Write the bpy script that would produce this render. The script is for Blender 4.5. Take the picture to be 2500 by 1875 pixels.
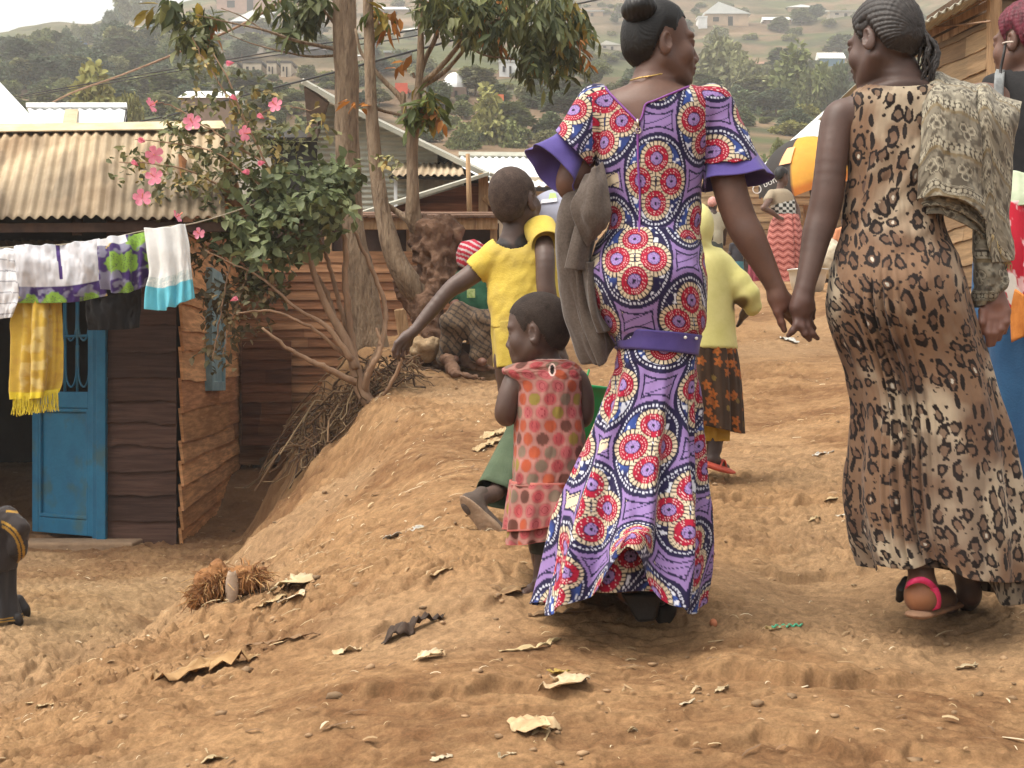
import bpy, bmesh, math, random
import numpy as np
from mathutils import Vector, Matrix

for o in list(bpy.data.objects):
    bpy.data.objects.remove(o)
S = bpy.context.scene
COL = S.collection
rnd = random.Random(11)

# ------------------------------------------------------------------ camera, sky, sun, exposure
F = 3434.0          # focal length in photo pixels (2500 wide)
CZ = 1.15           # eye height
cam = bpy.data.cameras.new('camera'); cam.sensor_width = 36; cam.lens = 36 * F / 2500
cam.clip_start = 0.05; cam.clip_end = 3000
co = bpy.data.objects.new('camera', cam); COL.objects.link(co)
co.location = (0, 0, CZ); co.rotation_euler = (math.radians(90), 0, 0)
S.camera = co
W = bpy.data.worlds.new('World'); S.world = W; W.use_nodes = True
wn = W.node_tree.nodes; wl = W.node_tree.links
SUN_EL, SUN_AZ = 64, -112            # elevation, compass angle from +Y (negative = left)
sky = wn.new('ShaderNodeTexSky'); sky.sky_type = 'NISHITA'; sky.sun_disc = False
sky.sun_elevation = math.radians(SUN_EL); sky.sun_rotation = math.radians(SUN_AZ)
sky.dust_density = 6.0; sky.air_density = 1.0; sky.ozone_density = 1.0
hs = wn.new('ShaderNodeHueSaturation'); hs.inputs['Saturation'].default_value = 0.22
mixc = wn.new('ShaderNodeMix'); mixc.data_type = 'RGBA'; mixc.blend_type = 'MULTIPLY'; mixc.inputs[0].default_value = 1.0
mixc.inputs[7].default_value = (1.03, 1.0, 0.94, 1)
wl.new(sky.outputs[0], hs.inputs['Color']); wl.new(hs.outputs[0], mixc.inputs[6])
wl.new(mixc.outputs[2], wn['Background'].inputs[0]); wn['Background'].inputs[1].default_value = 0.15
sl = bpy.data.lights.new('sun', 'SUN'); sl.energy = 0.65; sl.angle = math.radians(38); sl.color = (1.0, 0.93, 0.82)
so = bpy.data.objects.new('sun', sl); COL.objects.link(so)
e, a = math.radians(SUN_EL), math.radians(SUN_AZ)
so.rotation_euler = Vector((math.cos(e) * math.sin(a), math.cos(e) * math.cos(a), math.sin(e))).to_track_quat('Z', 'Y').to_euler()
S.view_settings.view_transform = 'Standard'; S.view_settings.look = 'None'
S.view_settings.exposure = 1.19; S.view_settings.gamma = 1.0
S.render.engine = 'CYCLES'
S.cycles.use_denoising = True
S.cycles.max_bounces = 6; S.cycles.diffuse_bounces = 3; S.cycles.glossy_bounces = 2
S.cycles.transparent_max_bounces = 4; S.cycles.volume_bounces = 1

# ------------------------------------------------------------------ helpers
def P(u, v, d):
    return np.array(((u - 1250) / F * d, d, CZ - (v - 937.5) / F * d))

def srgb(r, g, b):
    f = lambda c: (c / 255 / 12.92) if c / 255 <= 0.04045 else ((c / 255 + 0.055) / 1.055) ** 2.4
    return np.array((f(r), f(g), f(b)))

def clamp01(x): return np.clip(x, 0, 1)
def sstep(a, b, x):
    t = np.clip((x - a) / (b - a), 0, 1); return t * t * (3 - 2 * t)
def mixv(a, b, t):
    t = np.asarray(t)[..., None]; return np.asarray(a) * (1 - t) + np.asarray(b) * t

def _hash(i, j, k, seed):
    h = (i.astype(np.uint32) * np.uint32(374761393) + j.astype(np.uint32) * np.uint32(668265263)
         + k.astype(np.uint32) * np.uint32(2147483647 - 58) + np.uint32(seed * 7919 + 13))
    h ^= h >> np.uint32(13); h *= np.uint32(1274126177); h ^= h >> np.uint32(16); h *= np.uint32(2246822519); h ^= h >> np.uint32(15)
    return h
def rand3(i, j, k=0, seed=0):
    i = np.asarray(i); j = np.asarray(j); k = np.broadcast_to(np.asarray(k), i.shape)
    return _hash(i.astype(np.int64), j.astype(np.int64), k.astype(np.int64), seed).astype(np.float64) / 4294967295.0
def vnoise(x, y, z=0.0, seed=0):
    x, y, z = np.broadcast_arrays(np.asarray(x, float), np.asarray(y, float), np.asarray(z, float))
    xi, yi, zi = np.floor(x).astype(np.int64), np.floor(y).astype(np.int64), np.floor(z).astype(np.int64)
    fx, fy, fz = x - xi, y - yi, z - zi
    fx, fy, fz = [f * f * f * (f * (f * 6 - 15) + 10) for f in (fx, fy, fz)]
    r = 0
    for a_, wa in ((0, 1 - fx), (1, fx)):
        for b_, wb in ((0, 1 - fy), (1, fy)):
            for c_, wc in ((0, 1 - fz), (1, fz)):
                r = r + wa * wb * wc * rand3(xi + a_, yi + b_, zi + c_, seed)
    return r * 2 - 1
def fbm(x, y, z=0.0, oct=4, seed=0, gain=0.5, lac=2.03):
    r = 0; a_ = 1.0; s = 1.0
    for o in range(oct):
        r = r + a_ * vnoise(np.asarray(x) * s + 17.3 * o, np.asarray(y) * s + 5.1 * o, np.asarray(z) * s, seed + o); a_ *= gain; s *= lac
    return r
def worley(x, y, seed=0, jit=1.0):
    """distance to nearest and second nearest jittered lattice point, and an id of the nearest"""
    xi, yi = np.floor(x).astype(np.int64), np.floor(y).astype(np.int64)
    d1 = np.full(np.shape(x), 9.0); d2 = d1.copy(); ident = np.zeros(np.shape(x)); cx = np.zeros(np.shape(x)); cy = cx.copy()
    for a_ in (-1, 0, 1):
        for b_ in (-1, 0, 1):
            px = xi + a_ + 0.5 + jit * (rand3(xi + a_, yi + b_, 1, seed) - .5)
            py = yi + b_ + 0.5 + jit * (rand3(xi + a_, yi + b_, 2, seed) - .5)
            d = np.hypot(x - px, y - py); idd = rand3(xi + a_, yi + b_, 3, seed)
            near = d < d1
            d2 = np.where(near, d1, np.minimum(d2, d))
            ident = np.where(near, idd, ident); cx = np.where(near, px, cx); cy = np.where(near, py, cy)
            d1 = np.where(near, d, d1)
    return d1, d2, ident, cx, cy

def tag(o, label=None, cat=None, group=None, kind=None):
    if label: o['label'] = label
    if cat: o['category'] = cat
    if group: o['group'] = group
    if kind: o['kind'] = kind
    return o
def empty(name, loc, label, cat, group=None):
    o = bpy.data.objects.new(name, None); COL.objects.link(o); o.location = [float(c) for c in loc]; o.empty_display_size = 0.1
    return tag(o, label, cat, group)

def mesh(name, V, faces, mat=None, parent=None, uv=None, col=None, smooth=True, mats=None, fmat=None):
    """one mesh object from world-space vertices; faces: array (n,4)/(n,3) or list of tuples"""
    V = np.asarray(V, dtype=np.float64).reshape(-1, 3)
    loc = V.mean(axis=0) if len(V) else np.zeros(3)
    if parent is not None:
        off = np.array(parent_world(parent))
    else:
        off = loc
    Vl = (V - off).astype(np.float32)
    me = bpy.data.meshes.new(name)
    if isinstance(faces, np.ndarray) and faces.ndim == 2:
        n, k = faces.shape
        me.vertices.add(len(Vl)); me.vertices.foreach_set('co', Vl.ravel())
        me.loops.add(n * k); me.loops.foreach_set('vertex_index', faces.astype(np.int32).ravel())
        me.polygons.add(n); me.polygons.foreach_set('loop_start', np.arange(0, n * k, k, dtype=np.int32))
        me.polygons.foreach_set('loop_total', np.full(n, k, dtype=np.int32))
        me.update(calc_edges=True)
    else:
        me.from_pydata([tuple(v) for v in Vl.tolist()], [], [tuple(int(i) for i in f) for f in faces])
    me.validate()
    if smooth:
        me.polygons.foreach_set('use_smooth', np.ones(len(me.polygons), dtype=bool))
    if col is not None:
        c = np.ones((len(V), 4), np.float32); c[:, :3] = col
        at = me.color_attributes.new('Col', 'FLOAT_COLOR', 'POINT'); at.data.foreach_set('color', c.ravel())
    if uv is not None:
        ul = me.uv_layers.new(name='UVMap')
        li = np.empty(len(me.loops), np.int32); me.loops.foreach_get('vertex_index', li)
        ul.data.foreach_set('uv', np.asarray(uv, np.float32)[li].ravel())
    o = bpy.data.objects.new(name, me); COL.objects.link(o)
    if parent is not None:
        o.parent = parent
    else:
        o.location = [float(c) for c in loc]
    for m in (mats or ([mat] if mat else [])): me.materials.append(m)
    if fmat is not None: me.polygons.foreach_set('material_index', np.asarray(fmat, np.int32))
    return o
def parent_world(o):
    t = np.array(o.location, dtype=float)
    while o.parent is not None:
        o = o.parent; t = t + np.array(o.location, dtype=float)
    return t
def solidify(o, th, off=0):
    m = o.modifiers.new('thickness', 'SOLIDIFY'); m.thickness = th; m.offset = off; return o
def bevel(o, w, seg=2):
    m = o.modifiers.new('bevel', 'BEVEL'); m.width = w; m.segments = seg; m.limit_method = 'ANGLE'; m.angle_limit = math.radians(40); return o

class MB:
    """collects shapes into one mesh"""
    def __init__(s): s.v = []; s.f = []; s.c = []; s.n = 0
    def add(s, V, Fc, c=None):
        V = np.asarray(V, float).reshape(-1, 3)
        s.v.append(V); s.f += [tuple(int(i) + s.n for i in f) for f in Fc]; s.n += len(V)
        s.c.append(np.broadcast_to(np.asarray(c if c is not None else (1, 1, 1), float), (len(V), 3)))
    def box(s, c, r, ax=None, col=None):
        c = np.asarray(c, float); A = np.eye(3) if ax is None else np.asarray(ax, float)
        V = [c + A.T @ (np.array((sx, sy, sz)) * np.asarray(r)) for sx in (-1, 1) for sy in (-1, 1) for sz in (-1, 1)]
        s.add(V, [(0, 1, 3, 2), (4, 6, 7, 5), (0, 4, 5, 1), (2, 3, 7, 6), (0, 2, 6, 4), (1, 5, 7, 3)], col)
    def hexa(s, q0, q1, col=None):
        """solid between two quads with matching corners"""
        V = list(q0) + list(q1)
        s.add(V, [(3, 2, 1, 0), (4, 5, 6, 7), (0, 1, 5, 4), (1, 2, 6, 5), (2, 3, 7, 6), (3, 0, 4, 7)], col)
    def tube(s, pts, rad, n=8, col=None, cap=True):
        V, Fc = tube_geo(pts, rad, n, cap); s.add(V, Fc, col)
    def build(s, name, mat, parent=None, smooth=False, col=False):
        return mesh(name, np.vstack(s.v), s.f, mat, parent, smooth=smooth, col=np.vstack(s.c) if col else None)

def spline(pts, n):
    """Catmull-Rom through rows of pts (any dimension), n samples"""
    pts = np.asarray(pts, float); m = len(pts)
    if m == 2:
        t = np.linspace(0, 1, n).reshape((-1,) + (1,) * (pts.ndim - 1)); return pts[0] * (1 - t) + pts[1] * t
    Q = np.concatenate(((2 * pts[0] - pts[1])[None], pts, (2 * pts[-1] - pts[-2])[None]))
    t = np.linspace(0, m - 1, n); i = np.minimum(t.astype(int), m - 2); f = (t - i).reshape((-1,) + (1,) * (pts.ndim - 1))
    a_, b_, c_, d_ = Q[i], Q[i + 1], Q[i + 2], Q[i + 3]
    return 0.5 * (2 * b_ + (c_ - a_) * f + (2 * a_ - 5 * b_ + 4 * c_ - d_) * f ** 2 + (3 * b_ - a_ - 3 * c_ + d_) * f ** 3)

def tube_geo(pts, rad, n=8, cap=True):
    pts = np.asarray(pts, float); m = len(pts); rad = np.broadcast_to(np.asarray(rad, float), (m,))
    T = np.gradient(pts, axis=0); T /= np.linalg.norm(T, axis=1)[:, None] + 1e-12
    up = np.array((0, 0, 1.0)) if abs(T[0][2]) < 0.9 else np.array((1.0, 0, 0))
    N = np.cross(T[0], up); N /= np.linalg.norm(N); V = []
    th = np.linspace(0, 2 * math.pi, n, endpoint=False)
    for i in range(m):
        N = N - T[i] * N.dot(T[i]); N /= np.linalg.norm(N) + 1e-12
        B = np.cross(T[i], N)
        V.append(pts[i] + rad[i] * (np.cos(th)[:, None] * N + np.sin(th)[:, None] * B))
    V = np.vstack(V); Fc = []
    for i in range(m - 1):
        for j in range(n):
            k = (j + 1) % n
            Fc.append((i * n + j, i * n + k, (i + 1) * n + k, (i + 1) * n + j))
    if cap:
        Fc.append(tuple(range(n - 1, -1, -1))); Fc.append(tuple(range((m - 1) * n, m * n)))
    return V, Fc

def grid_faces(m, n, wrap=False):
    i = np.arange(m - 1)[:, None]; j = np.arange(n if wrap else n - 1)[None, :]
    k = (j + 1) % n
    return np.stack(np.broadcast_arrays(i * n + j, i * n + k, (i + 1) * n + k, (i + 1) * n + j), -1).reshape(-1, 4)

# ------------------------------------------------------------------ materials
def nodes(name):
    m = bpy.data.materials.new(name); m.use_nodes = True
    nt = m.node_tree; return m, nt, nt.nodes['Principled BSDF']
def mat(name, c1, c2=None, scale=6.0, rough=0.75, bump=0.15, bscale=60.0, attr=False, metal=0.0, spec=0.35, stretch=(1, 1, 1),
        bdist=0.01, var=0.5, coord='Object', brough=.5, c3=None, c3scale=None, sheen=0.0, sss=0.0, trans=0.0):
    """noise-mixed two/three tone surface with noise bump; attr=True multiplies the mesh's own colours"""
    m, nt, b = nodes(name); N = nt.nodes.new; L = nt.links.new
    tc = N('ShaderNodeTexCoord'); mp = N('ShaderNodeMapping'); mp.inputs['Scale'].default_value = stretch
    L(tc.outputs[coord], mp.inputs[0])
    nz = N('ShaderNodeTexNoise'); nz.inputs['Scale'].default_value = scale; nz.inputs['Detail'].default_value = 6; nz.inputs['Roughness'].default_value = 0.65
    L(mp.outputs[0], nz.inputs['Vector'])
    rp = N('ShaderNodeValToRGB'); rp.color_ramp.elements[0].position = 0.5 - 0.5 * var * 0.5; rp.color_ramp.elements[1].position = 0.5 + 0.5 * var * 0.5
    c2 = c1 if c2 is None else c2
    rp.color_ramp.elements[0].color = (*c1, 1); rp.color_ramp.elements[1].color = (*c2, 1)
    L(nz.outputs[0], rp.inputs[0]); out = rp.outputs[0]
    if c3 is not None:
        n3 = N('ShaderNodeTexNoise'); n3.inputs['Scale'].default_value = c3scale or scale * 0.3; n3.inputs['Detail'].default_value = 5
        L(mp.outputs[0], n3.inputs['Vector'])
        r3 = N('ShaderNodeValToRGB'); r3.color_ramp.elements[0].position = 0.52; r3.color_ramp.elements[1].position = 0.68
        L(n3.outputs[0], r3.inputs[0])
        mx = N('ShaderNodeMix'); mx.data_type = 'RGBA'; L(r3.outputs[0], mx.inputs[0]); L(out, mx.inputs[6]); mx.inputs[7].default_value = (*c3, 1); out = mx.outputs[2]
    if attr:
        at = N('ShaderNodeVertexColor'); at.layer_name = 'Col'
        mx = N('ShaderNodeMix'); mx.data_type = 'RGBA'; mx.blend_type = 'MULTIPLY'; mx.inputs[0].default_value = 1
        L(out, mx.inputs[6]); L(at.outputs[0], mx.inputs[7]); out = mx.outputs[2]
    L(out, b.inputs['Base Color'])
    b.inputs['Roughness'].default_value = rough; b.inputs['Metallic'].default_value = metal
    b.inputs['Specular IOR Level'].default_value = spec
    if sheen: b.inputs['Sheen Weight'].default_value = sheen
    if sss:
        b.inputs['Subsurface Weight'].default_value = sss; b.inputs['Subsurface Radius'].default_value = (0.012, 0.005, 0.003); b.inputs['Subsurface Scale'].default_value = 1.0
    if bump:
        bn = N('ShaderNodeTexNoise'); bn.inputs['Scale'].default_value = bscale; bn.inputs['Detail'].default_value = 6; bn.inputs['Roughness'].default_value = brough
        L(mp.outputs[0], bn.inputs['Vector'])
        bp = N('ShaderNodeBump'); bp.inputs['Strength'].default_value = min(1.0, bump); bp.inputs['Distance'].default_value = bdist
        L(bn.outputs[0], bp.inputs['Height']); L(bp.outputs[0], b.inputs['Normal'])
    if trans:
        tr = N('ShaderNodeBsdfTranslucent'); L(out, tr.inputs[0]); ms = N('ShaderNodeMixShader'); ms.inputs[0].default_value = trans
        L(b.outputs[0], ms.inputs[1]); L(tr.outputs[0], ms.inputs[2]); L(ms.outputs[0], nt.nodes['Material Output'].inputs[0])
    return m

# ------------------------------------------------------------------ implicit bodies
class Body:
    """smooth union of tapered limbs, ellipsoids and section stacks, meshed as ONE continuous surface"""
    def __init__(s, D): s.D = D; s.ops = []; s.paint = []
    def pt(s, u, v, dd=0.0): return P(u, v, s.D + dd)
    def px(s, r, dd=0.0): return r * (s.D + dd) / F
    def cap(s, a_, b_, ra, rb, k=0.015, sub=False):
        a_, b_ = np.asarray(a_, float), np.asarray(b_, float); r = max(ra, rb)
        def f(X, Y, Z):
            ba = b_ - a_; L2 = ba.dot(ba) + 1e-12
            px_, py_, pz_ = X - a_[0], Y - a_[1], Z - a_[2]
            t = np.clip((px_ * ba[0] + py_ * ba[1] + pz_ * ba[2]) / L2, 0, 1)
            return np.sqrt((px_ - t * ba[0]) ** 2 + (py_ - t * ba[1]) ** 2 + (pz_ - t * ba[2]) ** 2) - (ra + (rb - ra) * t)
        s.ops.append((f, np.minimum(a_, b_) - r, np.maximum(a_, b_) + r, k, sub)); return s
    def chain(s, pts, k=0.015, sm=0):
        """pts: (u, v, dd, r_px)"""
        q = np.array(pts, float)
        if sm: q = spline(q, sm)
        for i, (p, r) in enumerate(zip(q[:-1], q[1:])):
            s.cap(s.pt(*p[:3]), s.pt(*r[:3]), s.px(p[3], p[2]), s.px(r[3], r[2]), k if i < 1 else min(k, .007 if sm else .012))
        return s
    def ell(s, c, r, R=None, k=0.015, sub=False):
        c = np.asarray(c, float); r = np.asarray(r, float); R = np.eye(3) if R is None else np.asarray(R, float)  # columns = axes
        ext = np.sqrt(((R * r) ** 2).sum(axis=1))
        def f(X, Y, Z):
            d = [X - c[0], Y - c[1], Z - c[2]]
            l = [sum(R[j, i] * d[j] for j in range(3)) for i in range(3)]
            k0 = np.sqrt(sum((l[i] / r[i]) ** 2 for i in range(3))); k1 = np.sqrt(sum((l[i] / r[i] ** 2) ** 2 for i in range(3))) + 1e-9
            return k0 * (k0 - 1) / k1
        s.ops.append((f, c - ext, c + ext, k, sub)); return s
    def stack(s, rows, k=0.02, expo=2.0):
        """rows: (v, left_u, right_u, dd_centre, depth_radius_m) top to bottom"""
        rows = np.array(rows, float); D = s.D
        q = []
        for v, l, r, dd, ry in rows:
            d = D + dd; q.append((CZ - (v - 937.5) / F * d, ((l + r) / 2 - 1250) / F * d, d, (r - l) / 2 / F * d, ry))
        q = spline(np.array(q), 60); q = q[np.argsort(q[:, 0])]
        lo = np.array(((q[:, 1] - q[:, 3]).min(), (q[:, 2] - q[:, 4]).min(), q[0, 0]))
        hi = np.array(((q[:, 1] + q[:, 3]).max(), (q[:, 2] + q[:, 4]).max(), q[-1, 0]))
        def f(X, Y, Z):
            z = Z[0, 0, :] if Z.ndim == 3 else Z
            zc = np.clip(z, q[0, 0], q[-1, 0])
            cx, cy, rx, ry = [np.interp(zc, q[:, 0], q[:, i]) for i in (1, 2, 3, 4)]
            e_ = (np.abs((X - cx) / rx) ** expo + np.abs((Y - cy) / ry) ** expo) ** (1 / expo)
            d = (e_ - 1) * np.minimum(rx, ry) * 0.95
            return np.maximum(d, np.maximum(q[0, 0] - z, z - q[-1, 0]))
        s.ops.append((f, lo, hi, k, False)); return s
    def head(s, c, R, S=1.0, child=0.0, ears=True, lip=None, k=0.012, jaw=1.0, lid=None):
        """R columns: right, forward, up.  child 0..1 shortens the face"""
        R = np.asarray(R, float); c = np.asarray(c, float)
        fz = 1 - 0.16 * child; fy = 1 - 0.12 * child
        T = lambda x, y, z: c + R @ (np.array((x, y * (fy if y > 0.02 else 1), z * (fz if z < 0.02 else 1))) * S)
        E = lambda p, r, kk=k, sub=False, RR=None: s.ell(T(*p), np.array(r) * S, R if RR is None else R @ RR, kk, sub)
        E((0, -.011, .043), (.073 + .005 * child, .092 + .006 * child, .086 + .004 * child))
        E((0, .036, -.018), (.060, .058, .082), .02)
        for sx in (-1, 1):
            s.cap(T(sx * .050, -.002, -.045), T(sx * .020, .068, -.088), .021 * S * jaw, .019 * S * jaw, .03)
            E((sx * .040, .063, -.022), (.026, .022, .028), .02)
            E((sx * .024, .074, .033), (.030, .018, .013), .014)
            E((sx * .033, .1015, .008), (.019, .013, .012), .010, True)
            E((sx * .033, .0785, .009), (.0145, .0135, .0125), .002)
            E((sx * .033, .0790, .0175), (.018, .0125, .0055), .004)
            E((sx * .0135, .0985, -.031), (.0105, .012, .009), .006)
            if ears:
                th = math.radians(22 * sx)
                RR = np.array(((math.cos(th), math.sin(th), 0), (-math.sin(th), math.cos(th), 0), (0, 0, 1.0)))
                E((sx * .077, -.010, -.004), (.0085, .020, .033), .005, RR=RR)
                E((sx * .0835, -.003, .003), (.0055, .0125, .021), .003, True, RR)
                E((sx * .076, -.002, -.012), (.005, .006, .008), .003)
        E((0, .080, -.088), (.018, .015, .014), .02)
        s.cap(T(0, .085, .022), T(0, .105, -.016), .0085 * S, .0105 * S, .010)
        E((0, .107, -.024), (.0125, .0125, .0105), .006)
        E((0, .080, -.052), (.034, .022, .027), .015)
        E((0, .0985, -.0525), (.025, .0095, .0070), .004)
        E((0, .0965, -.0645), (.022, .0095, .0078), .004)
        if lip is not None:
            s.paint.append((T(0, .105, -.058), np.array((.029, .016, .0135)) * S, R, lip, .25))
        for sx in (-1, 1):
            s.paint.append((T(sx * .033, .0895, .0085), np.array((.0125, .006, .0045)) * S, R, (.35, .33, .30), .3))
            s.paint.append((T(sx * .033, .0930, .0085), np.array((.0062, .006, .0055)) * S, R, (.008, .006, .005), .25))
            s.paint.append((T(sx * .033, .096, .030), np.array((.024, .014, .0035)) * S, R, (.012, .010, .010), .4))
        return T
    def field(s, step, pad=None):
        pad = pad or step * 4
        lo = np.min([o[1] for o in s.ops if not o[4]], axis=0) - pad; hi = np.max([o[2] for o in s.ops if not o[4]], axis=0) + pad
        n = np.ceil((hi - lo) / step).astype(int) + 1
        ax = [lo[i] + step * np.arange(n[i]) for i in range(3)]
        G = np.full(n, 0.5, np.float32)
        for f, l, h, k, sub in s.ops:
            m = k + step * 4
            i0 = [max(0, int((l[i] - m - lo[i]) / step)) for i in range(3)]; i1 = [min(n[i], int((h[i] + m - lo[i]) / step) + 2) for i in range(3)]
            if any(a_ >= b_ for a_, b_ in zip(i0, i1)): continue
            sl_ = tuple(slice(a_, b_) for a_, b_ in zip(i0, i1))
            X, Y, Z = np.meshgrid(*[ax[i][sl_[i]] for i in range(3)], indexing='ij', sparse=False)
            d = f(X, Y, Z); g = G[sl_]
            if sub:
                h_ = np.maximum(k - np.abs(g + d), 0) / k; G[sl_] = np.maximum(g, -d) + h_ * h_ * k * .25
            else:
                h_ = np.maximum(k - np.abs(g - d), 0) / k; G[sl_] = np.minimum(g, d) - h_ * h_ * k * .25
        return G, lo
    def surf(s, step):
        G, lo = s.field(step)
        return surface_nets(G, lo, step)
    def colors(s, V, base, vary=0.10, seed=3):
        base = np.asarray(base, float)
        n1 = fbm(V[:, 0] * 9, V[:, 1] * 9, V[:, 2] * 9, 3, seed)
        C = base * (1 + vary * n1)[:, None]
        for c, r, R, colr, soft in s.paint:
            l = (V - c) @ R
            q = np.sqrt(((l / r) ** 2).sum(1)); w = 1 - sstep(1 - soft, 1 + soft, q)
            C = mixv(C, np.broadcast_to(np.asarray(colr, float), C.shape), w)
        return C
    def build(s, name, step, mat_, base, parent=None, vary=0.10, cut=None, disp=None, colf=None):
        V, Q = s.surf(step)
        if disp is not None:
            V = V + disp(V, vnormals(V, Q))
        if cut is not None:
            keep = ~cut(V); Q = Q[keep[Q].all(axis=1)]; V, Q = compact(V, Q)
        C = colf(V) if colf is not None else s.colors(V, base, vary)
        return mesh(name, V, Q, mat_, parent, col=C)

def compact(V, Q):
    used = np.zeros(len(V), bool); used[Q.ravel()] = True
    idx = np.cumsum(used) - 1
    return V[used], idx[Q]
def vnormals(V, Q):
    n = np.cross(V[Q[:, 2]] - V[Q[:, 0]], V[Q[:, 3]] - V[Q[:, 1]]); N = np.zeros_like(V)
    for i in range(4): np.add.at(N, Q[:, i], n)
    return N / (np.linalg.norm(N, axis=1)[:, None] + 1e-12)
def surface_nets(G, lo, step):
    nx, ny, nz = G.shape; ins = G < 0
    c = np.zeros((nx - 1, ny - 1, nz - 1), np.int8)
    for a_ in (0, 1):
        for b_ in (0, 1):
            for d_ in (0, 1): c += ins[a_:nx - 1 + a_, b_:ny - 1 + b_, d_:nz - 1 + d_]
    cells = np.argwhere((c > 0) & (c < 8)); idx = -np.ones(c.shape, np.int64); idx[tuple(cells.T)] = np.arange(len(cells))
    acc = np.zeros((len(cells), 3)); cnt = np.zeros(len(cells))
    co_ = [(a_, b_, d_) for a_ in (0, 1) for b_ in (0, 1) for d_ in (0, 1)]
    val = {q: G[cells[:, 0] + q[0], cells[:, 1] + q[1], cells[:, 2] + q[2]] for q in co_}
    for q in co_:
        for ax_ in range(3):
            if q[ax_] == 0:
                r = list(q); r[ax_] = 1; r = tuple(r)
                g0, g1 = val[q], val[r]; cr = (g0 < 0) != (g1 < 0)
                t = np.where(cr, g0 / np.where(cr, g0 - g1, 1), 0)
                p = np.array(q, float)[None, :].repeat(len(cells), 0); p[:, ax_] += t
                acc += p * cr[:, None]; cnt += cr
    V = lo + step * (cells + acc / cnt[:, None]); Q = []
    for ax_, (o1, o2) in ((0, (1, 2)), (1, (2, 0)), (2, (0, 1))):
        s0 = [slice(None)] * 3; s1 = [slice(None)] * 3; s0[ax_] = slice(0, -1); s1[ax_] = slice(1, None)
        a_, b_ = ins[tuple(s0)], ins[tuple(s1)]
        for flip, m in ((False, a_ & ~b_), (True, ~a_ & b_)):
            e_ = np.argwhere(m)
            e_ = e_[(e_[:, o1] > 0) & (e_[:, o2] > 0) & (e_[:, o1] < idx.shape[o1]) & (e_[:, o2] < idx.shape[o2])]
            if not len(e_): continue
            d1 = np.zeros(3, int); d1[o1] = 1; d2 = np.zeros(3, int); d2[o2] = 1
            qs = [idx[tuple((e_ - x).T)] for x in (d1 + d2, d2, 0 * d1, d1)]
            q = np.stack(qs, 1); Q.append(q[:, ::-1] if flip else q)
    Q = np.vstack(Q); Q = Q[(Q >= 0).all(1)]
    return V, Q
def frame(fwd, up=(0, 0, 1), roll=0.0):
    f = np.asarray(fwd, float); f /= np.linalg.norm(f); r = np.cross(f, up); r /= np.linalg.norm(r); u = np.cross(r, f)
    if roll:
        c_, s_ = math.cos(math.radians(roll)), math.sin(math.radians(roll)); r, u = c_ * r + s_ * u, -s_ * r + c_ * u
    return np.stack((r, f, u), 1)

# ------------------------------------------------------------------ cloth
def loft(rows, D, M, N, fold=None, hem=None, expo=2.0, th0=0.0, th1=2 * math.pi):
    """rows: (v, left_u, right_u, dd, depth_radius). returns V, Q, S(arc), T(length), TH, TT grids"""
    q = []
    for v, l, r, dd, ry in rows:
        d = D + dd; q.append((((l + r) / 2 - 1250) / F * d, d, CZ - (v - 937.5) / F * d, (r - l) / 2 / F * d, ry))
    q = spline(np.array(q), M)
    th = np.linspace(th0, th1, N, endpoint=abs(th1 - th0) < 6.28)
    TH, TT = np.meshgrid(th, np.linspace(0, 1, M)); c, s_ = np.cos(TH), np.sin(TH)
    sg = lambda x: np.sign(x) * np.abs(x) ** (2 / expo)
    rx, ry = q[:, 3][:, None], q[:, 4][:, None]
    f = np.zeros_like(TH) if fold is None else fold(TH, TT)
    X = q[:, 0][:, None] + (rx + f) * sg(c); Y = q[:, 1][:, None] + (ry + f) * sg(s_); Z = q[:, 2][:, None] + np.zeros_like(TH)
    if hem is not None: Z = Z + hem(TH, TT)
    V = np.stack((X, Y, Z), -1)
    # arc length measured from the side facing the camera (theta = -90 deg)
    ds = np.linalg.norm(np.diff(V, axis=1), axis=2); Sx = np.concatenate((np.zeros((M, 1)), np.cumsum(ds, 1)), 1)
    j = int(np.argmin(np.abs(((th + math.pi / 2 + math.pi) % (2 * math.pi)) - math.pi)))
    Sx = Sx - Sx[:, j:j + 1]
    dt = np.linalg.norm(np.diff(V, axis=0), axis=2).mean(1); Tl = np.concatenate(((0,), np.cumsum(dt)))[:, None] + np.zeros_like(TH)
    wrap = abs(th1 - th0) >= 6.28
    return V.reshape(-1, 3), grid_faces(M, N, wrap), Sx.ravel(), Tl.ravel(), TH.ravel(), TT.ravel()

def patch(ctrl, D, M, N, wr=None):
    """ctrl: rows of (u, v, dd); bicubic patch, wr(a,b)->extra depth in metres. returns V,Q,s,t,a,b"""
    C = np.array(ctrl, float)
    W3 = np.array([[P(p[0], p[1], D + p[2]) for p in row] for row in C])
    A = spline(W3, M); B = np.transpose(spline(np.transpose(A, (1, 0, 2)), N), (1, 0, 2))
    bb, aa = np.meshgrid(np.linspace(0, 1, N), np.linspace(0, 1, M))
    if wr is not None:
        du = np.gradient(B, axis=1); dv = np.gradient(B, axis=0); n = np.cross(du, dv); n /= np.linalg.norm(n, axis=2)[..., None] + 1e-9
        n *= np.sign(-n[..., 1:2] + 1e-6)
        B = B + n * wr(bb, aa)[..., None]
    s_ = np.concatenate((np.zeros((M, 1)), np.cumsum(np.linalg.norm(np.diff(B, axis=1), axis=2), 1)), 1)
    t_ = np.concatenate((np.zeros((1, N)), np.cumsum(np.linalg.norm(np.diff(B, axis=0), axis=2), 0)), 0)
    return B.reshape(-1, 3), grid_faces(M, N), s_.ravel(), t_.ravel(), bb.ravel(), aa.ravel()
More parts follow.
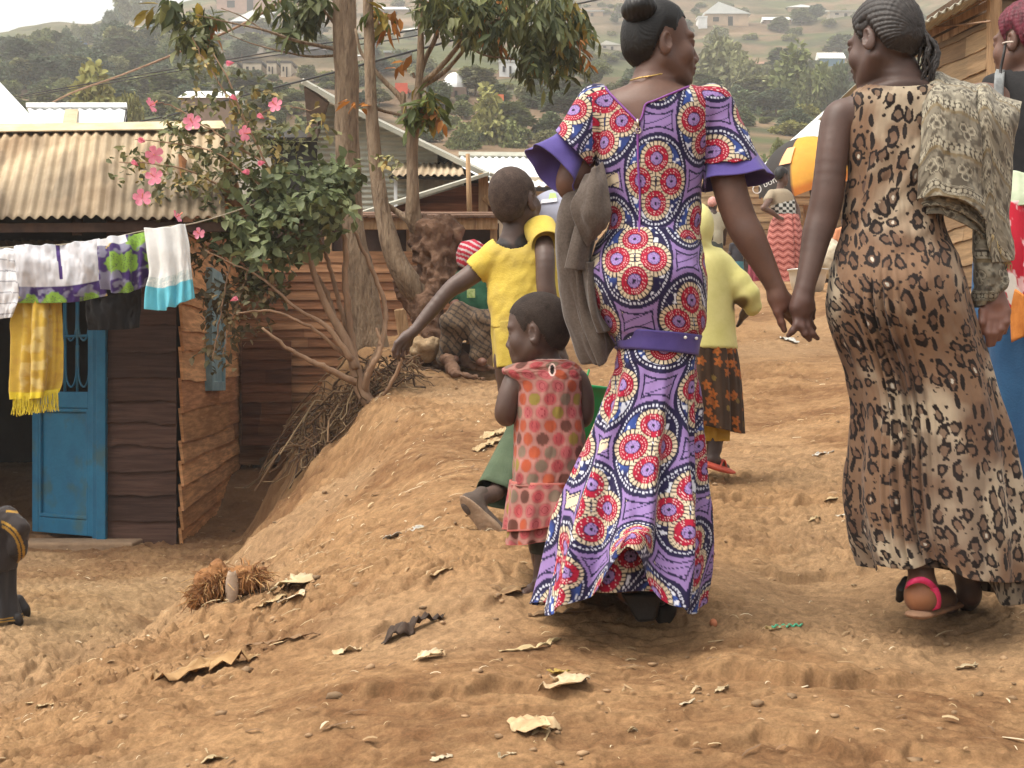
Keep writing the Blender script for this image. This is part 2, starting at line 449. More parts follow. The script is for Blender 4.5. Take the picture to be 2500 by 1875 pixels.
# ------------------------------------------------------------------ the land
def ridge(x): return 49 + 33 * sstep(-105, 10, x) - 26 * sstep(-110, -320, -np.abs(x) * np.sign(-x)) * 0
_hp = np.array(((-20, 0), (18.5, 0), (30, 2.55), (40, 4.6), (60, 9.6), (90, 16.8), (150, 34), (200, 53), (240, 70), (300, 92), (420, 120)), float)
def base_h(x, y):
    x = np.asarray(x, float); y = np.asarray(y, float)
    road = 0.133 * np.minimum(y, 18.5) + 0.02 * np.sin(x * 1.7 + y * .6) + 0.05 * np.clip(x - 1.5, 0, 3)
    left = 0.13 + 0.02 * sstep(5, 9, y) + 0.30 * sstep(10.5, 12.0, y) + 0.15 * sstep(12, 14, y) - 0.05 * sstep(-3, -6, x)
    toe = np.interp(y, (3.0, 4.0, 5.2, 6.3, 7.5, 8.75, 11.0, 13.0), (-1.75, -1.72, -1.60, -1.48, -1.56, -1.70, -1.93, -2.1)) + 0.05 * np.sin(y * 5.3)
    wd = np.interp(y, (3.0, 5.0, 7.0, 8.6, 11.0, 13.0), (1.7, 1.5, 1.10, .88, .80, .7))
    t = clamp01((x - toe) / wd); t = t * (1.22 - .22 * t) * sstep(-.12, .30, t); t = np.where(t > .8, .8 + .2 * (1 - np.exp(-(t - .8) / .2)) / (1 - math.exp(-1)), t)
    h = left * (1 - t) + road * t
    far = np.interp(y, _hp[:, 0], _hp[:, 1])
    rd = 43.5 + 40 * sstep(-105, 0, x) - 25 * sstep(-110, -300, x)
    k = 14.0; hh = np.clip(.5 + .5 * (rd - far) / k, 0, 1); far2 = rd * (1 - hh) + far * hh - k * hh * (1 - hh)
    far2 = np.where(y > 255, far2 - (y - 255) * .35, far2)
    return h * (1 - sstep(16, 26, y)) + (far2 + 2.35) * sstep(16, 26, y) - (0.2 * sstep(16, 26, y))
def hill_h(x, y):
    w = sstep(40, 80, y)
    return base_h(x, y) + w * (2.0 * fbm(x * .03, y * .03, 0, 4, 5) + 0.7 * np.tanh(6 * np.sin(base_h(x, y) * 1.1 + 2 * fbm(x * .02, y * .02, 1, 2, 9))) * .5)
def hit(u, v, y0=30.0, y1=330.0):
    y = np.linspace(y0, y1, 1400); x = (u - 1250) / F * y; z = CZ - (v - 937.5) / F * y
    b = np.argmax(hill_h(x, y) >= z)
    return float(y[b]) if b > 0 else 200.0
def gz(x, y): return float(ground_h(np.array([x]), np.array([y]))[0])

def ground_h(x, y):
    h = base_h(x, y)
    n = sstep(30, 14, y)
    bank = np.exp(-((x + 1.25) / .55) ** 2) * sstep(3, 5, y) * sstep(13, 10, y)
    # eroded flakes and ledges, stretched across the slope
    a_ = fbm(x * 1.1, y * 2.0, 0, 4, 21)
    led = np.abs(((a_ * 3.2 + 10 + .25 * fbm(x * 6, y * 9, 0, 2, 5)) % 1.0)); led = np.where(led < .86, led / .86, (1 - led) / .14)
    xr = x * .94 + y * .35; yr = y * .94 - x * .35
    f1 = 1 - np.abs(vnoise(xr * 4.2, yr * 8.0, 0, 31)); f2 = 1 - np.abs(vnoise(xr * 9.0, yr * 19.0, 0, 32)); f3 = vnoise(x * 30, y * 42, 0, 33); f4 = vnoise(x * 75, y * 85, 0, 34)
    near = sstep(11, 5, y)
    wx = x + .06 * vnoise(x * 5, y * 5, 0, 41); wy = y + .06 * vnoise(x * 5, y * 5, 3, 42)
    c1, c2, idd, _, _ = worley(wx * 7, wy * 12, 17); crack = sstep(.0, .10, c2 - c1)
    wx2 = x + .02 * vnoise(x * 16, y * 20, 0, 43); k1, k2, id2, _, _ = worley(wx2 * 13, y * 19 + .5 * vnoise(x * 9, y * 9, 1, 44), 18); crack2 = sstep(.0, .14, k2 - k1)
    mask = sstep(-.05, .5, fbm(x * .8, y * .9, 2, 3, 51))
    flat = sstep(-1.3, -1.9, x) * sstep(4.6, 6.0, y)
    msk = np.clip(mask * .75 + flat, 0, 1)
    t1 = fbm(x * 2.1 + .3 * a_, y * 3.0, 0, 4, 23) * 4.2 + 20; s1 = t1 % 1; s1 = np.where(s1 < .88, s1 / .88, (1 - s1) / .12); t2 = fbm(x * 5.5, y * 8.5, 2, 3, 24) * 3.0 + 20; s2 = t2 % 1; s2 = np.where(s2 < .84, s2 / .84, (1 - s2) / .16)
    h = h - .034 * n + n * (.050 * fbm(x * .9, y * .9, 0, 3, 3) + .022 * led * (.35 + .65 * mask) + .014 * s1 * (.30 + .70 * mask) + .006 * s2 * (.3 + .7 * mask) + .003 * f1 + .002 * f2 + .0018 * f3 + .0012 * f4 * near)
    h = h + n * msk * (crack * .010 + .006 * idd - .010) + n * sstep(7.5, 4, y) * (.15 + .85 * mask) * (.0045 * crack2 + .0025 * id2 - .005)
    h = h + bank * (.05 * vnoise(x * 3.1, y * 3.7, 0, 61) - .05 + .04 * vnoise(x * 7, y * 6, 0, 62) + .035 * (1 - np.abs(vnoise(x * 5 + y * 2, y * 2.6, 0, 63))) + .02 * s1)
    # crusty ledges on the right of the road
    for yl, x0, x1, a1, sd in ((3.44, .46, .98, .050, 71), (4.42, .72, 1.12, .040, 72), (2.98, .30, .95, .026, 73), (5.2, .55, 1.2, .035, 74), (3.9, -.55, .0, .028, 75), (3.3, -.45, .2, .028, 76)):
        e_ = y - yl - .06 * vnoise(x * 7, 0 * x, sd, sd) - .025 * vnoise(x * 26, 0 * x, sd, sd + 9); h = h - .35 * a1 * np.exp(-((e_ + .025) / .018) ** 2) * sstep(x0, x0 + .15, x) * sstep(x1, x1 - .15, x) + a1 * .75 * sstep(-.010, .006, e_) * np.exp(-np.clip(e_, 0, 9) / .30) * sstep(x0 - .1, x0 + .1, x) * sstep(x1 + .12, x1 - .1, x) * (.8 + .35 * vnoise(x * 18, y * 22, 3, sd))
    return h

def build_ground():
    ya = np.concatenate((np.linspace(-7, 1.8, 24), 1.8 * (46 / 1.8) ** np.linspace(0, 1, 1450)[1:]))
    xa = np.concatenate((-np.geomspace(.62, 6, 26)[::-1], np.linspace(-.58, .58, 720), np.geomspace(.62, 6, 26)))
    A, Y = np.meshgrid(xa, ya); Xs = A * np.maximum(Y, 1.8) ; Xs = np.clip(Xs, -60, 60)
    Z = ground_h(Xs, Y)
    V = np.stack((Xs, Y, Z), -1).reshape(-1, 3)
    m, nt, b = nodes('earth'); N = nt.nodes.new; L = nt.links.new
    x, y, z = V.T
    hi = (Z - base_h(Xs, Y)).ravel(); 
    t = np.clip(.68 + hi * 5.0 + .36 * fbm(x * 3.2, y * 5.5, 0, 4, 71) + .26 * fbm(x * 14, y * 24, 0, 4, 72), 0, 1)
    dry = np.array((.300, .180, .090)); soil_shade = np.array((.160, .084, .040)); C = mixv(np.broadcast_to(soil_shade, V.shape), dry, t)  # random soil tones; raised crust paler, hollows darkened like cavity shade
    red = sstep(-1.0, -2.1, x) * sstep(6.5, 9.0, y) * (1 - sstep(15, 20, y))
    C = mixv(C, np.array((.135, .066, .036)), red * .55)
    dust = sstep(.10, .6, fbm(x * .7, y * 1.0, 4, 3, 77)); C = mixv(C, np.array((.34, .228, .130)), dust * .42)
    g1 = fbm(x * 60, y * 75, 0, 3, 79) * sstep(14, 7, y); C = C * (1 + .22 * g1)[:, None]
    flat = sstep(-1.2, -1.9, x) * sstep(4.6, 6.0, y) * sstep(9.3, 8.6, y); C = mixv(C, C * np.array((.88, .92, .92)), flat)
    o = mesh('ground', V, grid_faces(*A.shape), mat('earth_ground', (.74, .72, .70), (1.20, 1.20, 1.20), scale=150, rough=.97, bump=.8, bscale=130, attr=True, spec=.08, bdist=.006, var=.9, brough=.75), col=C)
    tag(o, kind='structure')

def build_hill():
    ya = np.linspace(42, 420, 420); aa = np.linspace(-1.3, 1.3, 460)
    A, Y = np.meshgrid(aa, ya); X = A * (Y * .75 + 40)
    Z = hill_h(X, Y) - .05
    V = np.stack((X, Y, Z), -1).reshape(-1, 3); x, y, z = V.T
    g = fbm(x * .035, y * .05, 0, 5, 81) + .55 * fbm(x * .16, y * .4, 0, 4, 83) + .35 * fbm(x * .5, y * 1.2, 0, 2, 84)
    tan_ = np.array((.190, .130, .078)); olive = np.array((.088, .098, .040)); brn = np.array((.120, .080, .050))
    C = mixv(np.broadcast_to(tan_, V.shape), olive, sstep(-.6, .1, g)); C = mixv(C, brn, sstep(.15, .6, fbm(x * .06, y * .09, 5, 4, 86)) * .7)
    slope = np.gradient(Z, axis=0).ravel(); C = mixv(C, np.array((.27, .18, .115)), sstep(.45, 1.1, slope) * .35); C = mixv(C, np.array((.085, .105, .045)), sstep(-35, -75, x) * .8); C = mixv(C, np.array((.05, .055, .03)), sstep(.25, .7, fbm(x * .22, y * .5, 8, 4, 88)) * .65); tr = np.abs((Z.ravel() / 3.4 + .5 * fbm(x * .03, y * .03, 2, 2, 89)) % 1 - .5); C = mixv(C, np.array((.30, .215, .14)), sstep(.09, .03, tr) * sstep(-.2, .3, fbm(x * .05, y * .05, 5, 3, 90)) * .6)
    o = mesh('hillside', V, grid_faces(*A.shape), mat('hill_earth', (.75, .75, .75), (1, 1, 1), scale=.6, rough=.95, bump=.4, bscale=2.5, attr=True, spec=.1, bdist=.2), col=C)
    tag(o, kind='structure')

# ------------------------------------------------------------------ leaves and wood
_LT = np.array(((0, 6, 1), (1, 6, 7), (1, 7, 2), (2, 7, 3), (0, 5, 6), (5, 7, 6), (5, 4, 7), (4, 3, 7)))
def leaf_geo(pos, fwd, nrm, L, Wd, fold=.25, droop=.15):
    """many leaves at once: 8 verts, 8 triangles each"""
    pos, fwd, nrm = [np.asarray(q, float) for q in (pos, fwd, nrm)]; n = len(pos)
    L = np.broadcast_to(np.asarray(L, float), (n,))[:, None]; Wd = np.broadcast_to(np.asarray(Wd, float), (n,))[:, None]
    fwd = fwd / (np.linalg.norm(fwd, axis=1)[:, None] + 1e-9); side = np.cross(fwd, nrm); side /= np.linalg.norm(side, axis=1)[:, None] + 1e-9
    up = np.cross(side, fwd)
    def q(a_, b_, c_): return pos + fwd * L * a_ + side * Wd * b_ + up * (Wd * c_ - L * droop * a_ * a_)
    V = np.stack((q(0, 0, 0), q(.30, -.48, fold * .5), q(.68, -.38, fold * .45), q(1, 0, 0), q(.68, .38, fold * .45), q(.30, .48, fold * .5), q(.30, 0, -fold * .2), q(.68, 0, -fold * .2)), 1)
    T = (np.arange(n)[:, None, None] * 8 + _LT[None]).reshape(-1, 3)
    return V.reshape(-1, 3), T
def randdir(n, r, zs=1.0):
    d = r.normal(size=(n, 3)); d[:, 2] *= zs; return d / np.linalg.norm(d, axis=1)[:, None]

M_leaf = mat('leaf', (.8, .8, .8), (1, 1, 1), scale=9, rough=.55, bump=.1, attr=True, spec=.3, trans=.22)
M_far_leaf = mat('far_leaf', (.8, .8, .8), (1, 1, 1), scale=.8, rough=.8, bump=0, attr=True, spec=.1, trans=.15)
M_bark = mat('bark', (.20, .135, .085), (.32, .235, .155), scale=5, rough=.9, bump=1.0, bscale=26, stretch=(4, 4, .8), c3=(.13, .085, .055), c3scale=9, bdist=.02)
M_dark_bark = mat('gnarled_bark', (.105, .055, .034), (.20, .115, .072), scale=7, rough=.95, bump=1.0, bscale=18, bdist=.03)
M_twig = mat('twig', (.21, .125, .075), (.33, .21, .13), scale=8, rough=.85, bump=.5, bscale=60, stretch=(1, 1, .3))
M_straw = mat('straw', (.75, .75, .75), (1, 1, 1), scale=14, rough=.85, bump=.3, bscale=50, attr=True)

def trunk(rows, D, name, m, parent, n=18, samples=60, rough=.05):
    """rows: (u, v, dd, r_px)"""
    q = spline(np.array(rows, float), samples)
    pts = np.array([P(a_, b_, D + c_) for a_, b_, c_, _ in q]); r = q[:, 3] * D / F
    V, Fc = tube_geo(pts, r, n)
    k = np.repeat(np.arange(samples), n); c = pts[k]
    dv = V - c; V = c + dv * (1 + rough * 2 * fbm(V[:, 0] * 14, V[:, 1] * 14, V[:, 2] * 3.5, 3, 5) + rough * vnoise(V[:, 0] * 5, V[:, 1] * 5, V[:, 2] * 3, 6))[:, None]
    return mesh(name, V, Fc, m, parent)

# ------------------------------------------------------------------ trees by the bank
def foliage(n, blobs, D, seed, L, Wd, cols, droopy=.6, spread=.55, autumn=None):
    """leaves gathered in sprigs inside ellipses (u, v, ru, rv, depth_m)"""
    r = np.random.RandomState(seed); P_, Fw, Nr, C = [], [], [], []
    wts = np.array([b[2] * b[3] for b in blobs], float); wts /= wts.sum()
    nspr = n // 7; twigs = []
    for bi in r.choice(len(blobs), nspr, p=wts):
        u, v, ru, rv, dm = blobs[bi][:5]
        while True:
            q = r.uniform(-1, 1, 3)
            if q.dot(q) < 1: break
        c = P(u + q[0] * ru, v + q[1] * rv, D + q[2] * dm)
        ax = randdir(1, r)[0]; ax[2] -= droopy; ax /= np.linalg.norm(ax); ln = r.uniform(.10, .26)
        twigs.append((c - ax * ln * .4, c + ax * ln * .7))
        hue = cols[r.randint(len(cols))] if autumn is None or r.rand() > autumn(u + q[0] * ru, v + q[1] * rv) else (np.array((.42, .17, .035)) if r.rand() < .6 else np.array((.36, .27, .05)))
        for j in range(7):
            t = j / 6 - .4; p = c + ax * ln * t
            d = ax * .5 + randdir(1, r)[0] * .75; d[2] -= droopy * .55
            P_.append(p); Fw.append(d); Nr.append(randdir(1, r)[0] * .6 + np.array((0, -.4, .8)))
            C.append(np.asarray(hue) * r.uniform(.6, 1.35))
    k = len(P_); s = r.uniform(.7, 1.25, k)
    V, T = leaf_geo(P_, Fw, Nr, L * s, Wd * s)
    return V, T, np.repeat(np.array(C), 8, 0), twigs

def build_trees():
    G = [np.array(c) * 1.6 for c in ((.060, .072, .026), (.085, .095, .030), (.045, .060, .024), (.11, .115, .04), (.075, .085, .035))]
    # straight trunk
    t = empty('tree', P(905, 850, 10.7), 'tall straight tree with a pale grey-brown trunk beside the flowering bush', 'tree')
    trunk([(900, 905, 0, 56), (901, 852, 0, 47), (898, 800, 0, 41), (889, 720, 0, 35), (876, 640, 0, 31), (862, 560, 0, 29), (852, 440, 0, 29.5), (847, 320, 0, 29), (845, 180, 0, 29), (841, 60, 0, 28), (838, -60, 0, 27), (834, -260, 0, 25), (838, -500, 0, 20)], 10.7, 'trunk', M_bark, t, samples=110, n=26)
    mb = MB()
    for rows in ([(832, 122, 0, 5), (780, 112, -.1, 4.5), (715, 97, -.2, 4), (640, 72, -.3, 3), (560, 55, -.3, 2), (480, 36, -.4, 1.2)], [(828, 135, 0, 4), (760, 138, .1, 3), (700, 128, .1, 2.5), (620, 108, .2, 2), (560, 85, .2, 1)], [(640, 72, -.3, 2), (590, 40, -.3, 1.5), (540, 20, -.3, 1)],
                 [(820, 60, 0, 4), (795, 30, -.1, 3), (770, -10, -.2, 2)], [(838, -160, 0, 9), (760, -260, 0, 7), (640, -330, 0, 4)], [(838, -200, 0, 9), (930, -300, 0, 7), (1040, -380, 0, 4)]):
        q = spline(np.array(rows, float), 24); mb = MB(); mb.tube([P(a_, b_, 10.7 + c_) for a_, b_, c_, _ in q], q[:, 3] * 10.7 / F, 6); mb.build('limb', M_bark, t, smooth=True)
    V, T, C, tw = foliage(420, [(690, 8, 55, 26, .3), (760, 10, 45, 30, .3), (700, 85, 40, 26, .3), (430, 25, 60, 26, .3), (500, 40, 50, 22, .3), (610, 115, 16, 14, .2), (730, 45, 40, 30, .3), (470, 80, 40, 40, .2), (500, 110, 20, 26, .2)], 10.7, 5, .15, .055, G, .7, autumn=lambda u, v: .22 if u < 620 else .06)
    mesh('crown', V, T, M_leaf, t, col=C)
    V, T, C, tw = foliage(350, [(640, -330, 200, 110, 1.0), (1000, -370, 220, 110, 1.2), (820, -480, 260, 110, 1.3)], 10.7, 6, .15, .055, G, .7)
    mesh('crown', V, T, M_leaf, t, col=C)

    # leaning trunk growing out of a gnarled root mass, with its second stem
    D = 9.7
    t = empty('tree', P(1075, 860, D), 'leaning tree rising from a dark gnarled root mass behind the boy', 'tree')
    trunk([(1050, 745, .1, 34), (1018, 715, .05, 33), (985, 668, 0, 29), (955, 600, 0, 24), (935, 520, 0, 20.5), (922, 430, 0, 18.5), (912, 330, 0, 15.5), (905, 200, 0, 14), (901, 90, 0, 13), (899, -30, 0, 12), (905, -200, 0, 10), (890, -380, .2, 6)], D, 'trunk', M_bark, t, samples=90)
    trunk([(1060, 600, .1, 36), (1035, 570, .1, 28), (1012, 540, .05, 21), (1008, 480, 0, 17), (1006, 400, 0, 14.5), (1008, 345, 0, 14), (1016, 270, 0, 12), (1023, 205, 0, 10), (1027, 120, 0, 8), (1028, 20, 0, 6.5), (1040, -120, .1, 5)], D, 'trunk', M_bark, t, samples=80)
    mb = MB()
    for rows in ([(1006, 350, 0, 9), (996, 310, 0, 8), (986, 262, 0, 7.5), (975, 235, 0, 7), (930, 190, 0, 6), (900, 150, 0, 5), (880, 125, 0, 4), (868, 70, 0, 3)], [(985, 255, 0, 6), (984, 232, 0, 7), (979, 226, 0, 5)],
                 [(1025, 205, 0, 7), (1060, 178, 0, 7), (1092, 145, 0, 6.5), (1115, 117, 0, 6), (1150, 80, -.1, 5), (1230, 40, -.2, 4), (1300, 10, -.2, 3)], [(1030, 212, 0, 6), (1080, 180, .1, 6), (1118, 140, .1, 5), (1146, 102, .1, 5), (1165, 75, .1, 4), (1220, 60, .2, 3)],
                 [(1026, 180, 0, 7), (1040, 140, .05, 6.5), (1062, 95, .05, 6), (1071, 50, .1, 5), (1082, -20, .1, 4)], [(1150, 118, 0, 3), (1185, 135, 0, 2.5), (1235, 142, 0, 2), (1290, 150, 0, 1.5)],
                 [(915, 262, 0, 5), (940, 272, .1, 4), (985, 282, .1, 4)], [(1110, 82, .1, 4), (1300, 95, .2, 3), (1400, 120, .2, 2)],
                 [(945, 500, .2, 6), (965, 515, .3, 8), (1000, 540, .2, 11), (1014, 565, .15, 14)], [(1012, 190, 0, 3), (1008, 178, 0, 3.5)]):
        q = spline(np.array(rows, float), 24); mb = MB(); mb.tube([P(a_, b_, D + c_) for a_, b_, c_, _ in q], q[:, 3] * D / F, 7); mb.build('limb', M_bark, t, smooth=True)
    b = Body(D)
    b.chain([(1012, 700, .1, 40), (1040, 760, .05, 42), (1072, 830, 0, 38), (1085, 880, 0, 44)], .04)
    b.chain([(1030, 735, .1, 40), (1075, 690, .1, 52), (1085, 640, .12, 52), (1062, 590, .1, 48), (1045, 565, .1, 34)], .04)
    b.chain([(1080, 650, .1, 40), (1115, 640, .1, 30), (1130, 600, .1, 14)], .03).chain([(1060, 580, .1, 30), (1095, 565, .1, 18), (1120, 590, .05, 14)], .03)
    b.chain([(1060, 850, 0, 30), (1010, 880, -.1, 18), (960, 900, -.2, 10)], .04).chain([(1100, 850, 0, 26), (1150, 893, -.2, 11), (1220, 903, -.4, 5)], .04).chain([(1090, 860, 0, 25), (1110, 912, -.5, 8), (1180, 925, -.8, 5)], .03)
    def disp(V, Nn):
        x, y, z = V.T
        w = fbm(x * 9, y * 9, z * 9, 3, 8) * .030 + (1 - np.abs(vnoise(x * 16 + 2 * vnoise(x * 5, y * 5, z * 5, 2), y * 16, z * 11, 9))) * .045 - .03
        top = sstep(1.55, 2.0, z); return Nn * (w * (.6 + .9 * top))[:, None]
    b.build('root', .014, M_dark_bark, (1, 1, 1), t, disp=disp)
    aut = lambda u, v: .04 + .5 * sstep(1350, 1430, u)
    blobs = [(1190, 40, 150, 60, .6), (1290, 30, 130, 60, .6), (1120, 18, 110, 40, .5), (1370, 60, 70, 60, .4), (1330, 120, 70, 50, .3), (1230, 80, 90, 40, .5), (1400, 70, 45, 50, .3), (1070, 20, 60, 30, .4), (1345, 165, 34, 28, .2), (1200, -40, 220, 60, .7), (1290, 130, 40, 36, .2), (1415, 150, 25, 30, .15)]
    V, T, C, tw = foliage(2600, blobs, D, 15, .108, .030, G, 1.0, autumn=aut)
    mesh('crown', V, T, M_leaf, t, col=C)
    V, T, C, tw = foliage(200, [(1035, 255, 45, 36, .2), (1070, 270, 35, 20, .2), (990, 142, 20, 14, .1), (1005, 280, 30, 20, .2), (930, 30, 40, 26, .2), (960, 55, 40, 26, .2), (880, 240, 20, 20, .1)], D, 16, .13, .05, [np.array((.17, .20, .04)), np.array((.10, .13, .035))], .8, autumn=lambda u, v: .45)
    mesh('crown', V, T, M_leaf, t, col=C)
    V, T, C, tw = foliage(350, [(1130, -330, 220, 110, .9), (890, -450, 200, 100, .9)], D, 17, .13, .04, G, .9)
    mesh('crown', V, T, M_leaf, t, col=C)

PINK = [(366, 258, 40, 80), (470, 300, 46, 0), (674, 257, 38, 20), (378, 378, 46, -10), (378, 432, 46, 10), (347, 484, 46, -20), (595, 325, 40, 60), (355, 346, 26, 30), (590, 420, 26, 70), (648, 396, 24, 50), (487, 570, 30, 10), (430, 530, 34, 85), (338, 405, 22, 40), (572, 153, 24, 60), (580, 245, 22, 50), (645, 290, 24, 40), (562, 735, 22, 80)]
def build_bush():
    D = 8.55
    t = empty('hibiscus_bush', P(885, 960, D), 'sprawling hibiscus bush with pink flowers growing on the edge of the bank', 'bush')
    stems = [[(925, 1020, .05, 16), (900, 985, 0, 17), (878, 945, 0, 17), (868, 900, 0, 15), (845, 835, 0, 12), (805, 760, 0, 10), (770, 680, 0, 8), (748, 600, 0, 6), (720, 520, 0, 4), (650, 400, -.1, 3), (600, 300, -.1, 2.5), (560, 200, -.1, 2), (520, 130, -.1, 1.2)],
             [(875, 935, .05, 14), (862, 860, .08, 11), (850, 760, .1, 9), (843, 680, .1, 8), (840, 580, .1, 6), (800, 470, .1, 4)],
             [(880, 950, .1, 12), (935, 820, .15, 7), (938, 740, .2, 6), (900, 640, .2, 5.5), (860, 555, .2, 4)],
             [(868, 900, -.05, 10), (840, 780, .15, 7), (812, 680, .2, 5.5), (795, 620, .2, 5), (760, 540, .2, 3)],
             [(835, 830, .1, 7), (800, 720, .2, 6), (765, 660, .2, 5), (740, 580, .2, 4)],
             [(860, 880, -.1, 8), (800, 800, -.15, 6), (720, 750, -.2, 4), (640, 680, -.2, 3), (560, 640, -.2, 2), (500, 610, -.2, 1.5)],
             [(870, 935, -.1, 9), (790, 895, -.2, 7), (720, 862, -.25, 5), (640, 800, -.3, 3)], [(845, 870, -.05, 6), (760, 800, -.2, 4), (660, 760, -.25, 3), (580, 765, -.3, 2)],
             [(740, 590, .05, 4), (640, 520, 0, 3.5), (560, 470, -.05, 3), (470, 420, -.1, 2.4), (380, 400, -.1, 2), (290, 395, -.1, 1.2)], [(720, 520, 0, 3.5), (620, 440, -.1, 3), (520, 370, -.15, 2), (420, 350, -.15, 1.6), (330, 340, -.15, 1)],
             [(650, 400, -.1, 3), (520, 320, -.1, 2), (420, 260, -.1, 1.5), (380, 250, -.1, 1)], [(600, 300, -.1, 2), (680, 260, 0, 1.6), (760, 270, 0, 1.2)],
             [(640, 520, 0, 3), (540, 540, -.1, 2.4), (450, 560, -.1, 1.8), (400, 590, -.15, 1.2)], [(600, 560, 0, 3), (560, 660, -.1, 2), (540, 760, -.15, 2), (520, 880, -.15, 1.4)], [(620, 560, 0, 3), (600, 680, -.1, 2), (560, 800, -.12, 1.6), (545, 870, -.15, 1)],
             [(600, 300, -.1, 2), (560, 240, -.1, 2), (500, 150, -.1, 1.5), (470, 90, -.1, 1)], [(900, 985, 0, 8), (940, 960, -.1, 5), (985, 870, -.2, 4), (1005, 800, -.2, 2)], [(890, 960, 0, 10), (905, 900, -.1, 8), (930, 850, -.1, 6), (920, 800, -.1, 3)], [(900, 985, 0, 9), (960, 1010, -.1, 8), (985, 1020, -.2, 7)]]
    mb = MB()
    for rows in stems:
        q = spline(np.array(rows, float), 30); j = 1 + .0 * q[:, 3]
        pts = np.array([P(a_, b_, D + c_) for a_, b_, c_, _ in q]); pts[1:-1] += .006 * np.stack([vnoise(np.arange(28) * .9, i * 7.7, len(rows), 4) for i in range(3)], 1)
        mb.tube(pts, q[:, 3] * D / F, 8)
    mb.build('stem', M_twig, t, smooth=True)
    r = np.random.RandomState(21)
    dense = [(740, 480, 120, 75, .40), (690, 560, 130, 80, .4), (800, 470, 65, 85, .35), (640, 470, 100, 60, .35), (620, 620, 90, 60, .35), (560, 540, 70, 60, .3), (840, 430, 40, 50, .2)]
    sparse = [(560, 330, 160, 70, .3), (430, 420, 130, 60, .25), (330, 390, 70, 40, .2), (520, 430, 120, 50, .3), (650, 330, 130, 60, .3), (560, 230, 120, 60, .25), (490, 150, 40, 70, .2), (400, 300, 60, 40, .2), (600, 390, 140, 50, .3), (760, 320, 60, 60, .25), (480, 560, 60, 40, .2), (430, 470, 60, 40, .2), (950, 400, 40, 40, .1)]
    hang = [(545, 760, 50, 70, .2), (580, 680, 60, 60, .2), (640, 700, 80, 60, .25), (530, 850, 30, 50, .15), (600, 800, 40, 40, .2), (500, 640, 40, 50, .15)]
    G1 = [np.array(c) * 2.5 for c in ((.060, .074, .030), (.085, .100, .045), (.045, .056, .026), (.120, .135, .065), (.070, .085, .040))]
    G2 = [np.array(c) * 2.2 for c in ((.070, .075, .030), (.105, .100, .040), (.050, .055, .024), (.085, .080, .034), (.16, .12, .04))]
    G3 = [np.array(c) * 1.2 for c in ((.14, .105, .05), (.20, .15, .075), (.085, .08, .035), (.11, .085, .045))]
    V, T, C = [], [], []; n0 = 0
    for n, bl, L_, W_, G_, sd in ((1950, dense, .070, .048, G1, 31), (1250, sparse, .053, .032, G2, 32), (620, hang, .052, .034, G3, 33)):
        v, f, c, tw = foliage(n, bl, D, sd, L_, W_, G_, .25)
        V.append(v); T.append(f + n0); C.append(c); n0 += len(v)
    mesh('foliage', np.vstack(V), np.vstack(T), M_leaf, t, col=np.vstack(C))
    # flowers: five petals round a stamen column
    Mp = mat('petal', (.80, .22, .33), (.90, .36, .46), scale=30, rough=.6, bump=.2, bscale=80, trans=.3)
    Ms = mat('stamen', (.75, .12, .14), (.85, .35, .2), scale=40, rough=.6)
    for u, v, s, tilt in PINK:
        c = P(u, v, D - .42); R_ = s * D / F * .5 * .92
        ax = np.array((math.sin(math.radians(tilt)) * rnd.choice((-1, 1)), -math.cos(math.radians(tilt)) - .15, rnd.uniform(-.3, .5))); ax /= np.linalg.norm(ax)
        fr = frame(ax); mb = MB(); op = .35 if s < 28 else 1.0
        for k in range(5):
            th = 2 * math.pi * k / 5 + rnd.random() * .3; dr = fr[:, 0] * math.cos(th) + fr[:, 2] * math.sin(th); tg = np.cross(ax, dr)
            rows = [[c + ax * (.02 * (1 - op) * 3 * a_ + .25 * R_ * a_ * (1 - .3 * a_)) + dr * R_ * a_ * (.25 + .75 * op) + tg * R_ * w * b_ * .5 + ax * R_ * .12 * abs(b_) * a_ for b_ in (-1, -.5, 0, .5, 1)] for a_, w in ((.05, .12), (.35, .5), (.65, .78), (.88, .72), (1.02, .35))]
            mb.add(np.array(rows), grid_faces(5, 5))
        f_ = mb.build('flower', Mp, t, smooth=True)
        mb = MB(); mb.tube([c, c + ax * R_ * .6, c + ax * R_ * 1.15 + np.array((0, 0, .006))], (.0022, .003, .004), 6); mb.build('stamen', Ms, f_, smooth=True)

def build_undergrowth():
    """dry roots, vines and straw spilling over the bank below the bush"""
    r = np.random.RandomState(5); mb = MB()
    for i in range(420):
        u = r.uniform(730, 1010); v0 = 880 + r.uniform(-20, 50) + max(0, 850 - u) * .75
        d = 8.9 + r.uniform(-.4, .6); p = P(u, v0, d); p[2] = min(p[2], float(base_h(p[0], p[1])) + r.uniform(.0, .22)); L_ = r.uniform(.12, .5) * (1.1 if u < 850 else .7)
        dirn = np.array((r.uniform(-.6, .6), r.uniform(-.8, .3), r.uniform(-1, .25))); dirn /= np.linalg.norm(dirn)
        pts = [p]
        for k in range(5):
            dirn = dirn + r.normal(size=3) * .35 + np.array((0, 0, -.12)); dirn /= np.linalg.norm(dirn); q = pts[-1] + dirn * L_ / 5
            q[2] = max(q[2], float(base_h(q[0], q[1])) + .01); q[2] = min(q[2], float(base_h(q[0], q[1])) + .30); pts.append(q)
        c = [np.array((.22, .135, .070)), np.array((.16, .088, .045)), np.array((.32, .22, .12)), np.array((.10, .058, .035))][r.randint(4)] * r.uniform(.7, 1.2)
        mb.tube(pts, r.uniform(.002, .007), 4, c, cap=False)
    o = mb.build('dry_undergrowth', M_straw, smooth=True, col=True)
    tag(o, 'dry tangled roots and vines spilling over the earth bank', 'undergrowth', kind='stuff')

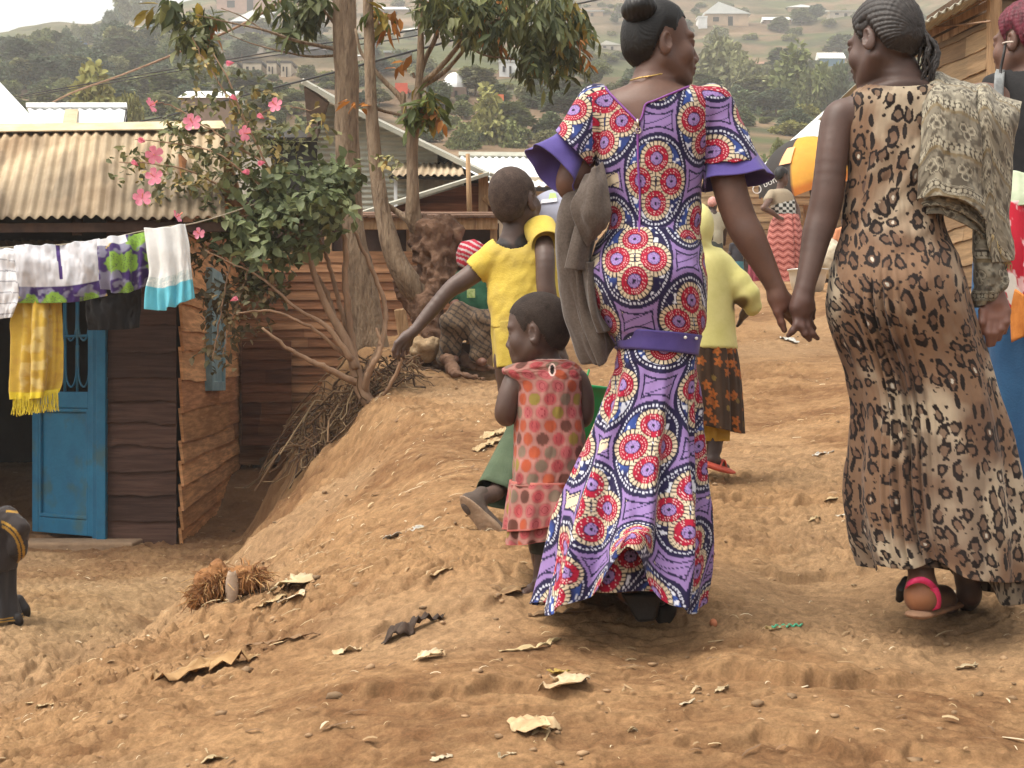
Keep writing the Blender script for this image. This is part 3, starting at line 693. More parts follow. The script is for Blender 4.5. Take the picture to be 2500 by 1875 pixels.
# ------------------------------------------------------------------ litter
def build_litter():
    r = np.random.RandomState(9); mb = MB()
    n = 0
    while n < 3000:
        y = 2.9 * (16 / 2.9) ** r.rand() if r.rand() < .8 else r.uniform(6, 9.5); x = r.uniform(-.37, .37) * y
        if n % 3 == 0: y = r.uniform(4.2, 8.6); x = r.uniform(-1.35, .1) + .3
        z = gz(x, y) + .004; th = r.uniform(0, math.pi) if r.rand() < .4 else r.normal(.35, .4); L_ = min(.11, r.lognormal(-4.0, .65)); n += 1
        d = np.array((math.cos(th), math.sin(th), 0)); s = np.array((-d[1], d[0], 0)); w = L_ * r.uniform(.06, .22) if r.rand() < .8 else L_ * r.uniform(.3, .7)
        w = min(w, .0075 if r.rand() < .85 else .018); c = np.array((x, y, z)); base = [np.array((.46, .34, .19)), np.array((.36, .24, .125)), np.array((.60, .50, .34)), np.array((.20, .115, .06))][r.choice(4, p=(.32, .36, .10, .22))] * r.uniform(.8, 1.15)
        up = r.uniform(.002, .012)
        rows = []
        for a_ in (-1, -.3, .4, 1):
            q = c + d * L_ * .5 * a_ + s * .12 * L_ * a_ * a_ * r.uniform(-1, 1); ww = w * (1 - .75 * a_ * a_) + .0008; zz = float(base_h(q[0], q[1]) - base_h(x, y)) + up * (1 - a_ * a_ * .6)
            rows.append([q - s * ww * .5 + (0, 0, zz), q + (0, 0, zz + w * .2), q + s * ww * .5 + (0, 0, zz)])
        mb.add(np.array(rows), grid_faces(4, 3), base)
    o = mb.build('litter', M_straw, smooth=True, col=True)
    tag(o, 'scattered straw, husk flakes and chips trodden into the dirt', 'litter', kind='stuff')
    # pebbles and clods
    mb = MB()
    ico = bmesh.new(); bmesh.ops.create_icosphere(ico, subdivisions=1, radius=1); iv = np.array([v.co[:] for v in ico.verts]); fi = [tuple(v.index for v in f.verts) for f in ico.faces]; ico.free()
    for i in range(700):
        y = 2.9 * (14 / 2.9) ** r.rand(); x = r.uniform(-.37, .37) * y; z = gz(x, y); s = min(.020, r.lognormal(-5.25, .5))
        q = iv * (1 + .25 * r.normal(size=(len(iv), 1))) * s * np.array((r.uniform(.8, 1.5), r.uniform(.8, 1.3), r.uniform(.5, .8)))
        mb.add(q + (x, y, z + s * .2), fi, np.array((.36, .23, .125)) * r.uniform(.55, 1.15))
    o = mb.build('pebbles', M_straw, smooth=True, col=True); tag(o, 'small clods and pebbles on the dirt road', 'pebbles', kind='stuff')

def ground_at(u, v):
    """point of the ground seen at photo pixel (u, v)"""
    y = np.linspace(2.2, 20, 900); x = (u - 1250) / F * y; z = CZ - (v - 937.5) / F * y
    i = int(np.argmax(ground_h(x, y) >= z)); return np.array((x[i], y[i], z[i]))

def husk(rows, wid, name, label, cat, c, c2, th=.02, sag=.4, seed=1, group=None):
    """a curled strip of dry husk lying along pixel points"""
    pts = spline(np.array([ground_at(u, v) for u, v in rows]), 24); w = spline(np.array(wid, float)[:, None], 24)[:, 0]
    T = np.gradient(pts, axis=0); T /= np.linalg.norm(T, axis=1)[:, None]; Sd = np.cross(T, (0, 0, 1)); Sd /= np.linalg.norm(Sd, axis=1)[:, None]
    b = np.linspace(-1, 1, 11); V = pts[:, None] + Sd[:, None] * (w[:, None] * b[None] * .5)[..., None]
    th = th * .55; edge = .5 * w[:, None] * np.stack([vnoise(np.linspace(0, 9, 24), q + 0 * np.linspace(0, 9, 24), 0, seed) for q in (3.3, 8.8)], 1); V = V + Sd[:, None] * (np.where(b[None] < 0, edge[:, :1], edge[:, 1:]) * np.abs(b)[None] ** 3 * .6)[..., None]
    V[..., 2] += th * (1.1 - sag * b ** 2)[None] * np.clip(w / (w.max() + 1e-6), .15, 1)[:, None] + .5 * th * fbm(V[..., 0] * 55, V[..., 1] * 55, 0, 3, seed) + .012 * np.abs(vnoise(V[..., 0] * 25, V[..., 1] * 25, 4, seed)) * np.abs(b)[None] ** 2
    V[..., 2] = np.maximum(V[..., 2], pts[:, None, 2] + .003)
    col = .78 * mixv(np.broadcast_to(np.asarray(c, float), (24 * 11, 3)), c2, clamp01(.5 + .8 * vnoise(np.tile(b * 6, 24), np.repeat(np.arange(24) * .15, 11), 0, seed)))
    o = mesh(name, V.reshape(-1, 3), grid_faces(24, 11), M_straw, col=col); solidify(o, .0015); tag(o, label, cat, group); return o
# ------------------------------------------------------------------ boards, roofs, houses
M_board = mat('weathered_board', (.62, .60, .58), (1.12, 1.1, 1.08), scale=3.0, rough=.85, bump=.3, bscale=14, stretch=(1.0, 1.0, 14), attr=True, spec=.15, bdist=.004, c3=(.66, .60, .54), c3scale=1.2)
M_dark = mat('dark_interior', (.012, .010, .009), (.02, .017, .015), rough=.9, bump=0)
M_blue = mat('blue_paint', (.009, .095, .185), (.018, .155, .275), scale=4, rough=.5, bump=.2, bscale=30, c3=(.04, .11, .14), c3scale=7, var=.8)
M_paleblue = mat('pale_blue_paint', (.16, .27, .31), (.26, .38, .40), scale=8, rough=.6, bump=.2)
M_tin_tan = mat('dusty_tin', (.30, .225, .140), (.44, .35, .235), scale=2.5, rough=.75, bump=.25, bscale=50, c3=(.20, .135, .075), c3scale=1.6, attr=True, stretch=(1, .25, 1))
M_tin_grey = mat('grey_tin', (.33, .33, .27), (.46, .45, .37), scale=2.0, rough=.6, bump=.15, c3=(.30, .25, .18), c3scale=1.5, spec=.4)
M_tin_white = mat('white_tin', (.62, .64, .64), (.80, .81, .80), scale=1.0, rough=.5, bump=.06, spec=.4)
M_plank = mat('bare_plank', (.34, .205, .10), (.50, .33, .185), scale=4, rough=.8, bump=.4, bscale=18, stretch=(10, 10, 1.2), c3=(.24, .14, .075), c3scale=3)
M_plank_h = mat('fresh_plank', (.62, .62, .62), (1.1, 1.1, 1.1), scale=3, rough=.8, bump=.4, bscale=14, stretch=(1, 1, 9), attr=True)

def boards(mb, A, B, zb, zt, h, nrm, cols, seed=0, gap=0.0, wav=.010, th=.018, lap=.022, splits=1, hv=.25, zb2=None):
    """overlapping wavy-edged boards from point A to B (x, y), bottoms zb to zt; nrm = outward normal (x, y)"""
    r = np.random.RandomState(seed); A, B = np.asarray(A, float)[:2], np.asarray(B, float)[:2]; nrm = np.asarray(nrm, float); nrm /= np.linalg.norm(nrm)
    z = zb; zb2 = zb if zb2 is None else zb2; tilt0 = zb2 - zb
    while z < zt:
        hh = h * r.uniform(1 - hv, 1 + hv); cuts = [0] + sorted(r.uniform(.2, .8, splits if r.rand() < .5 else 0).tolist()) + [1]
        for a_, b_ in zip(cuts[:-1], cuts[1:]):
            n = 14; t = np.linspace(a_ + (.0006 if a_ else 0), b_, n); P0 = A[None] * (1 - t[:, None]) + B[None] * t[:, None]
            k = clamp01((zt - z) / max(zt - zb, 1e-6)); tl = tilt0 * k * t
            lo = z + tl + wav * vnoise(t * 5, z * 13, seed, 3) + wav * .5 * vnoise(t * 17, z * 13, seed, 4); hi = z + tl + hh + (lap if gap == 0 else -gap)
            hi = np.minimum(hi, zt + .02); off = r.uniform(0, .006)
            c = np.asarray(cols[r.randint(len(cols))]) * r.uniform(.75, 1.2)
            rows = []
            for o_, zz in ((.004, hi), (.008 + off + lap * .6, lo), (.008 + off + lap * .6 + th, lo), (.006 + th, hi)):
                rows.append(np.column_stack((P0 + nrm * o_, zz if np.ndim(zz) else np.full(n, zz))))
            V = np.array(rows); f = grid_faces(4, n).tolist() + [(3 * n + i, 3 * n + i + 1, i + 1, i) for i in range(n - 1)] + [(0, n, 2 * n, 3 * n), (4 * n - 1, 3 * n - 1, 2 * n - 1, n - 1)]
            mb.add(V, f, c)
        z += hh
    return mb

def tin(q00, q10, q01, q11, pitch=.07, amp=.011, rows=10, name='roof', m=None, parent=None, sheets=None, tint=None, sag=0.0):
    """corrugated sheet over four corners; ridges run from the 0 edge to the 1 edge (q?0 -> q?1)"""
    q00, q10, q01, q11 = [np.asarray(q, float) for q in (q00, q10, q01, q11)]
    n = max(8, int(np.linalg.norm(q10 - q00) / pitch)) * 8 + 1
    a_, b_ = np.meshgrid(np.linspace(0, 1, n), np.linspace(0, 1, rows))
    V = (q00 * ((1 - a_) * (1 - b_))[..., None] + q10 * (a_ * (1 - b_))[..., None] + q01 * ((1 - a_) * b_)[..., None] + q11 * (a_ * b_)[..., None])
    nr_ = np.cross(q10 - q00, q01 - q00); nr_ /= np.linalg.norm(nr_); nr_ *= 1 if nr_[2] >= -.02 else -1
    ph = a_ * np.linalg.norm(q10 - q00) / pitch
    w = amp * np.sin(ph * 2 * math.pi) + amp * .35 * fbm(a_ * 9, b_ * 3, 0, 2, 5) - sag * 4 * a_ * (1 - a_)
    c = np.ones(V.shape)
    if sheets:
        k = np.floor(a_ * sheets + .12 * 0); w = w + .007 * (k % 2); c = c * (1 + .22 * (rand3(k.astype(int), 0 * k.astype(int), 0, 7) - .5))[..., None]
    if tint is not None: c = c * tint(a_, b_)
    V = V + nr_ * w[..., None]
    o = mesh(name, V.reshape(-1, 3), grid_faces(rows, n), m, parent, col=c.reshape(-1, 3)); solidify(o, .003); return o

def quad_slab(mb, q, th, col=None):
    q = [np.asarray(p, float) for p in q]; n = np.cross(q[1] - q[0], q[3] - q[0]); n /= np.linalg.norm(n)
    mb.hexa(q, [p + n * th for p in q], col)

def build_plank_house():
    t = empty('plank_house', P(300, 1320, 9.3), 'dark brown plank house with tan corrugated roof and blue door', 'house')
    xc, xd = P(433, 937, 9)[0], P(600, 937, 13)[0]
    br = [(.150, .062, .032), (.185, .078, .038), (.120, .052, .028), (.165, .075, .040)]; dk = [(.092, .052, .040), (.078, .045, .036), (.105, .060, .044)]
    lt = [(.62, .32, .145), (.54, .265, .122), (.70, .38, .185), (.44, .21, .10)]  # side boards paler than the shaded front: lit look put into colour
    mb = MB(); xj = P(263, 937, 9)[0]
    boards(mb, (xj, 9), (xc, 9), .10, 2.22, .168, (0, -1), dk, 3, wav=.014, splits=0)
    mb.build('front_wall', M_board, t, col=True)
    mb = MB(); sd = np.array((xd - xc, 4.0)); sd /= np.linalg.norm(sd); nn = np.array((sd[1], -sd[0]))
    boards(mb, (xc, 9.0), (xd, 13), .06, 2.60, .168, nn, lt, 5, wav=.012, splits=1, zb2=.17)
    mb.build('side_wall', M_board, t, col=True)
    # opening, room behind it with its darkness put into near-black walls
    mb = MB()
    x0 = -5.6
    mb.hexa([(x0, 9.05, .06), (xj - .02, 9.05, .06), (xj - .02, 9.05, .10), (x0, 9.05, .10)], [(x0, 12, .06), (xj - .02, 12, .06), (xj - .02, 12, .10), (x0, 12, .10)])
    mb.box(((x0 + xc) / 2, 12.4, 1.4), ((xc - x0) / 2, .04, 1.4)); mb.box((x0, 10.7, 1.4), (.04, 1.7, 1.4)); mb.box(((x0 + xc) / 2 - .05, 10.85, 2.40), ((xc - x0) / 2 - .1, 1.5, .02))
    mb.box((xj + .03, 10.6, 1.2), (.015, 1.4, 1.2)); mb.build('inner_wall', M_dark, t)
    # door frame: jambs and head
    d = 8.97; mb = MB(); jl, jr = P(240, 0, d)[0], P(263, 0, d)[0]
    mb.box(((jl + jr) / 2, d, 1.06), ((jr - jl) / 2, .05, .935)); mb.box((jl - .02, d + .03, 1.06), (.02, .03, .93));
    bevel(mb.build('door_frame', M_blue, t), .006)
    # door leaf with a recessed lower panel and a wrought grille above
    A, B = P(236, 1308, 8.99)[:2], P(84, 1308, 9.32)[:2]; zb = .175; ex = B - A; Wd = np.linalg.norm(ex); ex /= Wd; ny = np.array((ex[1], -ex[0])); ny *= np.sign(-ny[1])
    ax = np.array(((ex[0], ex[1], 0), (-ny[0], -ny[1], 0), (0, 0, 1)))
    def L(a_, z, o_=0): return np.array((A[0] + ex[0] * a_ + ny[0] * o_, A[1] + ex[1] * a_ + ny[1] * o_, z))
    mb = MB(); s = .062; zm0, zm1, zt = 1.035, 1.16, 1.98
    mb.box(L(s / 2, (zb + zt) / 2), (s / 2, .02, (zt - zb) / 2), ax); mb.box(L(Wd - s / 2, (zb + zt) / 2), (s / 2, .02, (zt - zb) / 2), ax)
    for z0, z1 in ((zb, zb + .10), (zm0 - .04, zm1 - .06), (zt - .07, zt)): mb.box(L(Wd / 2, (z0 + z1) / 2), (Wd / 2 - s, .0195, (z1 - z0) / 2), ax)
    mb.box(L(Wd / 2, (zb + .1 + zm0 - .04) / 2, -.012), (Wd / 2 - s, .006, (zm0 - .04 - zb - .1) / 2), ax)
    for a0, z0, hw, hh in ((Wd / 2, zb + .115, Wd / 2 - s, .012), (Wd / 2, zm0 - .055, Wd / 2 - s, .012), (s + .010, .6, .010, .385), (Wd - s - .010, .6, .010, .385)): mb.box(L(a0, z0, .006), (hw, .012, hh), ax)
    dr = bevel(mb.build('door', M_blue, t), .005); mb = MB()
    w0 = s; w1 = Wd - s; iw = w1 - w0
    for k in range(1, 4): mb.tube([L(w0 + iw * k / 4, zm1 - .06), L(w0 + iw * k / 4, zt - .07)], .010, 8)
    for z in (1.16 + .30, 1.16 + .58): mb.tube([L(w0, z), L(w1, z)], .009, 8)
    for k in range(4):
        c = w0 + iw * (k + .5) / 4; hw = iw / 8 - .008
        for z0, z1 in ((1.13, 1.40), (1.43, 1.72), (1.75, 1.9)):
            mb.tube(spline([L(c - hw, z1), L(c - hw * .9, z0 + .07), L(c, z0), L(c + hw * .9, z0 + .07), L(c + hw, z1)], 14), .007, 6)
    mb.build('grille', M_blue, dr, smooth=True)
    mb = MB(); mb.box(L(Wd - .03, 1.02, .03), (.012, .012, .05), ax); mb.build('handle', M_dark, dr)
    # narrow shutter window on the side wall
    def SW(u, z):   # point on the side wall seen at pixel column u
        s_ = (u - 1250) / F; k = (xc - s_ * 9.0) / (s_ * 4.0 - (xd - xc)); y = 9.0 + 4.0 * k; return np.array((xc + (xd - xc) * k, y, z)) + np.array((nn[0], nn[1], 0)) * .055
    ya, yb = SW(492, 0), SW(523, 0); mid = (ya + yb) / 2; hl = np.linalg.norm((yb - ya)[:2]) / 2; wx = np.array(((sd[0], sd[1], 0), (nn[0], nn[1], 0), (0, 0, 1)))
    z0, z1 = 1.15 - 5 / F * 10.2, 1.15 + 275 / F * 10.0; mb = MB()
    mb.box((mid[0], mid[1], (z0 + z1) / 2), (hl - .03, .008, (z1 - z0) / 2 - .03), wx); w_ = mb.build('window', M_paleblue, t); mb = MB()
    for a0, zz, ha, hz in ((-hl, (z0 + z1) / 2, .035, (z1 - z0) / 2 + .035), (hl, (z0 + z1) / 2, .035, (z1 - z0) / 2 + .035), (0, z0, hl - .036, .035), (0, z1, hl - .036, .035), (0, (z0 + z1) / 2, hl - .036, .02)):
        mb.box((mid[0] + sd[0] * a0, mid[1] + sd[1] * a0, zz), (ha, .028, hz), wx)
    bevel(mb.build('window_frame', M_paleblue, w_), .004)
    # roof
    e0, e1 = np.array((-5.3, 8.3, 2.115)), np.array((-1.69, 8.28, 2.13)); r0, r1 = np.array((-5.95, 10.0, 2.93)), np.array((-2.06, 10.0, 2.985))
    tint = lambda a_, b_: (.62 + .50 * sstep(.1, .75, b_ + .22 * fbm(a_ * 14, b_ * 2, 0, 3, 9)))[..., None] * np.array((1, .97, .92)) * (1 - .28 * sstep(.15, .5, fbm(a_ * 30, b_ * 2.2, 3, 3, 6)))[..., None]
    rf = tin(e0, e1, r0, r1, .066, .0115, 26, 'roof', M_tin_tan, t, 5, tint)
    tin(r0 + (0, .02, -.004), r1 + (0, .02, -.004), r0 + (-.6, 3.2, -.9), r1 + (-.25, 3.2, -.9), .066, .0115, 8, 'roof', M_tin_tan, t, 5)
    mb = MB(); up = np.array((0, .28, .14)); dn = np.array((.07, -.19, -.075))
    quad_slab(mb, [r0 + dn + (0, 0, .018), r1 + dn + (0, 0, .018), r1 + (0, 0, .03), r0 + (0, 0, .03)], .008); quad_slab(mb, [r0 + (0, .01, .028), r1 + (0, .01, .028), r1 + (0, .2, -.03), r0 + (0, .2, -.03)], .008)
    mb.build('ridge_cap', mat('cap_tin', (.46, .36, .22), (.58, .48, .32), rough=.7), rf)
    mb = MB(); mb.hexa([e0 + (0, .06, -.075), e1 + (0, .06, -.075), e1 + (0, .06, -.02), e0 + (0, .06, -.02)], [e0 + (0, .09, -.075), e1 + (0, .09, -.075), e1 + (0, .09, -.02), e0 + (0, .09, -.02)])
    for k in range(6):
        a_ = (k + .5) / 6; p = e0 * (1 - a_) + e1 * a_; q = r0 * (1 - a_) + r1 * a_; mb.hexa([p + (-.03, .1, -.09), p + (.03, .1, -.09), p + (.03, .1, -.03), p + (-.03, .1, -.03)], [q + (-.03, 0, -.09), q + (.03, 0, -.09), q + (.03, 0, -.03), q + (-.03, 0, -.03)])
    mb.build('fascia', mat('fascia_wood', (.05, .028, .02), (.09, .05, .032), scale=8, rough=.9), t)
    # cracked clay doorstep lip
    mb = MB(); mb.box((-3.2, 8.86, .12), (.85, .14, .045)); bevel(mb.build('doorstep', mat('step_earth', (.20, .13, .08), (.27, .18, .11), scale=9, rough=.95, bump=.6), t), .015)

def build_back_houses():
    # white tin house far left
    t = empty('white_roof_house', P(80, 420, 15.5), 'house with steep white tin roofs behind the plank house', 'house')
    tin(P(-260, 335, 14.5), P(128, 338, 15.2), P(-330, -60, 17.0), P(-35, 163, 17.2), .09, .010, 8, 'roof', M_tin_white, t)
    tin(P(100, 345, 15.6), P(298, 345, 15.6), P(66, 264, 17.5), P(311, 264, 17.5), .09, .010, 8, 'roof', M_tin_white, t)
    mb = MB(); quad_slab(mb, [P(66, 268, 17.45), P(311, 268, 17.45), P(311, 258, 17.5), P(66, 258, 17.5)], .05); mb.build('ridge_cap', M_tin_white, t)
    mb = MB(); quad_slab(mb, [P(146, 342, 15.5), P(182, 342, 15.5), P(192, 272, 17.25), P(160, 272, 17.25)], .03); mb.build('roof_patch', mat('tan_sheet', (.42, .33, .2), (.5, .4, .26), rough=.7), t)
    mb = MB(); mb.box((-4.9, 17.3, 2.0), (2.2, 1.5, 1.7)); mb.build('wall', mat('plaster', (.4, .36, .3), (.5, .45, .38)), t)
    mb = MB(); quad_slab(mb, [P(298, 345, 15.6), P(311, 264, 17.5), P(311, 345, 17.5), P(308, 360, 16.5)], .02); mb.build('gable', M_dark, t)
    # plank kiosk behind the trees
    t = empty('plank_kiosk', P(900, 840, 12.2), 'low brown plank kiosk with an open counter behind the two trees', 'kiosk')
    D = 12.2; br = [(.36, .19, .10), (.30, .150, .080), (.42, .23, .125), (.25, .12, .065)]; A, B = P(585, 0, D)[0], P(1215, 0, D)[0]
    mb = MB(); boards(mb, (A, D), (B, D), .45, 1.15 + 318 / F * D, .079, (0, -1), br, 11, wav=.005, splits=2, lap=.014, th=.012, hv=.15); mb.build('wall', M_board, t, col=True)
    mb = MB(); mb.box(((A + B) / 2, D + .12, 2.36), ((B - A) / 2, .03, .28)); mb.box(((A + B) / 2, D + 1.4, 1.5), ((B - A) / 2, .03, 1.2)); mb.build('inner_wall', mat('shadow_board', (.05, .026, .018), (.08, .042, .028), scale=7), t)  # dark panels carry the shade of the open counter in their colour
    mb = MB(); mb.box(((P(885, 0, D)[0] + B) / 2, D - .10, 1.15 + 388 / F * D), ((B - P(885, 0, D)[0]) / 2, .016, .050)); bevel(mb.build('fascia_board', M_plank, t), .004)
    mb = MB(); a0, b0 = P(870, 531, D - .18), P(1218, 531, D - .18); quad_slab(mb, [a0, b0, P(1222, 522, D + .7), P(860, 522, D + .7)], .02); mb.build('roof', M_dark_bark, t)
    mb = MB()
    for u in (600, 800, 1000, 1205): x = P(u, 0, D)[0]; mb.box((x, D + .05, 1.45), (.03, .03, 1.12))
    mb.build('post', M_plank, t)
    # dark gabled shack behind it
    t = empty('gable_shack', P(1070, 700, 13.4), 'reddish plank shack with a sloping tin roof beside the kiosk', 'shack')
    D = 13.4; mb = MB(); x0, x1 = P(880, 0, D)[0], P(1212, 0, D)[0]
    boards(mb, (x0, D), (x1, D), 2.0, 1.15 + 485 / F * D, .085, (0, -1), [(.23, .085, .045), (.28, .115, .058), (.20, .072, .040)], 13, wav=.004, splits=1, lap=.012, hv=.1); w_ = mb.build('wall', M_board, t, col=True)
    # trim boards above the slope
    me = w_.data; bm = bmesh.new(); bm.from_mesh(me); pw = Vector(parent_world(w_) if w_.parent is None else parent_world(t))
    p0, p1 = P(880, 532, D), P(1190, 436, D); nrm = Vector((-(p1 - p0)[2], 0, (p1 - p0)[0])).normalized()
    bmesh.ops.bisect_plane(bm, geom=bm.verts[:] + bm.edges[:] + bm.faces[:], plane_co=Vector(p0) - pw, plane_no=nrm, clear_outer=True); bm.to_mesh(me); bm.free()
    mb = MB(); quad_slab(mb, [P(868, 530, D - .3), P(1195, 428, D - .3), P(1195, 424, D + 1.2), P(868, 526, D + 1.2)], .03); quad_slab(mb, [P(1195, 430, D - .3), P(1300, 470, D - .1), P(1300, 466, D + 1.2), P(1195, 426, D + 1.2)], .03); mb.build('roof', M_tin_grey, t)
    mb = MB(); mb.box(P(1180, 500, D - .05), (.045, .02, .30)); mb.tube([P(1180, 480, D - .08), P(1280, 570, D - .08)], .03, 6); mb.build('post', M_plank, t)
    # grey corrugated gable house
    t = empty('corrugated_house', P(930, 600, 16), 'grey house clad in horizontal corrugated sheets with a gabled roof', 'house')
    D = 16.0
    def gable(q, pitch, name, m, vertical=False, DD=D, yaw=0):
        """ribbed wall inside polygon q (pixels)"""
        q = np.array([P(u, v, DD) for u, v in q]); x0, x1, z0, z1 = q[:, 0].min(), q[:, 0].max(), q[:, 2].min(), q[:, 2].max()
        nx, nz = (int((x1 - x0) / pitch * 6), 14) if vertical else (14, int((z1 - z0) / pitch * 6))
        X, Z = np.meshgrid(np.linspace(x0, x1, nx), np.linspace(z0, z1, nz)); ph = (X if vertical else Z) / pitch * 2 * math.pi; Y = DD + .012 * np.sin(ph)
        bm = bmesh.new(); vs = [bm.verts.new(p) for p in np.stack((X, Y, Z), -1).reshape(-1, 3)]
        for f in grid_faces(nz, nx): bm.faces.new([vs[i] for i in f])
        c = q.mean(0)
        for i in range(len(q)):
            a_, b_ = q[i], q[(i + 1) % len(q)]; n_ = Vector((b_[2] - a_[2], 0, -(b_[0] - a_[0]))).normalized()
            if n_.dot(Vector(c - a_)) > 0: n_ = -n_
            bmesh.ops.bisect_plane(bm, geom=bm.verts[:] + bm.edges[:] + bm.faces[:], plane_co=Vector(a_), plane_no=n_, clear_outer=True)
        V = np.array([v.co[:] for v in bm.verts]); bm.verts.index_update(); Fc = [tuple(v.index for v in f.verts) for f in bm.faces]; bm.free()
        return mesh(name, V, Fc, m, t)
    gable([(775, 285), (800, 250), (1068, 368), (1068, 545), (775, 545)], .062, 'wall', M_tin_grey)
    gable([(1064, 372), (1185, 440), (1185, 520), (1064, 520)], .5, 'wall', M_dark, DD=D + .05)
    gable([(1022, 432), (1132, 436), (1132, 500), (1022, 500)], .09, 'lean_to_wall', M_tin_grey, True, D - .6)
    gable([(968, 432), (1016, 432), (1016, 515), (968, 515)], .062, 'lean_to_wall', M_tin_grey, False, D - .55)
    rf = tin(P(954, 428, D - .95), P(1134, 428, D - .95), P(970, 398, D - .02), P(1126, 400, D - .02), .075, .012, 6, 'lean_to_roof', M_tin_tan, t)
    mb = MB(); quad_slab(mb, [P(950, 436, D - .9), P(1195, 442, D - .9), P(1195, 438, D - .5), P(950, 430, D - .5)], .03); mb.build('beam', M_dark, t)
    mb = MB(); mb.box(P(966, 468, D - .7), (.018, .018, .18)); mb.build('post', M_tin_white, t)
    mb = MB()
    quad_slab(mb, [P(800, 246, D - .45), P(1190, 436, D - .45), P(1190, 428, D + 4), P(800, 238, D + 4)], .05)
    quad_slab(mb, [P(736, 205, D - .45), P(815, 250, D - .45), P(815, 242, D + 4), P(736, 198, D + 4)], .05); mb.build('roof', M_tin_grey, t)
    mb = MB(); quad_slab(mb, [P(742, 212, D - .40), P(800, 252, D - .40), P(776, 330, D - .1), P(752, 330, D - .1)], .05); mb.box(P(764, 275, D - .2), (.06, .05, .28)); mb.build('barge_board', mat('old_wood', (.09, .06, .045), (.16, .11, .08), scale=5), t)
    mb = MB(); quad_slab(mb, [P(640, 344, D - .2), P(776, 344, D - .2), P(772, 318, D + .5), P(640, 318, D + .5)], .04); mb.box(P(715, 420, D + .1), (.28, .04, .34)); mb.build('lean_to_roof', mat('black_felt', (.02, .018, .016), (.04, .035, .03)), t)
    # long pale roof
    t = empty('pale_roof_house', P(1220, 560, 24), 'low house with a long pale tin roof behind the shack', 'house')
    tin(P(1110, 455, 22.5), P(1420, 455, 22.5), P(1125, 381, 26), P(1405, 384, 26), .12, .018, 6, 'roof', M_tin_white, t)
    mb = MB(); quad_slab(mb, [P(1120, 386, 25.9), P(1405, 389, 25.9), P(1405, 379, 26), P(1120, 377, 26)], .06); mb.build('ridge_cap', M_tin_grey, t)
    mb = MB(); a0, b0 = P(1120, 520, 23), P(1420, 457, 23); mb.box(((a0[0] + b0[0]) / 2, 23.2, 3.6), ((b0[0] - a0[0]) / 2, .1, .95)); mb.build('wall', mat('cream_wall', (.42, .35, .25), (.52, .44, .33)), t)
    mb = MB(); mb.box(P(1300, 462, 22.4), (.9, .03, .03)); mb.build('gutter', M_dark, t)
    # slim pole in front
    mb = MB(); mb.tube([P(1147, 545, 13), P(1145, 470, 13), P(1142, 376, 13)], (.026, .024, .020), 8); o = mb.build('pole', M_plank, smooth=True); tag(o, 'thin bare wooden pole standing before the reddish shack', 'pole')
    # loose boards leaning on the corner
    for i, (u0, v0, u1, v1, w) in enumerate([(632, 1158, 606, 952, .050), (664, 1160, 652, 985, .045), (648, 1150, 628, 1010, .035), (676, 1130, 668, 1000, .03)]):
        a0, a1 = P(u0, v0, 12.2 - .05 * i), P(u1, v1, 12.6 - .05 * i); mb = MB(); d = (a1 - a0); L_ = np.linalg.norm(d); d /= L_; s = np.cross(d, (0, 1, 0)); s /= np.linalg.norm(s)
        mb.box((a0 + a1) / 2, (w, .012, L_ / 2), np.stack((s, np.cross(d, s), d))); o = bevel(mb.build('loose_plank', mat('grey_plank', (.13, .095, .07), (.24, .185, .14), scale=4, stretch=(8, 8, .8), bump=.5)), .003)
        tag(o, ['long grey plank leaning on the corner of the brown house', 'second grey plank leaning right of the longest one', 'short grey plank squeezed between two leaning planks', 'narrow grey plank at the right end of the leaning boards'][i], 'plank', 'planks leaning beside the house')
    mb = MB(); boards(mb, (P(592, 0, 12.1)[0], 12.1), (P(712, 0, 12.1)[0], 12.1), .62, 1.5, .10, (0, -1), [(.17, .075, .042), (.13, .055, .032), (.21, .095, .052)], 17, wav=.006, splits=1, lap=.012)
    o = mb.build('board_fence', M_board, col=True); tag(o, 'short brown board fence closing the gap behind the plank house', 'fence')

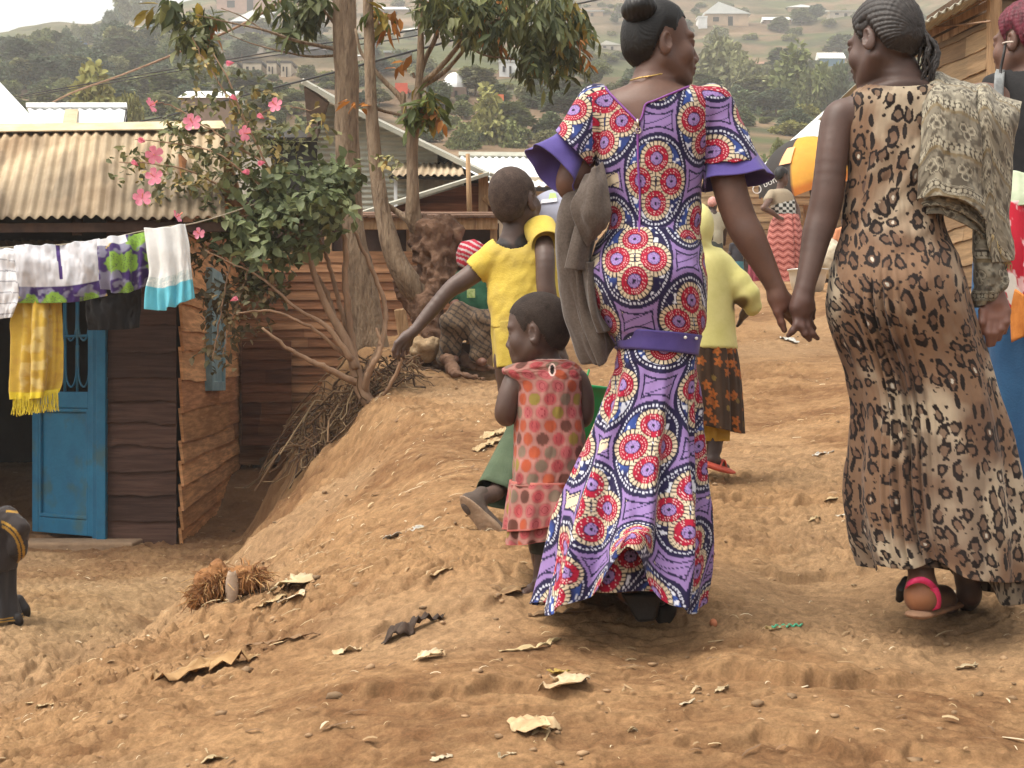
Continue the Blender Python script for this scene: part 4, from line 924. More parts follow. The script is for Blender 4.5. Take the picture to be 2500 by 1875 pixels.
def build_timber_house():
    t = empty('timber_house', (3.4, 9.5, 1.3), 'pale timber house with an overhanging tin roof at the upper right', 'house')
    d0, d1 = 8.2, 8.9; C, L_ = np.array((P(2418, 0, d0)[0], d0)), np.array((P(2258, 0, d1)[0], d1)); tn = [(.36, .235, .125), (.29, .185, .095), (.42, .285, .155), (.25, .155, .08)]
    d = (L_ - C) / np.linalg.norm(L_ - C); nn = np.array((d[1], -d[0])); nn = nn if nn[1] < 0 else -nn; mb = MB()
    boards(mb, L_, C, 1.0, 3.24, .125, nn, tn, 23, wav=.006, splits=1, th=.012, zb2=1.10, lap=.012); w_ = mb.build('side_wall', M_plank_h, t, col=True); mb = MB()
    boards(mb, C, C + (3.0, .3), 1.0, 4.2, .10, (0, -1), [(.25, .16, .085), (.20, .125, .065), (.30, .195, .105)], 24, wav=.006, splits=1, th=.012, lap=.012); mb.build('front_wall', M_plank_h, t, col=True)
    # cut the gable wall along its slope
    bm = bmesh.new(); bm.from_mesh(w_.data); pw = Vector(parent_world(t)); p0, p1 = P(2258, 118, d1), P(2418, 52, d0)
    bmesh.ops.bisect_plane(bm, geom=bm.verts[:] + bm.edges[:] + bm.faces[:], plane_co=Vector(p0) - pw, plane_no=Vector((-(p1 - p0)[2], 0, (p1 - p0)[0])).normalized(), clear_outer=True); bm.to_mesh(w_.data); bm.free()
    mb = MB(); N3 = np.array((*nn, 0))
    mb.hexa([P(2262, 120, d1 + .25), P(2416, 120, d0 + .25), P(2416, -60, d0 + .25), P(2262, 40, d1 + .25)], [P(2262, 120, d1 + .32), P(2416, 120, d0 + .32), P(2416, -60, d0 + .32), P(2262, 40, d1 + .32)]); mb.build('inner_wall', mat('attic_board', (.075, .045, .028), (.12, .072, .042), scale=5), t)
    for (u0, v0, a0), (u1, v1, a1), w in (((2262, 112, d1), (2424, 30, d0), .020), ((2268, 84, d1), (2424, 4, d0), .022), ((2256, 66, d1), (2424, -22, d0), .028)):
        p, q = P(u0, v0, a0 - .03), P(u1, v1, a1 - .03); mb = MB(); mb.hexa([p + (0, 0, -w), q + (0, 0, -w), q + (0, 0, w), p + (0, 0, w)], [p + (0, .05, -w), q + (0, .05, -w), q + (0, .05, w), p + (0, .05, w)]); mb.build('rafter', M_plank, t)
    mb = MB(); c0 = P(2418, 0, d0); mb.box((c0[0] + .01, d0 - .035, 2.4), (.035, .03, 1.4)); mb.build('corner_post', M_plank, t)
    e0, e1 = P(2252, 56, d1 - .45), P(2470, -62, d0 - .45); tin(e0, e1, e0 + (0.35, 4.5, .25), e1 + (0.35, 4.5, .25), .07, .012, 6, 'roof', M_tin_grey, t)

# ------------------------------------------------------------------ market at the top of the road
def umbrella(name, label, D, cu, vtop, ru, drop, tilt, cols, n=8, val=.13, pole_v=690, vcol=None, dia=None, text=None):
    c = P(cu, vtop, D); R_ = ru * D / F; t = empty(name, c + np.array((0, 0, -1.6)), label, 'umbrella')
    al = math.radians(tilt); Rm = np.array(((math.cos(al), 0, math.sin(al)), (0, 1, 0), (-math.sin(al), 0, math.cos(al)))) @ np.array(((1, 0, 0), (0, math.cos(.16), -math.sin(.16)), (0, math.sin(.16), math.cos(.16))))
    H = drop * D / F; V, C = [], []; m = 12; k = n * 12
    th = np.linspace(0, 2 * math.pi, k, endpoint=False)
    rot = math.radians(14); fr = ((th - rot) / (2 * math.pi) * n) % 1; seg = np.floor(((th - rot) % (2 * math.pi)) / (2 * math.pi) * n + 1e-6).astype(int)
    rows = []
    for i in range(m):
        a_ = i / (m - 1); r = R_ * a_ * (1 - .07 * a_ * np.sin(fr * math.pi)); z = -H * (1 - math.sqrt(max(0, 1 - .86 * a_ * a_))) / (1 - math.sqrt(.14))
        rows.append(np.stack((r * np.cos(th), r * np.sin(th), z + .05 * R_ * a_ * np.sin(fr * math.pi) * a_), -1)); C.append(np.array([cols[s % len(cols)] for s in seg]))
    base = rows[-1].copy()
    for i in (1, 2): rows.append(base * np.array((1.01, 1.01, 1)) + np.array((0, 0, -val * i / 2)) + .012 * i * np.stack((np.cos(th), np.sin(th), 0 * th), -1) * np.sin(fr * 2 * math.pi)[:, None]); C.append(np.array([(vcol or cols)[s % len(vcol or cols)] for s in seg]))
    V = np.array(rows).reshape(-1, 3) @ Rm.T + c
    cn = mesh('canopy', V, grid_faces(m + 2, k, True), mat(name + '_cloth', (.9, .9, .9), (1, 1, 1), scale=8, rough=.7, bump=.1, attr=True, trans=.35), t, col=np.vstack(C))
    mb = MB(); foot = c + Rm @ np.array((0, 0, -1.75)); mb.tube([c, foot], .022, 8); mb.build('pole', mat('pole_iron', (.02, .018, .016), (.04, .035, .03), rough=.5), t, smooth=True); mb = MB()
    for s in range(n):
        th_ = 2 * math.pi * s / n + .47; mb.tube([c + Rm @ np.array((0, 0, -.75 * H - .15)), c + Rm @ np.array((R_ * .55 * math.cos(th_), R_ * .55 * math.sin(th_), -.30 * H))], .006, 5)
    mb.build('rib', mat('rib_iron', (.05, .045, .04), rough=.5), t)
    return t, c, Rm, R_, H
def text_mesh(s, size, m, name, parent, origin, ax):
    cu = bpy.data.curves.new(name, 'FONT'); cu.body = s; cu.size = size; cu.extrude = .001
    o = bpy.data.objects.new(name, cu); COL.objects.link(o); bpy.context.view_layer.update()
    me = bpy.data.meshes.new_from_object(o); bpy.data.objects.remove(o)
    V = np.array([v.co[:] for v in me.vertices]); Fc = [tuple(p.vertices) for p in me.polygons]
    V = np.asarray(origin) + V @ np.asarray(ax); return mesh(name, V, Fc, m, parent, smooth=False)

def build_market():
    OR, OR_LIT, BK = (.78, .26, .03), (.90, .46, .06), (.052, .048, .046)  # second tone is the orange brightened as if lit through the cloth
    t, c, Rm, R_, H = umbrella('market_umbrella', 'large orange and black market umbrella leaning over the woman in the zigzag skirt', 20.0, 1952, 336, 128, 100, -14, [OR, OR, OR, BK, BK, OR_LIT, OR_LIT, OR], vcol=[OR, OR, OR, BK, BK, OR, OR, OR], val=.16)
    Mt = mat('umbrella_print', (.75, .73, .7), rough=.7, bump=0); Mo = mat('umbrella_patch', (.85, .42, .2), rough=.7, bump=0)
    def on(th, a_, off=.012):
        z = -H * (1 - math.sqrt(max(0, 1 - .86 * a_ * a_))) / (1 - math.sqrt(.14)); return c + Rm @ np.array((R_ * a_ * math.cos(th) * 1.0, R_ * a_ * math.sin(th) * 1.0, z + .045 * R_ * a_ * a_ + off))
    ths = math.radians(-118); rows = []
    for i in range(5):
        rows.append([on(ths - .36 + .30 * (j / 4) + (.10 * (i / 4)), .52 + .30 * (1 - i / 4) , .016) for j in range(5)])
    mesh('printed_square', np.array(rows).reshape(-1, 3), grid_faces(5, 5), Mo, t)
    o_ = P(1848, 462, 18.95); e_ = P(1906, 436, 18.95); ex = (e_ - o_); ex /= np.linalg.norm(ex); uz = np.array((0, 0, 1.0)) - ex * ex[2]; uz /= np.linalg.norm(uz)
    text_mesh('bonk', .125, Mt, 'printed_word', t, o_ + ex * .10 - uz * .02, np.stack((ex, uz, np.cross(ex, uz))))
    th = np.linspace(0, 2 * math.pi, 28); mb = MB(); mb.tube([o_ + ex * (.055 * math.cos(a_)) + uz * (.055 * math.sin(a_)) for a_ in th], .007, 5, cap=False); mb.build('printed_ring', Mt, t)
    BL, LB = (.030, .042, .115), (.48, .50, .62)
    t, c, Rm, R_, H = umbrella('market_umbrella', 'dark blue market umbrella with a pale printed top beside the boy', 14.5, 1352, 462, 92, 74, -8, [LB, LB, LB, LB, LB, LB, LB, LB], vcol=[BL], val=.26)
    def on2(th, a_, off=.014):
        z = -H * (1 - math.sqrt(max(0, 1 - .86 * a_ * a_))) / (1 - math.sqrt(.14)); return c + Rm @ np.array((R_ * a_ * math.cos(th), R_ * a_ * math.sin(th), z + off + .05 * R_ * a_ * a_))
    mesh('printed_leaf', np.array([on2(math.radians(-95 - 12 + q * 9), .45 + .22 * p + .10 * q * .2) for p in (0, .5, 1) for q in (0, 1, 2)]), grid_faces(3, 3), mat('leaf_print', (.35, .62, .15), rough=.7, bump=0), t)
    mesh('printed_oval', np.array([on2(math.radians(-125 + q * 12), .66 + .09 * p) for p in (0, .5, 1) for q in (0, 1, 2, 3)]), grid_faces(3, 4), mat('white_print', (.75, .75, .78), rough=.7, bump=0), t)
    # grey tin roof and stall behind the orange umbrella
    t = empty('market_shed', P(2000, 640, 23), 'market shed with a broad grey tin roof behind the orange umbrella', 'shed')
    tin(P(1838, 425, 21.5), P(2300, 425, 21.5), P(2030, 255, 26), P(2420, 255, 26), .12, .015, 6, 'roof', M_tin_white, t)
    mb = MB(); x0, x1 = P(1880, 0, 22)[0], P(2150, 0, 22)[0]; boards(mb, (x0, 22), (x1, 22), 2.5, 4.3, .16, (0, -1), [(.36, .26, .15), (.30, .21, .12)], 31, wav=.006); mb.build('wall', M_board, t, col=True)
    t = empty('market_stall', P(1800, 690, 21), 'rough market stall of pale planks at the top of the road', 'stall')
    x0, x1 = P(1690, 0, 21)[0], P(2010, 0, 21)[0]; mb = MB(); boards(mb, (x0, 21), (x1, 21), 3.05, 4.1, .13, (0, -1), [(.40, .29, .17), (.33, .23, .13), (.46, .35, .22)], 33, wav=.006); mb.build('wall', M_board, t, col=True); mb = MB()
    mb.box(((x0 + x1) / 2, 20.9, 2.5), ((x1 - x0) / 2, .05, .5)); mb.build('counter', mat('dark_counter', (.05, .032, .025), (.09, .06, .045)), t); mb = MB()
    quad_slab(mb, [P(1690, 560, 20.2), P(1790, 560, 20.2), P(1790, 548, 21), P(1690, 548, 21)], .04); mb.build('roof', M_tin_white, t); mb = MB()
    for u, v0, v1 in ((1752, 690, 480), (1990, 690, 470), (1965, 640, 500)): mb.tube([P(u, v0, 20.5), P(u + 2, v1, 20.5)], .04, 7)
    mb.tube([P(1940, 560, 20.4), P(2010, 520, 20.4)], .03, 6); mb.build('post', M_plank, t)
    # basin and sacks on the road
    b = np.array(P(1972, 738, 15.4)); b[2] = float(base_h(b[0], b[1])) + .0; mb = MB(); Rb = 46 * 15.4 / F; prof = [(.62, 0), (.80, .03), (.95, .15), (1.0, .235), (1.09, .24), (1.08, .252), (.98, .24), (.9, .16), (.7, .06), (0, .05)]
    th = np.linspace(0, 2 * math.pi, 36, endpoint=False); V = np.array([[b[0] + Rb * p * math.cos(a_), b[1] + Rb * p * math.sin(a_), b[2] + q] for p, q in prof for a_ in th])
    o = mesh('basin', V, grid_faces(len(prof), 36, True), mat('aluminium', (.55, .54, .5), (.68, .67, .62), rough=.4, metal=.6, bump=.1)); tag(o, 'round pale metal basin on the road between the two joined hands', 'basin')
    bb = Body(17.8); bb.ell(bb.pt(2030, 632), (.26, .2, .20), k=.05).ell(bb.pt(2050, 655), (.24, .2, .17), k=.05).ell(bb.pt(2020, 600), (.12, .12, .12), k=.08)
    o = bb.build('sack', .02, mat('sackcloth', (.42, .36, .26), (.55, .48, .36), scale=9, rough=.9, bump=.6, bscale=40), (1, 1, 1), disp=lambda V, n: n * (.02 * fbm(V[:, 0] * 8, V[:, 1] * 8, V[:, 2] * 8, 3, 4))[:, None]); tag(o, 'pale full sack standing behind the metal basin', 'sack')
    mb = MB(); mb.box(P(2045, 700, 18.2), (.32, .25, .14)); o = bevel(mb.build('crate', mat('crate_dark', (.04, .03, .028), (.09, .06, .05), scale=9)), .015); tag(o, 'dark wooden crate under the pale sack', 'crate')

# ------------------------------------------------------------------ far hillside
def far_house(name, label, uL, uR, vT, vE, vB, roof, wall, kind='gable', door=True, group=None, depth=None, base=None):
    d = depth or hit((uL + uR) / 2, vB); k = d / F; c = P((uL + uR) / 2, vB, d); w = (uR - uL) / 2 * k; h = (vB - vE) * k; hr = (vE - vT) * k; dp = max(w * .55, 1.2); ov = w * .10
    t = empty(name, c, label, 'house', group); mb = MB(); cw = c + np.array((0, dp, 0))
    mb.box(cw + (0, 0, h / 2 - .6), (w - ov, dp - ov * .6, h / 2 + .6)); Mw = mat(name + '_wall', tuple(wall * np.array(.8)), tuple(wall), scale=1, rough=.9, bump=0); mb.build('wall', Mw, t)
    mb = MB(); z = c[2] + h
    if kind == 'pyramid':
        ap = cw + (0, 0, h + hr); q = [cw + (sx * w, sy * dp, h) for sx, sy in ((-1, -1), (1, -1), (1, 1), (-1, 1))]; mb.add(q + [ap], [(0, 1, 4), (1, 2, 4), (2, 3, 4), (3, 0, 4), (3, 2, 1, 0)])
    elif kind == 'gable':
        q = [cw + (-w, -dp, h), cw + (w, -dp, h), cw + (w, dp, h), cw + (-w, dp, h), cw + (-w, 0, h + hr), cw + (w, 0, h + hr)]; mb.add(q, [(0, 1, 5, 4), (2, 3, 4, 5), (0, 4, 3), (1, 2, 5), (3, 2, 1, 0)])
    elif kind == 'front':
        q = [cw + (-w, -dp, h), cw + (w, -dp, h), cw + (w, dp, h), cw + (-w, dp, h), cw + (-w * .35, -dp, h + hr), cw + (-w * .35, dp, h + hr * .9)]; mb.add(q, [(0, 1, 4), (1, 2, 5, 4), (2, 3, 5), (3, 0, 4, 5), (3, 2, 1, 0)])
    elif kind == 'dome':
        n = 14; rows = [[cw + (w * math.cos(f_ := math.pi * i / 14 * .5) * math.cos(2 * math.pi * j / n), dp * math.cos(f_) * math.sin(2 * math.pi * j / n), h + hr * math.sin(f_)) for j in range(n)] for i in range(15)]; mb.add(np.array(rows), grid_faces(15, n, True))
    else:
        q0 = [cw + (-w, -dp, h), cw + (w, -dp, h), cw + (w, dp, h + hr), cw + (-w, dp, h + hr)]; quad_slab(mb, q0, .15)
    mb.build('roof', mat(name + '_roof', tuple(roof * np.array(.88)), tuple(roof), scale=.8, rough=.6, bump=0), t)
    if door:
        mb = MB(); mb.box(cw + (w * .15, -dp + ov * .6, h * .42 - .1), (w * .10, .06, h * .42)); mb.build('door', M_dark, t)
        mb = MB(); mb.box(cw + (-w * .45, -dp + ov * .6, h * .55), (w * .12, .06, h * .18)); mb.build('window', M_dark, t)
    return t

def build_far_houses():
    a = np.array; GR, WH, DK, TN, BL, ORc, RD = a((.46, .47, .46)), a((.78, .79, .78)), a((.055, .048, .045)), a((.40, .28, .18)), a((.05, .14, .26)), a((.52, .20, .09)), a((.62, .13, .08))
    far_house('hill_house', 'far dark house under a grey pyramid roof above the plank house', 560, 668, 15, 52, 82, GR, DK, 'pyramid')
    far_house('hill_shed', 'small far shed joined right of the grey pyramid roofed house', 628, 676, 20, 34, 66, GR, DK, 'flat', False)
    far_house('hill_house', 'far pale pyramid roof half sunk in trees at the left edge', 50, 132, 102, 126, 142, a((.55, .56, .54)), a((.12, .11, .09)), 'pyramid', False)
    far_house('hill_house', 'small bright blue house high on the skyline', 189, 213, 84, 90, 108, BL, BL, 'flat', False)
    far_house('hill_house', 'far blue-walled house with a swooping white roof on the left skyline', 356, 410, 30, 44, 66, WH, BL, 'gable')
    far_house('hill_shed', 'tiny white roofed shed below the blue-walled house', 332, 364, 56, 66, 72, WH, TN, 'flat', False)
    far_house('hill_house', 'long low orange house above the white tin roofs', 54, 120, 164, 172, 192, ORc, ORc * .9, 'flat')
    far_house('hill_house', 'far black house with a blue window on the mid slope', 376, 450, 152, 164, 194, DK, DK * .9, 'gable')
    far_house('hill_house', 'crumpled bright white roof among the bush tops', 434, 568, 203, 238, 262, WH, a((.22, .16, .12)), 'gable', False, depth=44)
    for i, (u0, u1, lb) in enumerate(((532, 580, 'leftmost pale clay wall house of the terrace row'), (590, 640, 'second pale clay house of the terrace row'), (650, 676, 'narrow third pale clay house of the terrace row'), (684, 712, 'last whitewashed house of the terrace row'))):
        far_house('terrace_house', lb, u0, u1, 146, 154, 186, a((.10, .09, .08)), a((.50, .42, .32)), 'flat', group='clay houses in a row on the slope')
    far_house('hill_house', 'long black-roofed barn above the terrace row', 700, 796, 106, 122, 142, DK * .7, DK, 'gable', False)
    far_house('hill_house', 'large pinkish brick building at the top of the hill', 520, 676, -30, -12, 34, a((.42, .28, .21)), a((.44, .27, .20)), 'flat')
    far_house('hill_house', 'far house with a thin white roof strip behind the leaning tree', 920, 1000, 8, 24, 40, WH, TN * .7, 'flat')
    far_house('hill_house', 'low grey roofed house between the tree stems', 936, 1004, 119, 128, 142, GR, TN * .6, 'flat', False)
    far_house('hill_house', 'white domed tent house on the mid slope', 1074, 1142, 164, 212, 236, WH, a((.16, .11, .08)), 'dome')
    far_house('hill_house', 'small white block house right of the domed tent', 1216, 1268, 146, 152, 188, GR, WH * .85, 'flat')
    far_house('hill_house', 'house with a bright red-orange roof behind the leaning tree', 962, 996, 204, 222, 240, RD, TN, 'flat', False)
    far_house('hill_house', 'dark shed beside an orange cloth on the slope', 1180, 1232, 226, 234, 262, a((.20, .14, .10)), a((.26, .10, .06)), 'flat', False)
    far_house('hill_house', 'tan gabled house beside the purple sleeve', 1340, 1400, 276, 296, 318, a((.30, .22, .16)), ORc, 'front', False)
    far_house('hill_house', 'big tan house with a white gabled roof on the upper slope', 1716, 1834, 4, 33, 62, a((.66, .68, .66)), a((.46, .33, .22)), 'front')
    far_house('hill_shed', 'small white shed left of the big tan house', 1704, 1728, 38, 42, 70, WH, WH * .9, 'flat', False)
    far_house('hill_house', 'dark house with a brown roof and orange cloth between green trees', 1846, 1902, 143, 156, 178, a((.30, .15, .09)), DK, 'gable', False)
    far_house('hill_house', 'far house with a white hipped roof and blue wall', 2000, 2066, 122, 142, 160, WH, a((.10, .20, .28)), 'gable', False)
    far_house('hill_house', 'turquoise-walled house with a dark roof below the banana plants', 1764, 1882, 290, 322, 360, a((.07, .075, .08)), a((.10, .27, .33)), 'front', depth=62)
    far_house('hill_house', 'white roofed house above the grey market roof', 1890, 1938, 303, 318, 338, WH, TN * .5, 'gable', False, depth=60)
    far_house('hill_shed', 'tiny white roof glimpsed beside the bare shoulder', 2000, 2032, 243, 252, 262, WH, TN * .5, 'flat', False)
    rh = np.random.RandomState(12)
    for i, (u, v, w, h) in enumerate(((330, 92, 34, 16), (520, 96, 40, 18), (610, 128, 36, 15), (760, 62, 44, 20), (860, 150, 40, 18), (1010, 84, 34, 15), (1100, 70, 40, 18), (1190, 118, 34, 16), (1290, 60, 38, 17), (1340, 130, 34, 16), (1440, 40, 36, 16), (1490, 120, 30, 14), (1900, 60, 36, 16), (1960, 30, 40, 17), (2060, 40, 36, 16), (2180, 80, 36, 16), (255, 150, 34, 15), (480, 220, 46, 22))):
        far_house('hill_house', 'small pale-roofed house on the hazy far hillside', u - w, u + w, v - h * 1.5, v - h * .75, v, (WH, GR, a((.60, .58, .52)))[i % 3], (TN, a((.46, .40, .33)), a((.25, .17, .12)))[i % 3 - 1], ('gable', 'pyramid', 'flat', 'front')[i % 4], True, 'small houses scattered over the far hillside')
    for u, v, w, h, c, lb in ((1222, 246, 16, 30, (.70, .17, .06), 'orange cloth hung on a dark shed far behind'), (1842, 178, 12, 28, (.75, .22, .07), 'orange cloth hanging by the dark house among trees'), (980, 216, 30, 26, (.65, .11, .06), 'red tarpaulin spread on the slope')):
        d = hit(u, v + h / 2) - 1.5; k = d / F; mb = MB(); mb.box(P(u, v, d), (w / 2 * k, .05, h / 2 * k)); o = mb.build('hung_cloth', mat('far_cloth', tuple(np.array(c) * .8), c, scale=2)); tag(o, lb, 'cloth')

def crown_proto(kind, seed, n):
    r = np.random.RandomState(seed); P_, Fw, C = [], [], []
    lob = []
    if kind == 'cone': lob = [(r.normal(0, .05), r.normal(0, .05), .10 + .85 * i / 9, .34 * (1 - i / 9) ** .75 + .05) for i in range(10)] + [(r.uniform(-.22, .22), r.uniform(-.22, .22), r.uniform(.12, .5), .16) for _ in range(9)]
    elif kind == 'round': lob = [(r.uniform(-.3, .3), r.uniform(-.3, .3), r.uniform(.28, .85), r.uniform(.12, .24)) for _ in range(17)]
    elif kind == 'tall': lob = [(r.uniform(-.12, .12), r.uniform(-.12, .12), r.uniform(.3, .96), r.uniform(.07, .15)) for _ in range(18)]
    else: lob = [(r.uniform(-.45, .45), r.uniform(-.4, .4), r.uniform(.05, .45), r.uniform(.12, .22)) for _ in range(14)]
    w = np.array([l[3] ** 2 for l in lob]); w /= w.sum()
    for i in r.choice(len(lob), n, p=w):
        x, y, z, rr = lob[i]; d = randdir(1, r)[0]; q = rr * r.uniform(.45, 1.08) ** .6
        P_.append(np.array((x, y, z)) + d * q * np.array((1, 1, .95))); Fw.append(d + randdir(1, r)[0] * .9 + np.array((0, 0, -.5)))
        C.append((.75 + .5 * rand3(np.array([i]), np.array([seed]))[0]) * r.uniform(.7, 1.3))
    V, T = leaf_geo(P_, Fw, randdir(n, r), .095 * r.uniform(.6, 1.4, n), .062 * r.uniform(.6, 1.4, n))
    return V, T, np.repeat(np.array(C), 8)[:, None] * np.ones(3)

def build_far_trees():
    prot = {}
    Mt = {'dark': (.130, .160, .075), 'mid': (.190, .215, .085), 'yellow': (.29, .285, .10), 'pale': (.27, .275, .14), 'blue': (.135, .170, .105)}
    Mt = {k: mat('far_leaf_' + k, tuple(np.array(v) * .75), tuple(np.array(v) * 1.2), scale=.5, rough=.8, bump=0, attr=True, spec=.1, trans=.15) for k, v in Mt.items()}
    def get(kind, tone, var):
        key = (kind, tone, var)
        if key not in prot:
            V, T, C = crown_proto(kind, 40 + var * 7 + len(kind), 2400)
            me = bpy.data.meshes.new('far_crown'); o = mesh('crown', V, T, Mt[tone], col=C); o.data.transform(Matrix.Translation(o.location)); o.location = (0, 0, 0)
            mb = MB(); mb.tube([(0, 0, -.12), (.01, .005, .3), (0, .01, .7)], (.022, .016, .006), 6); tr = mb.build('trunk', M_bark, smooth=True); tr.data.transform(Matrix.Translation(tr.location)); tr.location = (0, 0, 0)
            prot[key] = (o.data, tr.data); bpy.data.objects.remove(o); bpy.data.objects.remove(tr)
        return prot[key]
    rr = np.random.RandomState(77)
    def tree(u, vt, vb, w, kind, tone, label, group=None, depth=None, name='tree', cat='tree', parts=True):
        d = depth or hit(u, min(vb, 420)); k = d / F; h = (vb - vt) * k; p = P(u, vb, d); cm, tm = get(kind, tone, rr.randint(2))
        wx = w * k / {'cone': .78, 'round': .95, 'tall': .48, 'bush': 1.25}[kind]
        hh = h / (1.05 if kind != 'bush' else .62)
        if not parts:
            o = bpy.data.objects.new(name, cm); COL.objects.link(o); o.location = p; o.scale = (wx, wx, hh); o.rotation_euler[2] = rr.uniform(0, 6.28); return tag(o, label, cat, group)
        t = empty(name, p, label, cat, group); t.scale = (wx, wx, hh); t.rotation_euler[2] = rr.uniform(0, 6.28)
        for nm, me in (('crown', cm), ('trunk', tm)):
            o = bpy.data.objects.new(nm, me); COL.objects.link(o); o.parent = t
        return t
    tree(236, 128, 420, 165, 'cone', 'yellow', 'large yellow-green tree rising behind the white tin roofs', depth=42)
    tree(318, 215, 400, 70, 'round', 'yellow', 'lower shoulder tree beside the large yellow-green tree', depth=44)
    tree(1193, 200, 420, 120, 'cone', 'yellow', 'tallest yellow-green tree behind the pale tin roof', depth=52)
    tree(1128, 285, 420, 90, 'cone', 'mid', 'left one of the yellow-green trees behind the pale roof', depth=50)
    tree(1256, 290, 420, 84, 'cone', 'mid', 'right one of the yellow-green trees behind the pale roof', depth=51)
    tree(1303, 262, 410, 64, 'cone', 'pale', 'slim pale tree standing just left of the purple sleeve', depth=60)
    tree(1060, 255, 400, 70, 'round', 'blue', 'dark rounded tree behind the leaning stems', depth=56)
    tree(1362, 310, 420, 60, 'round', 'dark', 'dark bushy tree beside the tan gabled house', depth=50)
    tree(1768, 72, 300, 170, 'round', 'pale', 'big pale willowy tree right of the face in profile', depth=95)
    tree(1830, 120, 300, 90, 'round', 'pale', 'smaller pale tree leaning on the big willowy one', depth=92)
    tree(1938, 96, 330, 150, 'cone', 'mid', 'big green tree filling the gap between the two women', depth=85)
    tree(1985, 150, 330, 100, 'round', 'mid', 'broad green tree right of the big green one', depth=83)
    tree(2040, 150, 320, 90, 'round', 'dark', 'dark tree close to the bent face', depth=86)
    tree(1900, 180, 330, 80, 'round', 'dark', 'dark green tree left of the big green one', depth=88)
    tree(1972, 250, 330, 60, 'round', 'yellow', 'yellow-green bushy tree over the grey market roof', depth=62)
    tree(1905, 335, 400, 60, 'bush', 'mid', 'leafy shrub beside the market roof edge', depth=45, name='shrub', cat='shrub')
    tree(700, 300, 420, 150, 'bush', 'pale', 'grey-green shrub behind the bush and felt roof', depth=30, name='shrub', cat='shrub')
    tree(1420, 90, 205, 100, 'round', 'mid', 'green tree just left of the black hair bun', depth=150)
    tree(1350, 200, 330, 90, 'round', 'blue', 'bluish tree over the purple sleeve', depth=75)
    tree(1450, 200, 330, 70, 'round', 'mid', 'rounded tree by the left shoulder of the patterned dress', depth=80)
    g = 'trees scattered over the far hillside'
    kinds = [('dark', 'small dark tree on the hazy far hillside'), ('mid', 'small mid-green tree on the hazy far hillside'), ('pale', 'small pale olive tree on the hazy far hillside'), ('blue', 'small bluish tree on the hazy far hillside')]
    # skyline and belts
    spots = [(20, 90, 40, 60), (55, 80, 40, 60), (100, 66, 60, 70), (140, 82, 50, 60), (165, 60, 30, 66), (185, 50, 22, 60), (215, 62, 30, 55), (240, 55, 40, 50), (272, 16, 44, 80), (300, -8, 40, 90), (330, -20, 44, 90), (365, -25, 40, 70), (395, -30, 40, 70), (425, 20, 44, 70), (455, 40, 50, 80), (300, 95, 80, 70), (340, 80, 70, 70), (400, 75, 60, 70), (445, 90, 60, 70), (470, 20, 50, 70),
             (150, 130, 70, 60), (60, 150, 80, 60), (20, 190, 60, 60), (110, 200, 90, 60), (180, 150, 60, 60), (30, 240, 90, 60), (110, 250, 80, 60), (350, 120, 90, 70), (410, 150, 70, 50), (280, 130, 60, 70), (600, 190, 120, 40), (680, 200, 90, 40), (470, 110, 70, 60), (640, 45, 40, 40)]
    for i, (u, v, w, h) in enumerate(spots):
        tn, lb = kinds[(i * 7 + 3) % 4]; tree(u, v, v + h, w, 'round' if i % 3 else 'tall', tn, lb, g)
    for i in range(190):
        u = rr.uniform(-150, 2650); v = rr.uniform(10, 340) if i % 3 else rr.uniform(170, 340); s = rr.uniform(20, 52) * (.65 + v / 260)
        if u < 480 and v < 130: continue
        tn, lb = kinds[rr.randint(4)]; tree(u, v - s * .9, v, s * rr.uniform(.8, 1.5), ['round', 'tall', 'cone', 'tall'][rr.randint(4)], tn, lb, g)
    for i in range(75):
        u = rr.uniform(-60, 500); v = rr.uniform(105 if u > 250 else 150, 330); tn, lb = kinds[rr.randint(4)]; s = rr.uniform(45, 85); tree(u, v - s, v, s * rr.uniform(.8, 1.2), ['round', 'tall', 'cone'][rr.randint(3)], tn, lb, g)
    gs = 'shrubs dotted over the far hillside'
    for i in range(290):
        u = rr.uniform(-100, 2500); v = rr.uniform(0, 360)
        if u < 420 and v < 110: continue
        s = rr.uniform(12, 32) * (.55 + v / 230); tn = ('mid', 'pale', 'yellow', 'dark')[rr.randint(4)]
        tree(u, v - s * .55, v, s * 1.7, 'bush', tn, {'mid': 'small green shrub on the dry far slope', 'pale': 'small pale shrub on the dry far slope', 'yellow': 'small yellowish shrub on the dry far slope', 'dark': 'small dark shrub on the dry far slope'}[tn], gs, name='shrub', cat='shrub', parts=False)
    # banana plants
    Mb = mat('banana_leaf', (.16, .22, .10), (.27, .34, .17), scale=.6, rough=.6, bump=0, trans=.2)
    for u, v0, v1, d, lb in ((1814, 300, 196, 84, 'banana plant with tall pale fronds below the big trees'), (1852, 305, 258, 80, 'smaller banana plant right of the tall one'), (1795, 320, 262, 78, 'low banana plant left of the tall one'), (1868, 420, 372, 40, 'young banana plant by the patterned sleeve'), (2038, 330, 285, 74, 'banana plant beside the bare shoulder'), (1420, 200, 166, 110, 'banana plant on the slope left of the head with the bun')):
        k = d / F; p = P(u, v0, d); H = (v0 - v1) * k; t = empty('banana_plant', p, lb, 'plant'); mb = MB(); mb.tube([p - (0, 0, .5), p + np.array((0, 0, H * .45))], (.12 * H / 3, .07 * H / 3), 7); mb.build('stem', Mb, t, smooth=True); mb = MB()
